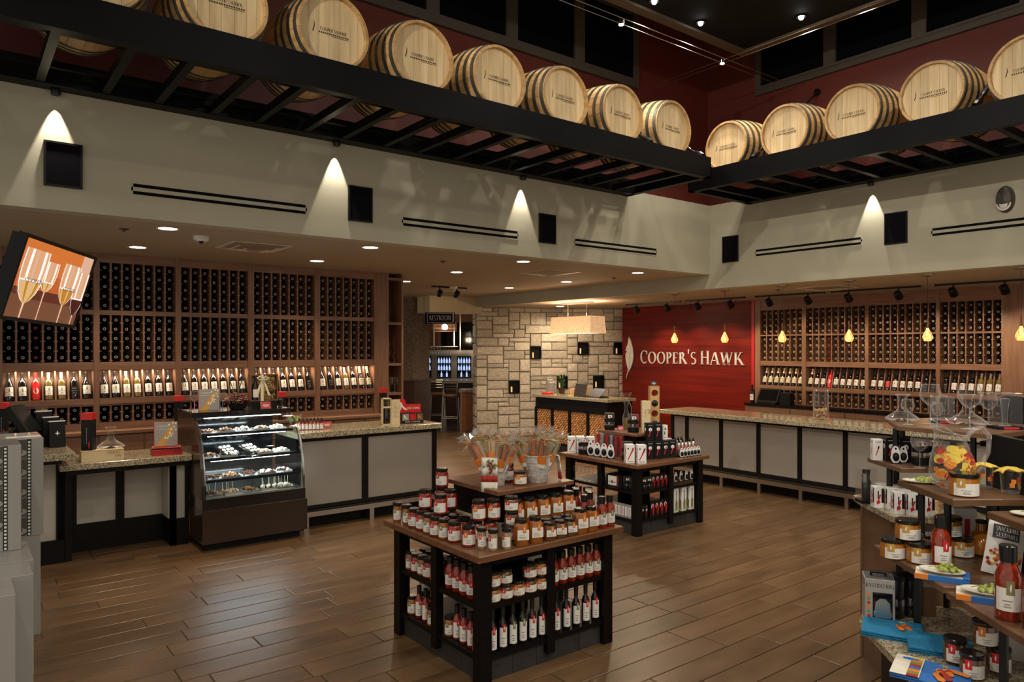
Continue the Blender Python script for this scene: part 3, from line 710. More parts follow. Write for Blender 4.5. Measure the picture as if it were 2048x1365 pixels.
# ---- track lights
hd = sm(MB().lathe([(.012, 0), (.012, -.07)], 8), 'stem', 'black_metal')
mh = MB(); mh.lathe([(.03, .075), (.046, .06), (.052, 0), (.052, -.04), (.045, -.045)], 16); mh.lathe([(.045, -.042), (.001, -.02)], 16, cap=False); head_m = sm(mh, 'lamp_head', 'black_metal')
lens_m = sm(MB().lathe([(.0001, -.038), (.040, -.038)], 16, cap=False), 'lens', 'lamp_glow')
def track(a0, a1, x, z, along_y, heads, aim, e, label, hl):
    o = thing('light_track', label, 'track', (x, (a0+a1)/2, z) if along_y else ((a0+a1)/2, x, z), 'black ceiling light tracks')
    m = MB()
    if along_y: m.box(x-.018, x+.018, a0, a1, z-.022, z)
    else: m.box(a0, a1, x-.018, x+.018, z-.022, z)
    m.build('rail', 'black_metal', o)
    m = MB()
    for e0 in (a0, a1):
        if along_y: m.box(x-.02, x+.02, e0-.02, e0+.02, z-.024, z+.024)
        else: m.box(e0-.02, e0+.02, x-.02, x+.02, z-.024, z+.024)
    m.build('end_cap', 'black_metal', o)
    for k, h in enumerate(heads):
        p = Vector((x, h, z-.022)) if along_y else Vector((h, x, z-.022))
        t = thing('track_head', hl[k], 'spotlight', p, 'black track spotlights'); inst('stem', hd, t)
        tgt = Vector(aim(h)); c = p+Vector((0, 0, -.10)); v = (tgt-c).normalized(); q = v.to_track_quat('-Z', 'Y').to_euler()
        inst('lamp_head', head_m, t, (0, 0, -.10), q); inst('lens', lens_m, t, (0, 0, -.10), q)
        lamp('SPOT', 'track_lamp', c+v*.06, e, WARM, to=tgt, size=.04, angle=70, blend=.8, parent=t)
segs = [(8.37, 9.64), (7.05, 8.2), (5.68, 6.81), (4.34, 5.54), (3.12, 4.12)]
hn = ORD
for i, (a, b) in enumerate(segs):
    hs = [a+(b-a)*.80, a+(b-a)*.22]
    tx = 11.2
    track(a, b, 10.25, CR-.002, True, hs, (lambda h: (11.2, h, 1.55)) if i < 2 else (lambda h: (11.2, h, 1.75)), 62 if i < 2 else 42, 'black light track on right ceiling, %s from the stone wall' % ORD[i],
          ['black track spotlight on right ceiling, %s from the stone wall' % ORD[2*i+k] for k in range(2)])
track(6.35, 7.0, 10.35, CL-.002, False, (6.48, 6.82), lambda h: (7.4, 12.6, 1.9), 12, 'short light track before the restroom passage', ['left black spotlight of the short track', 'right black spotlight of the short track with shiny rim'])
# ---- pendants over the tasting bar
pg = MB(); pg.lathe([(.011, .135), (.018, .115), (.036, .082), (.052, .042), (.052, .02), (.038, -.008), (.032, -.014)], 20, cap=False)
pend_g = sm(pg, 'glass_shade', 'amber_glass_glow'); pend_c = sm(MB().lathe([(.07, 0), (.07, -.012), (.02, -.03)], 18), 'canopy', 'steel')
pend_w = MB().tube([(0, 0, -.02), (0, 0, -.50)], .0022, 5).mesh('wire', 'black_metal'); pend_r = MB().lathe([(.009, -.50), (.009, -.585), (.014, -.6)], 10).mesh('stem', 'leather')
pend_b = sm(MB().ball((0, 0, .035), .026, 10, 6), 'bulb', 'bulb_glow')
for i in range(6):
    y = 7.30-.915*i; t = thing('pendant_lamp', 'amber glass pendant lamp over tasting bar, %s from the stone wall' % ORD[i], 'pendant lamp', (8.82, y, CR), 'amber glass pendants over the bar')
    inst('canopy', pend_c, t); inst('wire', pend_w, t); inst('stem', pend_r, t); inst('glass_shade', pend_g, t, (0, 0, -.745)); inst('bulb', pend_b, t, (0, 0, -.745))
    lamp('POINT', 'pendant_light', (8.82, y, CR-.80), 3.2, (1, .55, .22), size=.05, parent=t)
# ---- big linen lamp over the host desk
t = thing('linen_pendant', 'long rectangular linen lamp shade hung over the host desk', 'pendant lamp', (9.07, 9.75, CR))
y0, y1, x0, x1, z0, z1 = 9.20, 10.28, 8.86, 9.24, 2.115, 2.41
m = MB(); s0 = .0
o = [(x0, y0), (x1, y0), (x1, y1), (x0, y1)]; q = [(x0+.02, y0+.02), (x1-.02, y0+.02), (x1-.02, y1-.02), (x0+.02, y1-.02)]
m.add([(x, y, z0) for x, y in o]+[(x, y, z1) for x, y in q], [(0,1,5,4),(1,2,6,5),(2,3,7,6),(3,0,4,7)]); m.build('shade', 'linen_shade', t)
m = MB(); m.tube([(x, y, z0) for x, y in o], .006, 6, closed=True); m.tube([(x, y, z1) for x, y in q], .006, 6, closed=True)
for a, b in zip(o, q): m.tube([(a[0], a[1], z0), (b[0], b[1], z1)], .005, 6)
m.build('shade_rim', 'linen_shade', t)
MB().box(x0+.01, x1-.01, y0+.01, y1-.01, z0+.012, z0+.016).build('diffuser', 'lamp_glow', t)
MB().box(8.97, 9.14, 9.40, 10.10, CR-.03, CR-.001).build('canopy', 'steel', t)
for y in (9.5, 10.0): MB().tube([(9.055, y, CR-.03), (9.055, y, z1-.02)], .005, 6).build('rod', 'steel', t)
for y in (9.5, 10.0): lamp('POINT', 'shade_lamp', (9.05, y, 2.46), 11, (1, .80, .52), size=.05, parent=t)
# ================================================================ WINE BOTTLES (kinds)
def wine_kit(key, body, caps, lab, lab_style, kind='bordeaux'):
    if kind == 'bordeaux': pr = [(.030, 0), (.0365, .004), (.0375, .012), (.0375, .185), (.034, .203), (.021, .225), (.0145, .238), (.0140, .25)]; nr = .0140
    elif kind == 'sparkling': pr = [(.036, 0), (.042, .006), (.0425, .10), (.040, .13), (.030, .175), (.020, .215), (.0155, .24), (.015, .25)]; nr = .016
    else: pr = [(.034, 0), (.040, .005), (.041, .012), (.041, .15), (.036, .175), (.024, .21), (.016, .235), (.0145, .25)]; nr = .0145
    parts = [('glass_body', sm(MB().lathe(pr, 14), 'glass_body', body)),
             ('capsule', sm(MB().lathe([(nr+.001, .24), (nr+.0012, .292), (nr+.002, .293), (nr+.002, .300), (nr-.004, .302)] if kind != 'sparkling' else [(.021, .215), (.017, .25), (.017, .28), (.021, .285), (.019, .308), (.004, .312)], 12), 'capsule', caps))]
    r = pr[3][0]+.0009 if kind != 'sparkling' else .0434
    if lab_style == 'white':
        m = MB(); m.patch(r, -62, 62, .048, .145, 8); m.mi(1)
        m.patch(r+.0006, -50, 50, .089, .0915, 6)
        m.patch(r+.0006, -22, 22, .060, .0625, 4); m.patch(r+.0006, -16, 16, .068, .0705, 3)
        m.mi(2); n = 0
        fx = [(-8, .096), (8, .096), (6, .116), (0, .138), (-6, .116)]
        m.add([((r+.0008)*math.sin(math.radians(a)), -(r+.0008)*math.cos(math.radians(a)), z) for a, z in fx], [(0, 1, 2, 3, 4)])
        parts.append(('front_label', m.mesh('front_label', ['paper', 'ink', lab])))
    elif lab_style == 'plain':
        m = MB(); m.patch(r, -62, 62, .045, .140, 8); m.mi(1); m.patch(r+.0006, -45, 45, .085, .088, 6); m.patch(r+.0006, -30, 30, .06, .064, 4); m.patch(r+.0006, -30, 30, .11, .118, 4)
        parts.append(('front_label', m.mesh('front_label', [lab, 'ink_grey'])))
    elif lab_style == 'red_round':
        m = MB(); m.patch(r, -75, 75, .03, .17, 8); m.mi(1)
        a = [(34*math.cos(w), .098+.034*math.sin(w)) for w in [2*PI*k/14 for k in range(14)]]
        m.add([((r+.0008)*math.sin(math.radians(x)), -(r+.0008)*math.cos(math.radians(x)), z) for x, z in a], [tuple(range(14))]); m.mi(2)
        m.patch(r+.0014, -20, 20, .085, .092, 4); m.patch(r+.0014, -16, 16, .103, .110, 4)
        parts.append(('front_label', m.mesh('front_label', ['bright_red', 'paper', 'bright_red'])))
    KIT[key] = parts
wine_kit('wine_white', 'bottle_dark', 'capsule_black', 'ink_red', 'white'); wine_kit('wine_white2', 'bottle_dark', 'capsule_black', 'ink', 'white', 'burgundy')
wine_kit('wine_clear', 'bottle_clear', 'capsule_silver', 'ink_grey', 'white'); wine_kit('wine_redall', 'bottle_red', 'capsule_red', 'paper', 'red_round')
wine_kit('wine_black', 'bottle_dark', 'capsule_black', 'carton_black', 'plain'); wine_kit('wine_spark', 'bottle_dark', 'capsule_gold', 'paper_cream', 'plain', 'sparkling'); wine_kit('wine_redlab', 'bottle_dark', 'capsule_black', 'tag_red', 'plain')
DESC = {'wine_white': 'dark wine bottle with white label', 'wine_white2': 'round-shouldered bottle with white label', 'wine_clear': 'golden wine bottle with white label', 'wine_redall': 'red bottle with round white emblem',
        'wine_black': 'dark wine bottle with black label', 'wine_spark': 'sparkling wine with gold foil neck', 'wine_redlab': 'dark wine bottle with red label'}
CODE = {'w': 'wine_white', 'b': 'wine_white2', 'c': 'wine_clear', 'r': 'wine_redall', 'k': 'wine_black', 's': 'wine_spark', 'l': 'wine_redlab'}
# bottle lying in a rack cell, neck to -Y, seen end-on
m = MB(); m.mi(0); m.lathe([(.036, .26), (.0365, .12), (.034, .10), (.018, .065), (.0142, .05)], 10, cap=False); m.lathe([(.0150, .05), (.0150, .004)], 10, cap=False)
m.mi(1); m.lathe([(.0152, .012), (.0158, .0), (.0112, -.001)], 10, cap=False); m.mi(0); m.lathe([(.0112, -.001), (.0001, .001)], 10, cap=False)
m.v = [(x, z, y) for x, y, z in m.v]; m.f = [tuple(reversed(f)) for f in m.f]
cell_src = m
def cell_mesh(cap): q = MB(); q.v, q.f, q.m = m.v, m.f, m.m; me = q.mesh('wine_bottle', ['bottle_end', cap]); shade(me); return me
cell_me = {k: cell_mesh(k) for k in ('capsule_silver', 'capsule_gold', 'bottle_red')}

def rack(left):
    """wall rack of open cells. a = along the wall (left: +X, right: -Y so a grows to the right in view), d = depth into the wall"""
    if left:
        t = thing('wine_rack', 'tall brown wooden wine rack filling the left back wall', 'wine rack', (2.6, 9.2, 0))
        F = Matrix.Translation((0, 9.0, 0)); bays = [(.417, 1.2256, 7), (1.283, 2.053, 7), (2.113, 2.879, 7), (2.952, 3.73, 7), (3.805, 4.58, 7)]
        blocks = [(2.262, 2.785, 5), (1.693, 2.21, 5), (1.03, 1.214, 2)]; disp = (1.284, 1.61); top = CL; posts = [(.345, .417), (1.2256, 1.283), (2.053, 2.113), (2.879, 2.952), (3.73, 3.805), (4.58, 4.76)]
        rails = [(2.785, top), (2.21, 2.262), (1.61, 1.693), (1.214, 1.284), (.96, 1.03)]; A0, A1 = .345, 4.76; D = .36
    else:
        t = thing('wine_rack', 'brown wooden wine rack behind the tasting bar on right wall', 'wine rack', (11.4, 5.5, 0))
        F = Matrix.Translation((11.2, 0, 0)) @ Matrix.Rotation(-PI/2, 4, 'Z'); bays = [(-7.365, -6.584, 7), (-6.512, -5.533, 9), (-5.478, -4.509, 9), (-4.456, -3.688, 7)]
        blocks = [(2.077, 2.50, 4), (1.623, 2.05, 4), (.90, 1.125, 2)]; disp = (1.19, 1.54); top = CR; posts = [(-7.47, -7.365), (-6.584, -6.512), (-5.533, -5.478), (-4.509, -4.456), (-3.688, -3.61)]
        rails = [(2.50, top), (2.05, 2.077), (1.54, 1.623), (1.125, 1.19), (.84, .90)]; A0, A1 = -7.47, -3.61; D = .36
    def part(name, mt, fn, kind=None):
        q = MB(); q.xf(F, fn); return q.build(name, mt, t, kind=kind)
    for a, b in posts: part('post', 'rack_wood', lambda q: q.box(a, b, -.008, D, .0, top-.0))
    for i, (z0, z1) in enumerate(rails):
        for a, b, n in bays:
            part('header' if i == 0 else 'rail', 'rack_wood_h', lambda q: q.box(a, b, 0 if i < 3 else -.0, D-.02, z0, z1))
    part('back_panel', 'rack_back', lambda q: q.box(A0, A1, D-.02, D, .9, top))
    if left:
        part('base_cabinet', 'rack_wood', lambda q: q.box(A0, A1, -.26, D-.02, .12, .93)); part('plinth', 'espresso', lambda q: q.box(A0, A1, -.2, D-.02, 0, .12)); part('ledge_board', 'rack_wood_h', lambda q: q.box(A0, A1, -.30, .0, .93, .96))
        for k in range(10): part('drawer', 'rack_wood_h', lambda q: q.bev(A0+.02+k*.44, A0+.44+k*.44, -.275, -.26, .74, .915, .002))
    names = ['upper', 'middle', 'bottom']
    pegs = MB(); cells = []
    for bi, (a, b, n) in enumerate(bays):
        w = (b-a)/n
        for ki, (z0, z1, nr) in enumerate(blocks):
            for c in range(1, n): part('divider', 'rack_wood', lambda q: q.box(a+c*w-.008, a+c*w+.008, .006, D-.03, z0, z1))
            h = (z1-z0)/nr
            for r in range(nr):
                for c in range(n):
                    x0, x1, zz = a+c*w, a+(c+1)*w, z1-(r+1)*h
                    pegs.xf(F, lambda q: (q.box(x0+.008, x0+.019, .010, .05, zz+.012, zz+.023), q.box(x1-.019, x1-.008, .010, .05, zz+.012, zz+.023)))
                    cells.append((bi, ki, r, c, (x0+x1)/2+RND.uniform(-.004, .004), zz+.052+RND.uniform(-.002, .002)))
        # slanted display bin
        ang = math.radians(17)
        z0, z1 = disp
        part('display_back', 'rack_wood_h', lambda q: q.add([(a, .10, z0), (b, .10, z0), (b, .22, z1), (a, .22, z1)], [(0, 1, 2, 3)]))
        for c in range(1, n):
            part('display_divider', 'rack_wood', lambda q: q.add([(a+c*w+s, y, z) for s in (-.007, .007) for y, z in ((.0, z0), (.11, z0), (.22, z1), (.10, z1))], [(0,1,2,3),(7,6,5,4),(0,4,5,1),(1,5,6,2),(2,6,7,3),(3,7,4,0)]))
        part('display_lip', 'rack_wood_h', lambda q: q.box(a, b, -.02, .0, z0-.05, z0+.015))
    pegs.build('cell_rails', 'rack_wood', t, kind='stuff')
    return t, F, bays, blocks, disp, cells
RL, FL, baysL, blkL, dispL, cellsL = rack(True)
RR, FR, baysR, blkR, dispR, cellsR = rack(False)
# individual bottles in the left rack: bays two to five and the clear part of bay one
restm = {'capsule_silver': MB(), 'capsule_gold': MB(), 'bottle_red': MB()}; cnt = 0
bayn = ['first', 'second', 'third', 'fourth', 'fifth']
for bi, ki, r, c, x, z in cellsL:
    cap = 'capsule_gold' if (bi == 4 and c >= 5) else ('bottle_red' if (bi == 0 and c == 2 and ki == 1) else 'capsule_silver')
    if cnt < 300 and ((bi >= 1 and ki < 2) or (bi == 0 and ki == 1 and r >= 1)):
        o = inst('wine_bottle', cell_me[cap], None, (x, 9.04, z)); cnt += 1
        tag(o, '%s bottle end in left rack, %s bay, %s block, %s row down, %s column' % ({'capsule_silver': 'dark', 'capsule_gold': 'gold-capped', 'bottle_red': 'red-capped'}[cap], bayn[bi], ['upper', 'middle'][ki], ORD[r], ORD[c]), 'wine bottle', 'bottles lying in the left wine rack')
    else: restm[cap].xf(Matrix.Translation((x, 9.04, z)), lambda q: q.add(cell_src.v, cell_src.f) and q.m.__setitem__(slice(len(q.m)-len(cell_src.m), None), cell_src.m))
for k, q in restm.items():
    if q.v:
        o = q.build('wine_bottles_lying', ['bottle_end', k], kind='stuff'); tag(o, {'capsule_silver': 'dark bottle ends in the lowest cells of the left rack', 'capsule_gold': 'gold-capped bottle ends in the lowest cells of the left rack', 'bottle_red': 'red-capped bottle ends behind the screen in left rack'}[k], 'wine bottles')
restm = {'capsule_silver': MB(), 'capsule_gold': MB(), 'bottle_red': MB()}
for bi, ki, r, c, x, z in cellsR:
    cap = 'bottle_red' if (bi == 1 and ki == 1 and c == 3) else 'capsule_gold' if (bi == 0 or (bi == 1 and c == 0)) else 'capsule_silver'
    restm[cap].xf(FR @ Matrix.Translation((x, .04, z)), lambda q: q.add(cell_src.v, cell_src.f) and q.m.__setitem__(slice(len(q.m)-len(cell_src.m), None), cell_src.m))
for k, q in restm.items():
    o = q.build('wine_bottles_lying', ['bottle_end', k], kind='stuff'); tag(o, {'capsule_silver': 'dark bottle ends filling the rack behind the tasting bar', 'capsule_gold': 'gold-capped bottle ends filling first bay behind the tasting bar', 'bottle_red': 'column of red bottle ends in rack behind the tasting bar'}[k], 'wine bottles')
# bottles leaning in the display bins
DISP_L = ['bwrccKb'.replace('K', 'k'), 'bbccwww', 'bwwwwww', 'lwwwwwk', 'bkwcwss']
for bi, row in enumerate(DISP_L):
    a, b, n = baysL[bi]; w = (b-a)/n
    for c, ch in enumerate(row):
        k = CODE[ch]; t = place(k, 'wine_bottle', '%s, left rack display, %s bay, %s from left' % (DESC[k], bayn[bi], ORD[c]), 'wine bottle', (a+(c+.5)*w, 9.0+.035, dispL[0]+.012), group='bottles leaning in the left rack display')
        t.rotation_euler = (-math.radians(17), 0, 0)
DISP_R = ['sssssss', 'swwrbwwww', 'wwlbwwwkk', 'kwwwccc']
for bi, row in enumerate(DISP_R):
    a, b, n = baysR[bi]; w = (b-a)/n
    for c, ch in enumerate(row):
        k = CODE[ch]; p = FR @ Vector((a+(c+.5)*w, .035, dispR[0]+.012))
        t = place(k, 'wine_bottle', '%s, right rack display, %s bay, %s from left' % (DESC[k], bayn[bi], ORD[c]), 'wine bottle', p, group='bottles leaning in the right rack display')
        t.rotation_euler = (Matrix.Rotation(-PI/2, 4, 'Z') @ Matrix.Rotation(-math.radians(17), 4, 'X')).to_euler()
# shelf lights of the display bins
for a, b, n in baysL:
    q = MB(); q.add([(a+.03, 9.03, 1.6092), (b-.03, 9.03, 1.6092), (b-.03, 9.06, 1.6092), (a+.03, 9.06, 1.6092)], [(3, 2, 1, 0)]); o = q.build('shelf_light', 'lamp_glow', RL)
    lamp('AREA', 'shelf_lamp', ((a+b)/2, 9.07, 1.598), 3.2, WARM, to=((a+b)/2, 9.12, 1.3), sx=b-a-.08, sy=.03, parent=RL)
# right rack: side panel, back counter with drawers
q = MB(); q.box(11.19, 11.6, 2.3, 3.61, 0, CR); q.build('side_panel', 'rack_wood', RR)
t = thing('back_counter', 'brown wooden cabinet with drawers under the right wine rack', 'cabinet', (11.0, 5.4, 0))
MB().box(10.86, 11.17, 2.3, 7.47, .86, .895).build('counter_top', 'espresso', t); MB().box(10.90, 11.17, 2.3, 7.47, .06, .86).build('carcass', 'rack_wood', t)
dy = [7.44, 6.66, 6.58, 5.72, 4.86, 4.0, 3.14]
for a, b in ((7.44, 6.62), (6.60, 5.70), (5.68, 4.78), (4.76, 3.86), (3.84, 2.94)):
    d = MB().bev(10.88, 10.90, b, a, .66, .845, .003).build('drawer', 'rack_wood_h', t); MB().tube([(10.868, (a+b)/2-.06, .76), (10.862, (a+b)/2-.05, .76), (10.862, (a+b)/2+.05, .76), (10.868, (a+b)/2+.06, .76)], .005, 6).build('handle', 'black_metal', d)
    m = (a+b)/2
    for u, v in ((a, m+.003), (m-.003, b)): MB().bev(10.88, 10.90, v, u, .1, .645, .003).build('cabinet_door', 'rack_wood', t)
# rack-end ornament shelf
t = thing('corner_shelf', 'narrow wooden end shelf with clear ornaments beside the left rack', 'shelf', (4.9, 9.2, 0))
m = MB(); m.box(4.76, 4.80, 8.99, 9.36, 0, CL); m.build('side_board', 'rack_wood', t); MB().box(5.00, 5.03, 8.99, 9.36, 0, CL).build('side_board', 'rack_wood', t); MB().box(4.8, 5.0, 9.34, 9.36, 0, CL).build('back_board', 'rack_wood', t)
for z in (.85, 1.19, 1.60, 2.17, 2.79): MB().box(4.8, 5.0, 8.995, 9.34, z, z+.035).build('shelf_board', 'rack_wood_h', t)
MB().box(4.8, 5.0, 8.995, 9.34, .05, .85).build('base_box', 'rack_wood', t)
# ================================================================ LEFT COUNTERS
def counter_body(t, x0, x1, y0, y1, ztop, panels, pm, plinth=.2):
    MB().box(x0, x1, y0+.012, y1, plinth, ztop).build('carcass', 'espresso', t)
    MB().box(x0+.0, x1, y0+.03, y1, 0, plinth).build('plinth', 'espresso', t)
    for a, b, z0, z1 in panels: MB().bev(a, b, y0+.006, y0+.0125, z0, z1, .001).build('panel', pm, t)
t = thing('sales_counter', 'counter with two grey steel panels right of the pastry case', 'counter', (3.6, 7.45, 0))
counter_body(t, 2.77, 4.44, 7.165, 7.75, .925, [(2.82, 3.505, .225, .885), (3.575, 4.385, .225, .885)], 'steel_panel')
m = MB()
for a, b in ((2.77, 2.82), (3.505, 3.575), (4.385, 4.44)): m.box(a, b, 7.155, 7.177, .2, .925)
m.box(2.77, 4.44, 7.157, 7.177, .885, .925); m.box(2.77, 4.44, 7.157, 7.177, .19, .225); m.build('frame', 'espresso', t)
MB().bev(2.767, 4.48, 7.10, 7.80, .925, .982, .004).build('granite_top', 'granite', t)
m = MB(); m.box(2.77, 4.42, 7.085, 7.10, .125, .18); m.box(2.77, 4.42, 7.085, 7.16, .175, .18)
m.build('foot_rail', 'steel', t)
for x in (2.85, 3.58, 4.38): MB().box(x-.025, x+.025, 7.08, 7.10, 0, .125).build('rail_post', 'steel', t)
t = thing('low_counter', 'low granite counter with cream panels and open knee space, left of pastry case', 'counter', (1.27, 7.5, 0))
MB().bev(.73, 1.783, 7.18, 7.85, .80, .852, .004).build('granite_top', 'granite', t)
MB().box(.78, 1.775, 7.22, 7.80, .755, .80).build('apron', 'espresso', t)
m = MB(); m.box(.728, .90, 7.58, 7.66, 0, .755); m.box(.78, .83, 7.30, 7.36, 0, .755); m.box(1.215, 1.285, 7.58, 7.62, .25, .755); m.box(1.62, 1.66, 7.58, 7.66, 0, .755); m.box(.9, 1.62, 7.58, 7.66, 0, .25); m.box(.9, 1.62, 7.58, 7.62, .72, .755); m.build('frame', 'espresso', t)
for a, b in ((.9, 1.215), (1.285, 1.62)): MB().box(a, b, 7.605, 7.63, .25, .72).build('panel', 'cream_panel', t)
m = MB(); m.box(1.62, 1.67, 7.28, 7.6, .0, .755); m.box(1.62, 1.78, 7.28, 7.33, .0, .25); m.box(1.62, 1.665, 7.28, 7.33, .25, .755); m.box(1.745, 1.78, 7.28, 7.33, .25, .755); m.build('pier', 'espresso', t)
MB().box(1.665, 1.745, 7.30, 7.33, .25, .755).build('panel', 'cream_panel', t); MB().box(1.61, 1.62, 7.33, 7.58, .25, .755).build('panel', 'cream_panel', t)
t = thing('register_counter', 'high granite counter with cream side at far left', 'counter', (0, 7.6, 0))
MB().bev(-1.2, .82, 6.95, 7.9, .925, .982, .004).build('granite_top', 'granite', t)
MB().box(-1.2, .725, 7.32, 7.88, .2, .925).build('carcass', 'cream_panel', t); MB().box(-1.2, .775, 7.29, 7.9, 0, .2).build('plinth', 'espresso', t)
m = MB(); m.box(.715, .728, 7.305, 7.345, .2, .925); m.build('corner_post', 'espresso', t)
MB().box(.2, .725, 6.98, 7.32, .895, .925).build('bracket', 'espresso', t)

# ================================================================ PASTRY CASE
X0, X1, YB, YF = 1.79, 2.75, 7.74, 6.84
t = thing('pastry_case', 'curved glass refrigerated pastry case with brown base', 'display case', (2.27, 7.3, 0))
MB().box(X0+.0, X1, YF+.03, YB, .075, .375).build('base', 'case_brown', t); MB().bev(X0-.004, X1+.012, YF, YF+.03, .075, .375, .002).build('kick_panel', 'case_brown', t)
MB().box(X0+.04, X1-.04, YF+.07, YB-.05, .0, .075).build('plinth', 'black_plastic', t)
MB().box(X0, X1, YF+.02, YB, .375, .475).build('bumper', 'case_black', t)
prof = [(YF+.03, .475), (YF+.035, .60), (YF+.06, .75), (YF+.10, .88), (YF+.155, 1.00), (YF+.23, 1.09), (YF+.32, 1.155), (YF+.40, 1.185)]
side = prof+[(YF+.42, 1.235), (YB, 1.235), (YB, .475)]
def sidep(x0, x1, name, mt):
    m = MB(); n = len(side); m.add([(x, y, z) for x in (x0, x1) for y, z in side], [tuple(range(n)), tuple(reversed(range(n, 2*n)))]+[(i, n+i, n+(i+1) % n, (i+1) % n) for i in range(n)]); return m.build(name, mt, t)
sidep(X0-.004, X0+.022, 'side_panel', 'case_brown')
m = MB()
for (a, b), (c, d) in zip(prof[:-1], prof[1:]): m.add([(X1-.02, a, b), (X1, a, b), (X1, c, d), (X1-.02, c, d), (X1-.02, a+.022, b), (X1, a+.022, b), (X1, c+.022, d-.01), (X1-.02, c+.022, d-.01)], [(0,1,2,3),(4,7,6,5),(1,5,6,2),(0,3,7,4)])
m.build('right_frame', 'chrome', t)
m = MB()
for (a, b), (c, d) in zip(prof[:-1], prof[1:]): m.add([(X0+.022, a-.004, b), (X0+.034, a-.004, b), (X0+.034, c-.004, d), (X0+.022, c-.004, d)], [(0,1,2,3)])
m.build('left_trim', 'chrome', t)
m = MB(); n = len(prof); m.add([(x, y, z) for y, z in prof for x in (X0+.022, X1-.01)], [(2*i, 2*i+1, 2*i+3, 2*i+2) for i in range(n-1)]); m.build('front_glass', 'case_glass', t, smooth=True)
m = MB(); m.add([(X1-.008, y, z) for y, z in side], [tuple(range(len(side)))]); m.build('side_glass', 'case_glass', t)
MB().box(X0, X1, YF+.40, YB, 1.19, 1.235).build('top', 'case_black', t); MB().box(X0+.02, X1-.02, YB-.02, YB, .475, 1.19).build('rear_door', 'night_pane', t)
for z, y0 in ((.63, YF+.11), (.82, YF+.17), (1.04, YF+.28)): 
    s = MB().box(X0+.03, X1-.03, y0, YB-.06, z-.012, z).build('shelf', 'case_glass', t); MB().box(X0+.03, X1-.03, y0-.012, y0, z-.022, z+.004).build('shelf_edge', 'black_metal', s)
MB().box(X0+.022, X1-.01, YF+.05, YB-.03, .475, .482).build('deck', 'steel', t)
for y, z in ((YF+.42, 1.178), (YF+.30, 1.016), (YF+.19, .796)):
    MB().box(X0+.12, X1-.10, y-.012, y+.012, z-.006, z).build('light_strip', 'led_white', t); lamp('AREA', 'case_lamp', ((X0+X1)/2, y, z-.01), 6.0, COOL, to=((X0+X1)/2, y+.10, z-.4), sx=.72, sy=.03, parent=t)
# trays and sweets
def tray(x, y, z, w, d, mt, label, rz=0, tilt=0):
    o = thing('serving_tray', label, 'tray', (x, y, z), 'trays inside the pastry case', rz); o.rotation_euler = (tilt, 0, rz)
    m = MB(); m.box(-w/2, w/2, -d/2, d/2, 0, .006)
    for a in ((-w/2, w/2, -d/2-.006, -d/2), (-w/2, w/2, d/2, d/2+.006), (-w/2-.006, -w/2, -d/2, d/2), (w/2, w/2+.006, -d/2, d/2)): m.box(*a, 0, .016)
    inst('tray_dish', m.mesh('tray_dish', mt), o); return o
def sweets(x, y, z, w, d, mts, n, r, label, hump=.02):
    m = MB()
    for k in range(n):
        m.mi(RND.randrange(len(mts))); fx, fy = RND.uniform(-1, 1), RND.uniform(-1, 1)
        m.ball((x+fx*w*.45, y+fy*d*.45, z+.008+r*.7+hump*(1-fx*fx)*(1-fy*fy)*RND.random()), r*RND.uniform(.8, 1.15), 6, 4)
    o = m.build('sweets', mts, smooth=True, kind='stuff'); tag(o, label, 'sweets')
spec = [(.482, YF+.18, [('chocolate', 'nut_candy', .12), ('nut_candy', 'white_candy', .15), ('nut_candy', 'chocolate', .17), ('white_candy', 'chocolate', .15), ('white_candy', 'white_candy', .13)], 'bottom deck'),
        (.63, YF+.22, [('chocolate', 'chocolate', .10), ('chocolate', 'nut_candy', .17), ('chocolate', 'chocolate', .12), ('chocolate', 'white_candy', .14), ('chocolate', 'white_candy', .15)], 'third shelf down'),
        (.82, YF+.28, [('chocolate', 'nut_candy', .12), ('white_candy', 'chocolate', .12), None, ('white_candy', 'nut_candy', .13), ('white_candy', 'white_candy', .1)], 'second shelf down'),
        (1.04, YF+.38, [('chocolate', 'nut_candy', .12), ('chocolate', 'nut_candy', .16), ('white_candy', 'chocolate', .15), ('nut_candy', 'white_candy', .13), ('white_candy', 'white_candy', .13)], 'top shelf')]
kindn = {'chocolate': 'dark chocolate', 'nut_candy': 'nut brown', 'white_candy': 'white'}
for z, y, row, nm in spec:
    x = X0+.05
    for k, it in enumerate(row):
        step = (X1-X0-.12)/5
        xc = x+step*(k+.5)
        if it:
            tray(xc, y, z, step-.03, .13, 'steel' if k % 2 else 'clear_glass', 'small tray on %s of pastry case, %s from left' % (nm, ORD[k]))
            sweets(xc, y, z, step-.04, .12, [it[0], it[1]], 26, .0135, 'pile of %s and %s sweets, %s of pastry case, tray %s from left' % (kindn[it[0]].split()[0], kindn[it[1]].split()[0], nm, ORD[k]) if it[0] != it[1] else 'pile of %s sweets, %s of pastry case, tray %s from left' % (kindn[it[0]], nm, ORD[k]))
for x, l, rz in ((2.10, 'tilted square dish of pastries at left on second shelf', .5), (2.32, 'tilted square dish of white pastries in middle of second shelf', .6)):
    o = tray(x, YF+.33, .86, .17, .17, 'case_black', l, rz, .45)
    m = MB()
    for i in range(3):
        for j in range(3): m.ball((-.05+.05*i, -.05+.05*j, .016), .018, 8, 5, .6)
    inst('pastries', sm(m, 'pastries', 'white_candy'), o)
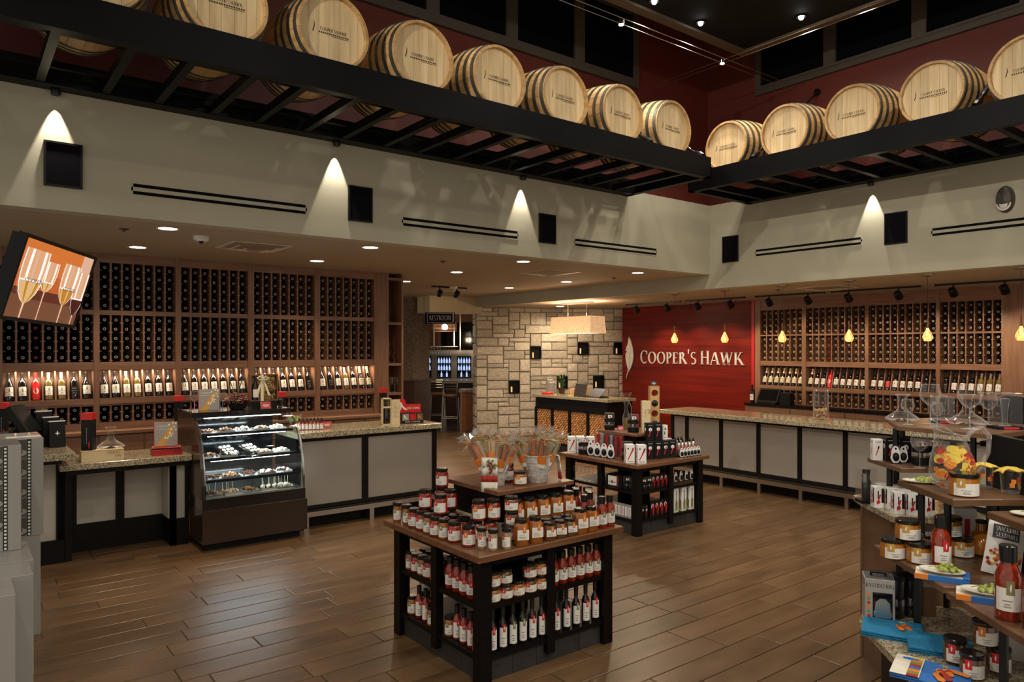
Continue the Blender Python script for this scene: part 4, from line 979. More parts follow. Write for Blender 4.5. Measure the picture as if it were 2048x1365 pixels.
# cake pops with sticks up
pop = [('cake', {c: sm(MB().ball((0, 0, .017), .017, 8, 6), 'cake', c) for c in ('white_candy', 'nut_candy', 'chocolate')}), ('stick', MB().tube([(0, 0, .03), (0, 0, .115)], .0025, 5).mesh('stick', 'paper'))]
pp = [(1.86, 0, 'chocolate'), (1.89, .03, 'chocolate'), (1.915, -.02, 'chocolate'), (2.00, .02, 'nut_candy'), (2.03, -.02, 'nut_candy'), (2.06, .03, 'nut_candy'), (2.09, -.01, 'nut_candy'),
      (2.36, .0, 'white_candy'), (2.385, .03, 'white_candy'), (2.41, -.02, 'white_candy'), (2.435, .02, 'white_candy'), (2.47, -.01, 'white_candy'), (2.495, .03, 'white_candy'), (2.525, 0, 'white_candy'), (2.55, .03, 'white_candy'), (2.58, -.02, 'white_candy'), (2.61, .01, 'white_candy')]
for k, (x, dy_, c) in enumerate(pp):
    o = thing('cake_pop', '%s cake pop standing on bottom deck, %s pop from left' % (kindn[c], ORD[k]), 'cake pop', (x, YF+.12+dy_, .502), 'cake pops in the pastry case')
    inst('cake', pop[0][1][c], o); inst('stick', pop[1][1], o, rot=(RND.uniform(-.1, .1), RND.uniform(-.12, .12), 0))

# ================================================================ TASTING BAR
t = thing('tasting_bar', 'long tasting bar with brushed steel panels and granite top', 'bar counter', (8.4, 4.4, 0))
MB().box(8.21, 8.66, 1.6, 6.84, .2, .915).build('carcass', 'espresso', t); MB().box(8.23, 8.66, 1.6, 6.82, 0, .2).build('plinth', 'espresso', t)
st = [6.56-.5715*k for k in range(9)]
m = MB()
for y in st: m.box(8.185, 8.21, y-.028, y+.028, .2, .915)
m.box(8.187, 8.21, 1.6, 6.84, .875, .915); m.box(8.187, 8.21, 1.6, 6.84, .2, .245); m.box(8.185, 8.21, 6.79, 6.84, .2, .915); m.build('frame', 'espresso', t)
ys = [6.818]+st
for a, b in zip(ys[:-1], ys[1:]): MB().bev(8.197, 8.21, b+.028, a-.028, .245, .875, .001).build('panel', 'steel_panel', t)
MB().bev(8.02, 8.72, 1.6, 6.92, .915, .970, .004).build('granite_top', 'granite', t)
MB().box(8.07, 8.085, 1.6, 6.80, .135, .195).box(8.07, 8.19, 1.6, 6.80, .19, .195).build('foot_rail', 'steel', t)
for k in range(8): y = 5.908+.567-.5675*k; MB().box(8.08, 8.115, y-.022, y+.022, 0, .19).build('rail_post', 'steel', t)

# ================================================================ HOST DESK
t = thing('host_desk', 'black host desk with woven rattan panels before the stone wall', 'desk', (8.9, 9.4, 0))
MB().box(8.51, 9.1, 8.44, 10.27, .74, .955).build('body', 'espresso', t); MB().box(8.53, 9.1, 8.45, 10.26, .12, .74).build('core', 'espresso', t); MB().box(8.56, 9.1, 8.48, 10.2, 0, .12).build('plinth', 'tile_grey', t)
MB().bev(8.46, 9.14, 8.38, 10.31, .955, 1.0, .003).build('granite_top', 'granite', t)
ps = [10.27-.4575*k for k in range(5)]
m = MB()
for y in ps: m.box(8.50, 8.53, y-.03, y+.03, .12, .76)
m.box(8.50, 8.53, 8.44, 10.27, .745, .78); m.box(8.50, 8.53, 8.44, 10.27, .12, .16); m.build('frame', 'espresso', t)
# basket weave panel: crossing cane strips, one strip pair per cell
wv = MB(); nu, nv = 13, 19; W, Hh = .3975, .59
for i in range(nu):
    for j in range(nv):
        u0, u1, v0, v1 = W*i/nu, W*(i+1)/nu, Hh*j/nv, Hh*(j+1)/nv; g = .0012; um, vm = (u0+u1)/2, (v0+v1)/2
        if (i+j) % 2: wv.add([(0, u0+g, v0+g), (0, u1-g, v0+g), (0, u1-g, v1-g), (0, u0+g, v1-g), (-.009, um, v0+g), (-.009, um, v1-g)], [(0, 4, 5, 3), (4, 1, 2, 5)])
        else: wv.add([(0, u0+g, v0+g), (0, u1-g, v0+g), (0, u1-g, v1-g), (0, u0+g, v1-g), (-.009, u0+g, vm), (-.009, u1-g, vm)], [(0, 1, 5, 4), (4, 5, 2, 3)])
wv_me = wv.mesh('rattan_panel', 'rattan')
for k in range(4): o = inst('rattan_panel', wv_me, t); o.matrix_parent_inverse = PINV[t.name]; o.location = (8.522, ps[k+1]+.03, .16); o['kind'] = 'stuff'
# ================================================================ JARS AND BOTTLES (kinds)
FEA = [(-.0, -.5), (.28, -.15), (.34, .15), (.1, .5), (-.12, .3), (-.3, .0), (-.14, -.3)]
def round_label(r, z0, z1, a=58, tagm=None, tz=None, ta=(-16, 16), side=None):
    """white paper with printed lines, a coloured flap with a small feather, a coloured side panel"""
    out = []
    m = MB(); m.patch(r, -a, a, z0, z1, 7); m.mi(1); h = z1-z0
    for f, w in ((.16, 26), (.27, 20), (.42, 34)): m.patch(r+.0005, -w*.6-8, w*.6-8, z0+h*f, z0+h*(f+.05), 3)
    out.append(['front_label', m.mesh('front_label', ['paper', 'ink_grey'])])
    if tagm:
        m = MB(); m.patch(r+.0009, ta[0], ta[1], tz[0], tz[1], 3); m.mi(1); ca, cz, hz = (ta[0]+ta[1])/2, (tz[0]+tz[1])/2, (tz[1]-tz[0])*.42; hw = (ta[1]-ta[0])*.42
        m.add([((r+.0014)*math.sin(math.radians(ca+x*hw)), -(r+.0014)*math.cos(math.radians(ca+x*hw)), cz+z*hz*1.6) for x, z in FEA], [tuple(range(7))])
        out.append(['brand_tag', m.mesh('brand_tag', [tagm, 'paper'])])
    if side: out.append(['side_label', MB().patch(r+.0001, a+1, a+62, z0, z1, 5).mesh('side_label', side)])
    return out
def jar_round(key, h, r, body, tagm, side=None, lid='lid_black', neck=.80, n=14, lz=(.13, .60), tz=(.47, .72)):
    hb = h*.84
    g = sm(MB().lathe([(r*.86, 0), (r, .006), (r, hb*.80), (r*.93, hb*.92), (r*neck, hb)], n), 'glass_jar', body)
    l = sm(MB().lathe([(r*neck+.004, hb-.002), (r*neck+.005, hb), (r*neck+.005, h-.003), (r*neck+.002, h)], n), 'lid', lid)
    KIT[key] = [('glass_jar', g), ('lid', l)]+round_label(r+.0008, h*lz[0], h*lz[1], 58, tagm, (h*tz[0], h*tz[1]), (-46, -14), side)
def jar_square(key, h, w, body, tagm, side=None, lid='lid_black'):
    b = MB(); hb = h*.86; hw = w/2; c = w*.16
    def ring(s, z): return [(x*s, y*s, z) for x, y in ((-hw+c, -hw), (hw-c, -hw), (hw, -hw+c), (hw, hw-c), (hw-c, hw), (-hw+c, hw), (-hw, hw-c), (-hw, -hw+c))]
    R_ = [ring(.92, 0), ring(1, .005), ring(1, hb*.86), ring(.84, hb*.97), ring(.8, hb)]
    b.add(sum(R_, []), [tuple(reversed(range(8)))]+[(i*8+k, i*8+(k+1) % 8, i*8+8+(k+1) % 8, i*8+8+k) for i in range(4) for k in range(8)])
    g = sm(b, 'glass_jar', body); lr = hw*.92
    l = sm(MB().lathe([(lr, hb-.002), (lr, h-.003), (lr-.003, h)], 14), 'lid', lid)
    lab, tg, sd = MB(), MB(), MB(); e = hw+.0009; z0, z1 = h*.24, h*.62
    for rot in (0, 1):       # printed on two neighbouring faces
        M = Matrix.Rotation(-PI/2*rot, 4, 'Z')
        if rot == 0:
            lab.xf(M, lambda q: q.mi(0).add([(-hw*.74, -e, z0), (hw*.98, -e, z0), (hw*.98, -e, z1), (-hw*.74, -e, z1)], [(0,1,2,3)]))
            lab.xf(M, lambda q: [q.mi(1).add([(-hw*.5, -e-.0004, z0+(z1-z0)*f), (hw*.6*k, -e-.0004, z0+(z1-z0)*f), (hw*.6*k, -e-.0004, z0+(z1-z0)*(f+.05)), (-hw*.5, -e-.0004, z0+(z1-z0)*(f+.05))], [(0,1,2,3)]) for f, k in ((.14, .7), (.26, 1), (.42, .5))])
            tg.xf(M, lambda q: (q.mi(0).add([(hw*.05, -e-.0007, h*.50), (hw*.55, -e-.0007, h*.50), (hw*.55, -e-.0007, h*.80), (hw*.05, -e-.0007, h*.80)], [(0,1,2,3)]), q.mi(1).add([(hw*.3+x*hw*.22, -e-.0011, h*.64+z*h*.16) for x, z in FEA], [tuple(range(7))])))
        else: sd.xf(M, lambda q: q.add([(-hw*.8, -e+.0002, z0), (hw*.98, -e+.0002, z0), (hw*.98, -e+.0002, z1), (-hw*.8, -e+.0002, z1)], [(0,1,2,3)]))
    KIT[key] = [('glass_jar', g), ('lid', l), ('front_label', lab.mesh('front_label', ['paper', 'ink_grey'])), ('brand_tag', tg.mesh('brand_tag', [tagm, 'paper']))]+([('side_label', sd.mesh('side_label', side))] if side else [])
def bottle(key, h, r, body, tagm, kind, lid='lid_black', side=None):
    if kind == 'vinegar': pr = [(r*.9, 0), (r, .005), (r, h*.56), (r*.8, h*.63), (r*.45, h*.70), (r*.42, h*.86)]; cp = [(r*.52, h*.74), (r*.55, h*.99), (r*.4, h)]; lz = (h*.08, h*.52); tz = (h*.42, h*.60)
    else: pr = [(r*.9, 0), (r, .005), (r, h*.58), (r*.85, h*.66), (r*.55, h*.76), (r*.5, h*.82)]; cp = [(r*.66, h*.78), (r*.68, h*.985), (r*.6, h)]; lz = (h*.14, h*.45); tz = (h*.36, h*.55)
    KIT[key] = [('glass_bottle', sm(MB().lathe(pr, 14), 'glass_bottle', body)), ('cap', sm(MB().lathe(cp, 12), 'cap', lid))]+round_label(r+.0008, *lz, 60, tagm, tz, (-12, 22), side)
jar_round('jar_red', .118, .041, 'sauce_red', 'tag_red', 'tag_red'); jar_round('jar_olive', .118, .037, 'sauce_orange', 'tag_olive', 'tag_olive'); jar_round('jar_orange', .118, .041, 'sauce_red', 'tag_orange', 'tag_orange')
jar_round('jar_low', .085, .043, 'sauce_brown', 'tag_red', 'tag_red'); jar_round('jar_loworange', .085, .043, 'sauce_orange', 'tag_orange', 'tag_orange'); jar_round('jar_lowolive', .085, .040, 'sauce_brown', 'tag_olive', 'tag_olive')
jar_round('spice_red', .118, .0265, 'spice', 'tag_red', None, neck=.94); jar_round('spice_olive', .125, .027, 'sauce_orange', 'tag_olive', 'tag_olive', neck=.94)
jar_square('sq_tall', .150, .078, 'sauce_orange', 'tag_orange', 'tag_orange'); jar_square('sq_low', .102, .070, 'sauce_brown', 'tag_orange', 'tag_orange')
bottle('sauce', .195, .033, 'sauce_red', 'tag_olive', 'sauce'); bottle('sauce_redtag', .185, .033, 'sauce_red', 'tag_red', 'sauce', side='tag_red'); bottle('hot', .20, .027, 'sauce_red', 'tag_red', 'vinegar', side='tag_red')
bottle('vin_red', .245, .0245, 'vinegar', 'tag_red', 'vinegar'); bottle('vin_olive', .245, .0245, 'vinegar', 'tag_olive', 'vinegar')
bottle('big_sauce', .27, .043, 'sauce_red', 'tag_olive', 'sauce'); bottle('big_sauce_red', .235, .041, 'sauce_red', 'tag_red', 'sauce', side='tag_red')
jar_round('squat_ochre', .093, .054, 'amber', 'tag_ochre', 'tag_ochre', neck=.92, n=18, lz=(.07, .60), tz=(.42, .82)); jar_round('squat_red', .095, .042, 'sauce_brown', 'tag_red', 'tag_red', neck=.92, n=18, lz=(.07, .60), tz=(.42, .82)); jar_round('squat_orange', .095, .042, 'sauce_brown', 'tag_orange', 'tag_orange', neck=.92, n=18, lz=(.07, .60), tz=(.42, .82))
JD = {'jar_red': ('sauce_jar', 'red sauce jar with red label', 'jar'), 'jar_olive': ('sauce_jar', 'orange sauce jar with olive label', 'jar'), 'jar_orange': ('sauce_jar', 'red sauce jar with orange label', 'jar'),
      'jar_low': ('preserve_jar', 'low jar with red tag', 'jar'), 'jar_loworange': ('preserve_jar', 'low jar with orange tag', 'jar'), 'jar_lowolive': ('preserve_jar', 'low jar with olive tag', 'jar'),
      'spice_red': ('spice_jar', 'slim spice jar with red tag', 'jar'), 'spice_olive': ('spice_jar', 'slim jar with olive tag', 'jar'), 'sq_tall': ('pickle_jar', 'tall square jar with orange tag', 'jar'), 'sq_low': ('pickle_jar', 'low square jar with orange tag', 'jar'),
      'sauce': ('sauce_bottle', 'red sauce bottle with olive tag', 'bottle'), 'sauce_redtag': ('sauce_bottle', 'red sauce bottle with red label', 'bottle'), 'hot': ('sauce_bottle', 'slim red bottle with red label', 'bottle'),
      'vin_red': ('vinegar_bottle', 'dark vinegar bottle with red tag', 'bottle'), 'vin_olive': ('vinegar_bottle', 'dark vinegar bottle with olive tag', 'bottle'),
      'big_sauce': ('sauce_bottle', 'big red sauce bottle with olive tag', 'bottle'), 'big_sauce_red': ('sauce_bottle', 'big red sauce bottle with red label', 'bottle'),
      'squat_ochre': ('preserve_jar', 'squat jar with ochre tag', 'jar'), 'squat_red': ('preserve_jar', 'squat dark jar with red tag', 'jar'), 'squat_orange': ('preserve_jar', 'squat dark jar with orange tag', 'jar')}
FACE = math.radians(-38)       # turned to the middle of the shop
def jar(key, loc, where, rz=None, group=None, s=1.):
    n, d, c = JD[key]
    return place(key, n, d+' '+where, c, loc, FACE+RND.uniform(-.25, .25) if rz is None else rz, group, s)

# ================================================================ FRONT ISLAND
def island(x0, x1, y0, y1, zt, label, tile=True):
    t = thing('display_island', label, 'display table', ((x0+x1)/2, (y0+y1)/2, 0))
    MB().bev(x0, x1, y0, y1, zt-.035, zt, .004).build('table_top', 'walnut_top', t)
    a, b, c, d = x0+.05, x1-.05, y0+.05, y1-.05; L = .075
    for x, y in ((a, c), (b-L, c), (a, d-L), (b-L, d-L)): MB().box(x, x+L, y, y+L, 0, zt-.035).build('leg', 'espresso', t)
    xm, ym = (a+b)/2, (c+d)/2
    for x0_, x1_, y0_, y1_ in ((xm-.03, xm+.03, c, c+.05), (xm-.03, xm+.03, d-.05, d), (a, a+.05, ym-.03, ym+.03), (b-.05, b, ym-.03, ym+.03)): MB().box(x0_, x1_, y0_, y1_, .06, zt-.035).build('mid_post', 'espresso', t)
    for z in (.125, .405): MB().box(a+.01, b-.01, c+.012, d-.012, z, z+.028).build('shelf', 'espresso', t)
    MB().box(a+.02, b-.02, c+.02, d-.02, zt-.085, zt-.036).build('apron', 'espresso', t)
    MB().box(xm-.012, xm+.012, c+.30, d-.30, .153, zt-.085).build('inner_panel', 'espresso', t); MB().box(a+.30, b-.30, ym-.012, ym+.012, .153, zt-.085).build('inner_panel', 'espresso', t)
    MB().box(a+.05, b-.05, c+.05, d-.05, .0, .122).build('base_core', 'tile_grey', t)
    n = 5
    for k in range(n):
        u0, u1 = a+L+(b-a-2*L)*k/n, a+L+(b-a-2*L)*(k+1)/n; MB().box(u0+.0015, u1-.0015, c+.035, c+.05, .001, .118).build('base_tile', 'tile_grey', t)
        v0, v1 = c+L+(d-c-2*L)*k/n, c+L+(d-c-2*L)*(k+1)/n; MB().box(a+.035, a+.05, v0+.0015, v1-.0015, .001, .118).build('base_tile', 'tile_grey', t)
    return t
ZI = .73
island(2.225, 3.337, 3.165, 4.24, ZI, 'dark wooden display island stacked with sauce jars, in front')
G1 = 'jars and bottles on the front island'
left_edge = [('spice_olive', 2.277, 4.15), ('spice_olive', 2.290, 4.05), ('jar_red', 2.293, 3.955), ('jar_red', 2.298, 3.87), ('jar_olive', 2.287, 3.775), ('jar_red', 2.286, 3.69), ('jar_olive', 2.292, 3.61), ('jar_red', 2.300, 3.515), ('jar_orange', 2.315, 3.39)]
for i, (k, x, y) in enumerate(left_edge): jar(k, (x, y, ZI), 'on left edge of front island, %s from far corner' % ORD[i], group=G1)
for i, (k, x, y) in enumerate([('jar_red', 2.39, 3.98), ('jar_olive', 2.388, 3.87), ('jar_red', 2.386, 3.76), ('jar_olive', 2.392, 3.66), ('jar_orange', 2.40, 3.56)]): jar(k, (x, y, ZI), 'second row behind island left edge, %s from front' % ORD[4-i], group=G1)
for i, (x, y) in enumerate(((2.345, 3.305), (2.372, 3.235), (2.45, 3.212), (2.485, 3.265))): jar('spice_red', (x, y, ZI), 'at front corner of island, %s from left' % ORD[i], group=G1)
front = [('sq_tall', 2.56, 3.225), ('sq_tall', 2.66, 3.222), ('sq_low', 2.76, 3.215), ('sq_low', 2.845, 3.215), ('sq_low', 2.925, 3.215), ('sq_tall', 3.01, 3.218), ('sq_tall', 3.10, 3.218), ('sauce', 3.205, 3.225), ('sauce', 3.275, 3.228)]
for i, (k, x, y) in enumerate(front): jar(k, (x, y, ZI), 'along right front edge of island, %s from corner' % ORD[i], rz=RND.uniform(-.2, .05)-.25, group=G1)
for i, (k, x, y) in enumerate((('sq_low', 2.70, 3.298), ('sq_low', 2.80, 3.293), ('sq_low', 2.885, 3.293), ('sq_low', 2.97, 3.298))): jar(k, (x, y, ZI), 'in second row behind right front edge, %s from corner' % ORD[i], rz=-.3, group=G1)
# stacked second storey on the left side
for i, (k, x, y, z) in enumerate((('jar_red', 2.345, 3.915, .118), ('jar_red', 2.338, 3.725, .118), ('jar_orange', 2.42, 3.47, .0), ('jar_orange', 2.50, 3.44, .0), ('jar_orange', 2.43, 3.455, .118), ('jar_orange', 2.515, 3.425, .118), ('jar_red', 2.478, 3.93, .0), ('jar_red', 2.478, 3.93, .118), ('jar_red', 2.478, 3.93, .236), ('jar_red', 2.47, 3.82, .0), ('jar_red', 2.47, 3.82, .118), ('jar_low', 2.585, 3.34, .0), ('jar_low', 2.585, 3.34, .085), ('jar_low', 2.585, 3.345, .17))):
    jar(k, (x, y, ZI+z), ['atop the left edge jars, farther one', 'atop the left edge jars, nearer one', 'under the left stacked pair', 'under the right stacked pair', 'stacked left, facing the front corner', 'stacked right, facing the front corner', 'at bottom of tall stack by the towel', 'in middle of tall stack by the towel', 'on top of tall stack by the towel', 'at bottom of short stack by the towel', 'on top of short stack by the towel', 'at bottom of stack at riser corner', 'in middle of stack at riser corner', 'on top of stack at riser corner'][i], group=G1)
# riser
ZR = 1.0
t = thing('riser_shelf', 'wooden riser board on white box in middle of front island', 'riser', (2.82, 3.72, ZI))
MB().bev(2.55, 3.16, 3.43, 4.03, ZR-.025, ZR, .003).build('riser_board', 'walnut_top', t); MB().box(2.60, 3.12, 3.48, 3.98, ZI+.07, ZR-.025).build('riser_box', 'espresso', t); MB().box(2.57, 3.14, 3.345, 4.0, ZI, ZI+.07).build('white_base', 'paper_cream', t)
for i in range(5): jar('sq_tall', (2.655+.103*i, 3.395, ZI+.07), 'in row on white base before riser, %s from left' % ORD[i], rz=-.25, group=G1)
k = 0
for j in range(3):
    for i in range(4 if j else 3):
        x, y = 3.19+.075*(i % 2)-.02*j+.0, 3.33+.10*i+.0
        jar('sauce', (3.155+.085*j-.0 if j < 2 else 3.27, 3.33+.13*i+.04*j, ZI), 'in right island cluster, %s of rank %s' % (ORD[i], ORD[j]), group=G1)
# buckets with pasta
def bucket(x, y, label, mats, towel):
    t = thing('metal_bucket', label, 'bucket', (x, y, ZR), 'embossed pails on the front island')
    m = MB(); m.lathe([(.062, 0), (.066, .004), (.084, .125), (.088, .128), (.088, .134), (.092, .165), (.098, .168), (.098, .174), (.092, .174), (.060, .02)], 28, (x, y, ZR)); m.build('pail', 'galvanized', t, smooth=True)
    m = MB()
    for k in range(14):       # embossed scrolls
        a = 2*PI*k/14
        for s, zc, rc in ((1, .045, .012), (-1, .085, .014)):
            pts = []
            for q in range(9):
                w = q/8*5.2; rr_ = rc*(1-q/10); zz = zc+rr_*math.sin(w); R_ = .066+(zz-.004)/.121*.018+.0008
                b = a+s*(.09+rr_*math.cos(w)/.075); pts.append((x+R_*math.cos(b), y+R_*math.sin(b), ZR+zz))
            m.tube(pts, .0022, 4)
    m.build('embossing', 'galvanized', t, smooth=True)
    k = 0
    for (dx, dy, tl, az, c) in mats:
        bag = thing('pasta_bag', '%s pasta bundle in cellophane in the %s bucket, %s bag' % ({'pasta_orange': 'orange', 'pasta_straw': 'straw'}[c], towel, ORD[k]), 'pasta', (x+dx, y+dy, ZR+.09), 'cellophane pasta bags in the buckets')
        az = math.atan2(dx, -dy); bag.rotation_euler = (Matrix.Rotation(az, 4, 'Z') @ Matrix.Rotation(tl*1.25+.12, 4, 'X')).to_euler()
        m = MB(); rg = random.Random(k*7+int(x*100))
        for q in range(40): a, r_ = rg.uniform(0, 6.28), .030*math.sqrt(rg.random()); m.mi(1 if q % 7 == 0 else 0); m.tube([(r_*math.cos(a)*.8, r_*math.sin(a)*.8, -.06), (r_*math.cos(a), r_*math.sin(a), .18+rg.uniform(-.015, .01))], .0042, 4)
        inst('pasta', m.mesh('pasta', [c, 'pasta_green']), bag)['kind'] = 'stuff'
        m = MB(); n = 14; prof = [(.030, -.05), (.040, .06), (.042, .17), (.014, .195), (.034, .215), (.060, .25)]; vs = []
        for i, (r_, z) in enumerate(prof):
            for q in range(n): a = 2*PI*q/n; j = 1+(.35 if q % 2 else -.25)*(i >= 3); vs.append((r_*j*math.cos(a)+rg.uniform(-.003, .003), r_*j*math.sin(a)+rg.uniform(-.003, .003), z+(rg.uniform(-.02, .02) if i == 5 else 0)))
        m.add(vs, [(i*n+q, i*n+(q+1) % n, i*n+n+(q+1) % n, i*n+n+q) for i in range(5) for q in range(n)])
        inst('cellophane', m.mesh('cellophane', 'cellophane'), bag)
        m = MB()
        for q in range(18):
            a = rg.uniform(0, 6.28); e = rg.uniform(-.2, .7); L = rg.uniform(.05, .09); p = Vector((math.cos(a)*math.cos(e), math.sin(a)*math.cos(e), math.sin(e)))
            m.mi(q % 3); m.tube([Vector((0, 0, .194)), Vector((0, 0, .198))+p*L*.6, Vector((0, 0, .187))+p*L], .0032, 4)
        inst('raffia_tie', m.mesh('raffia_tie', ['pasta_orange', 'pasta_straw', 'pasta_green']), bag)
        m = MB(); m.patch(.0425, -40, 40, .02, .045, 4); m.mi(1); m.patch(.0427, -40, 40, .045, .10, 4); inst('bag_label', m.mesh('bag_label', ['paper', 'tag_orange']), bag, rot=(0, 0, -az-.7)); k += 1
bucket(2.66, 3.62, 'embossed metal bucket of pasta with grape towel, left one', [(-.05, .02, .28, 2.0, 'pasta_orange'), (.0, -.045, .22, 3.4, 'pasta_orange'), (.045, -.02, .30, 4.5, 'pasta_orange'), (.02, .045, .2, .4, 'pasta_straw'), (-.035, .05, .22, 1.2, 'pasta_straw')], 'left')
bucket(2.945, 3.545, 'embossed metal bucket of pasta, right one', [(-.045, .03, .25, 1.9, 'pasta_straw'), (-.01, -.045, .14, 3.2, 'pasta_orange'), (.045, -.03, .2, 4.4, 'pasta_straw'), (.03, .045, .22, .2, 'pasta_straw'), (.0, .0, .05, 0, 'pasta_orange')], 'right')
jar('jar_loworange', (2.795, 3.53, ZR), 'between the two buckets, in front', group=G1); jar('jar_orange', (2.80, 3.66, ZR), 'between the two buckets, behind', group=G1)
# towels hung over the pails
def hung_towel(path, w, dirv, label, design):
    m = MB(); d = Vector(dirv); n = 8; vs = []
    for i, p in enumerate(path):
        for q in range(n+1): f = q/n-.5; fold = .006*math.sin(q*2.1+i*.3); vs.append(Vector(p)+d*w*f+Vector((-d.y, d.x, 0))*fold)
    t = thing('kitchen_towel', label, 'towel', path[-1])
    for i in range(len(path)-1):
        m.mi(1 if design[i] else 0)
        m.add([vs[i*(n+1)+q] for q in range(n+1)]+[vs[(i+1)*(n+1)+q] for q in range(n+1)], [(q, q+1, n+2+q, n+1+q) for q in range(n)])
    o = m.build('cloth', ['towel_white', 'fabric_red'], t, smooth=True); md = o.modifiers.new('thickness', 'SOLIDIFY'); md.thickness = .004
    return t, path, d, w
vx = Vector((-.70, -.71, 0))
p0 = Vector((2.60, 3.575, ZR+.176))
path = [Vector((2.63, 3.60, ZR+.15)), p0+Vector((.0, .0, .004)), p0+vx*.02, p0+vx*.028+Vector((0, 0, -.05)), p0+vx*.03+Vector((0, 0, -.10)), p0+vx*.03+Vector((0, 0, -.14)), p0+vx*.033+Vector((0, 0, -.20))]
tw, _, d_, w_ = hung_towel(path, .10, (.71, -.70, 0), 'white towel printed with red grapes hung over left bucket', [0, 0, 0, 0, 1, 0])
m = MB(); rg = random.Random(3)
for k in range(26):
    f = rg.uniform(-.25, .25)*(1-k/40); c = p0+vx*.036+Vector((.71, -.70, 0))*(f*.08+.008)+Vector((0, 0, -.02-k*.0028)); m.ball(tuple(c), .0055, 6, 4)
m.build('grape_print', 'grape_red', tw, smooth=True)
m = MB()
for k in range(9): c = p0+vx*.034+Vector((.71, -.70, 0))*rg.uniform(-.045, .045)+Vector((0, 0, rg.uniform(-.06, -.005))); m.ball(tuple(c), .008, 6, 4, .7)
m.build('leaf_print', 'fabric_green', tw, smooth=True)
p1 = Vector((3.035, 3.50, ZR+.176)); v2 = Vector((.75, -.6, 0))
path = [p1-v2*.03+Vector((0, 0, -.02)), p1, p1+v2*.03+Vector((0, 0, -.01)), p1+v2*.04+Vector((0, 0, -.06)), p1+v2*.05+Vector((0, 0, -.12)), p1+v2*.055+Vector((0, 0, -.16)), p1+v2*.06+Vector((0, 0, -.21))]
hung_towel(path, .06, (.3, .95, 0), 'rolled white towel with red band hung over right bucket', [0, 0, 0, 0, 1, 0])
# shelves of the front island (left face: -X side; right face: -Y side)
xa, yc = 2.31, 3.25
Z1, Z2 = .433, .153
g = 'bottles on the shelves of the front island'
for i in range(5): jar('jar_red' if i % 2 else 'jar_olive', (2.335, 4.075-.075*i, Z1), 'upper left-face shelf, far bay, %s from left' % ORD[i], group=g)
for i in range(5): jar('jar_red', (2.43, 4.06-.075*i, Z1), 'upper left-face shelf, far bay, back row %s' % ORD[i], group=g)
for i in range(5): jar('sauce_redtag', (2.335, 3.61-.075*i, Z1), 'upper left-face shelf, near bay, %s from left' % ORD[i], group=g)
for i, k in enumerate(('jar_olive', 'hot', 'hot', 'jar_olive')): jar(k, (2.335, 4.05-.08*i, Z2), 'lower left-face shelf, far bay, %s from left' % ORD[i], group=g)
jar('jar_orange', (2.43, 4.06, Z2+.0), 'lower left-face shelf, far bay, behind', group=g); jar('jar_orange', (2.43, 4.06, Z2+.118), 'lower left-face shelf, far bay, stacked behind', group=g)
for i, k in enumerate(('jar_olive', 'hot', 'hot', 'hot', 'jar_olive')): jar(k, (2.335, 3.61-.072*i, Z2), 'lower left-face shelf, near bay, %s from left' % ORD[i], group=g)
for i, (k, z) in enumerate((('jar_loworange', 0), ('jar_low', 0), ('jar_loworange', 0), ('jar_low', 0), ('jar_loworange', 0), ('jar_loworange', 1), ('jar_lowolive', 1), (None, 1), ('jar_low', 1), ('jar_loworange', 1))):
    if k: jar(k, (2.395+.0875*(i % 5), 3.268, Z1+.085*z), 'upper right-face shelf, near bay, %s, %s from left' % ('stacked' if z else 'bottom', ORD[i % 5]), rz=-.35, group=g)
for i, k in enumerate(('vin_red', 'vin_red', 'vin_olive', 'vin_olive', 'vin_red', 'vin_red')): jar(k, (2.388+.0715*i, 3.262, Z2), 'lower right-face shelf, near bay, %s from left' % ORD[i], rz=-.35, group=g)
for i in range(6): jar('sauce', (2.845+.071*i, 3.272, Z1), 'upper right-face shelf, far bay, %s from left' % ORD[i], rz=-.35, group=g)
for i, k in enumerate(('vin_red', 'vin_red', 'vin_olive', 'vin_red', 'vin_red')): jar(k, (2.86+.08*i, 3.262, Z2), 'lower right-face shelf, far bay, %s from left' % ORD[i], rz=-.35, group=g)
# ================================================================ BOXED AND BLISTER-PACKED GOODS (kinds)
def flat(m, pts, y): m.add([(x, y, z) for x, z in pts], [tuple(range(len(pts)))]); return m
def rectp(x0, x1, z0, z1): return [(x0, z0), (x1, z0), (x1, z1), (x0, z1)]
def both(m, w, d, fn):
    """print the same motif on the front (-Y) and left (-X) faces of a w x d box"""
    fn(m, -d/2-.0006)
    n = len(m.v); q = MB(); q.cur = m.cur; fn(q, -w/2-.0006)
    for k, f in enumerate(q.f): m.f.append(tuple(i+n for i in f)); m.m.append(q.m[k])
    m.v += [tuple(Matrix.Rotation(-PI/2, 4, 'Z') @ Vector(p)) for p in q.v]
def carton(key, w, d, h, base, prints, bev=.002):
    """prints: list of (material, fn(m, y))"""
    b = MB().bev(-w/2, w/2, -d/2, d/2, 0, h, bev).mesh('carton', base); m = MB()
    for k, (mt, fn) in enumerate(prints): m.mi(k); both(m, w, d, fn)
    KIT[key] = [('carton', b), ('print', m.mesh('print', [p[0] for p in prints]))]
def tool(x, z, s, slant=.35):      # opener silhouette: slim body with a round head
    def fn(m, y): flat(m, [(x-s*.5-slant*s*.6, z-s), (x-s*.32-slant*s*.6, z-s), (x+s*.18+slant*s*.4, z+s*.5), (x+s*.3+slant*s*.6, z+s), (x-s*.05+slant*s*.6, z+s), (x-s*.12+slant*s*.3, z+s*.4)], y)
    return fn
def disc(x, z, r, n=12):
    def fn(m, y): flat(m, [(x+r*math.cos(2*PI*k/n), z+r*math.sin(2*PI*k/n)) for k in range(n)], y)
    return fn
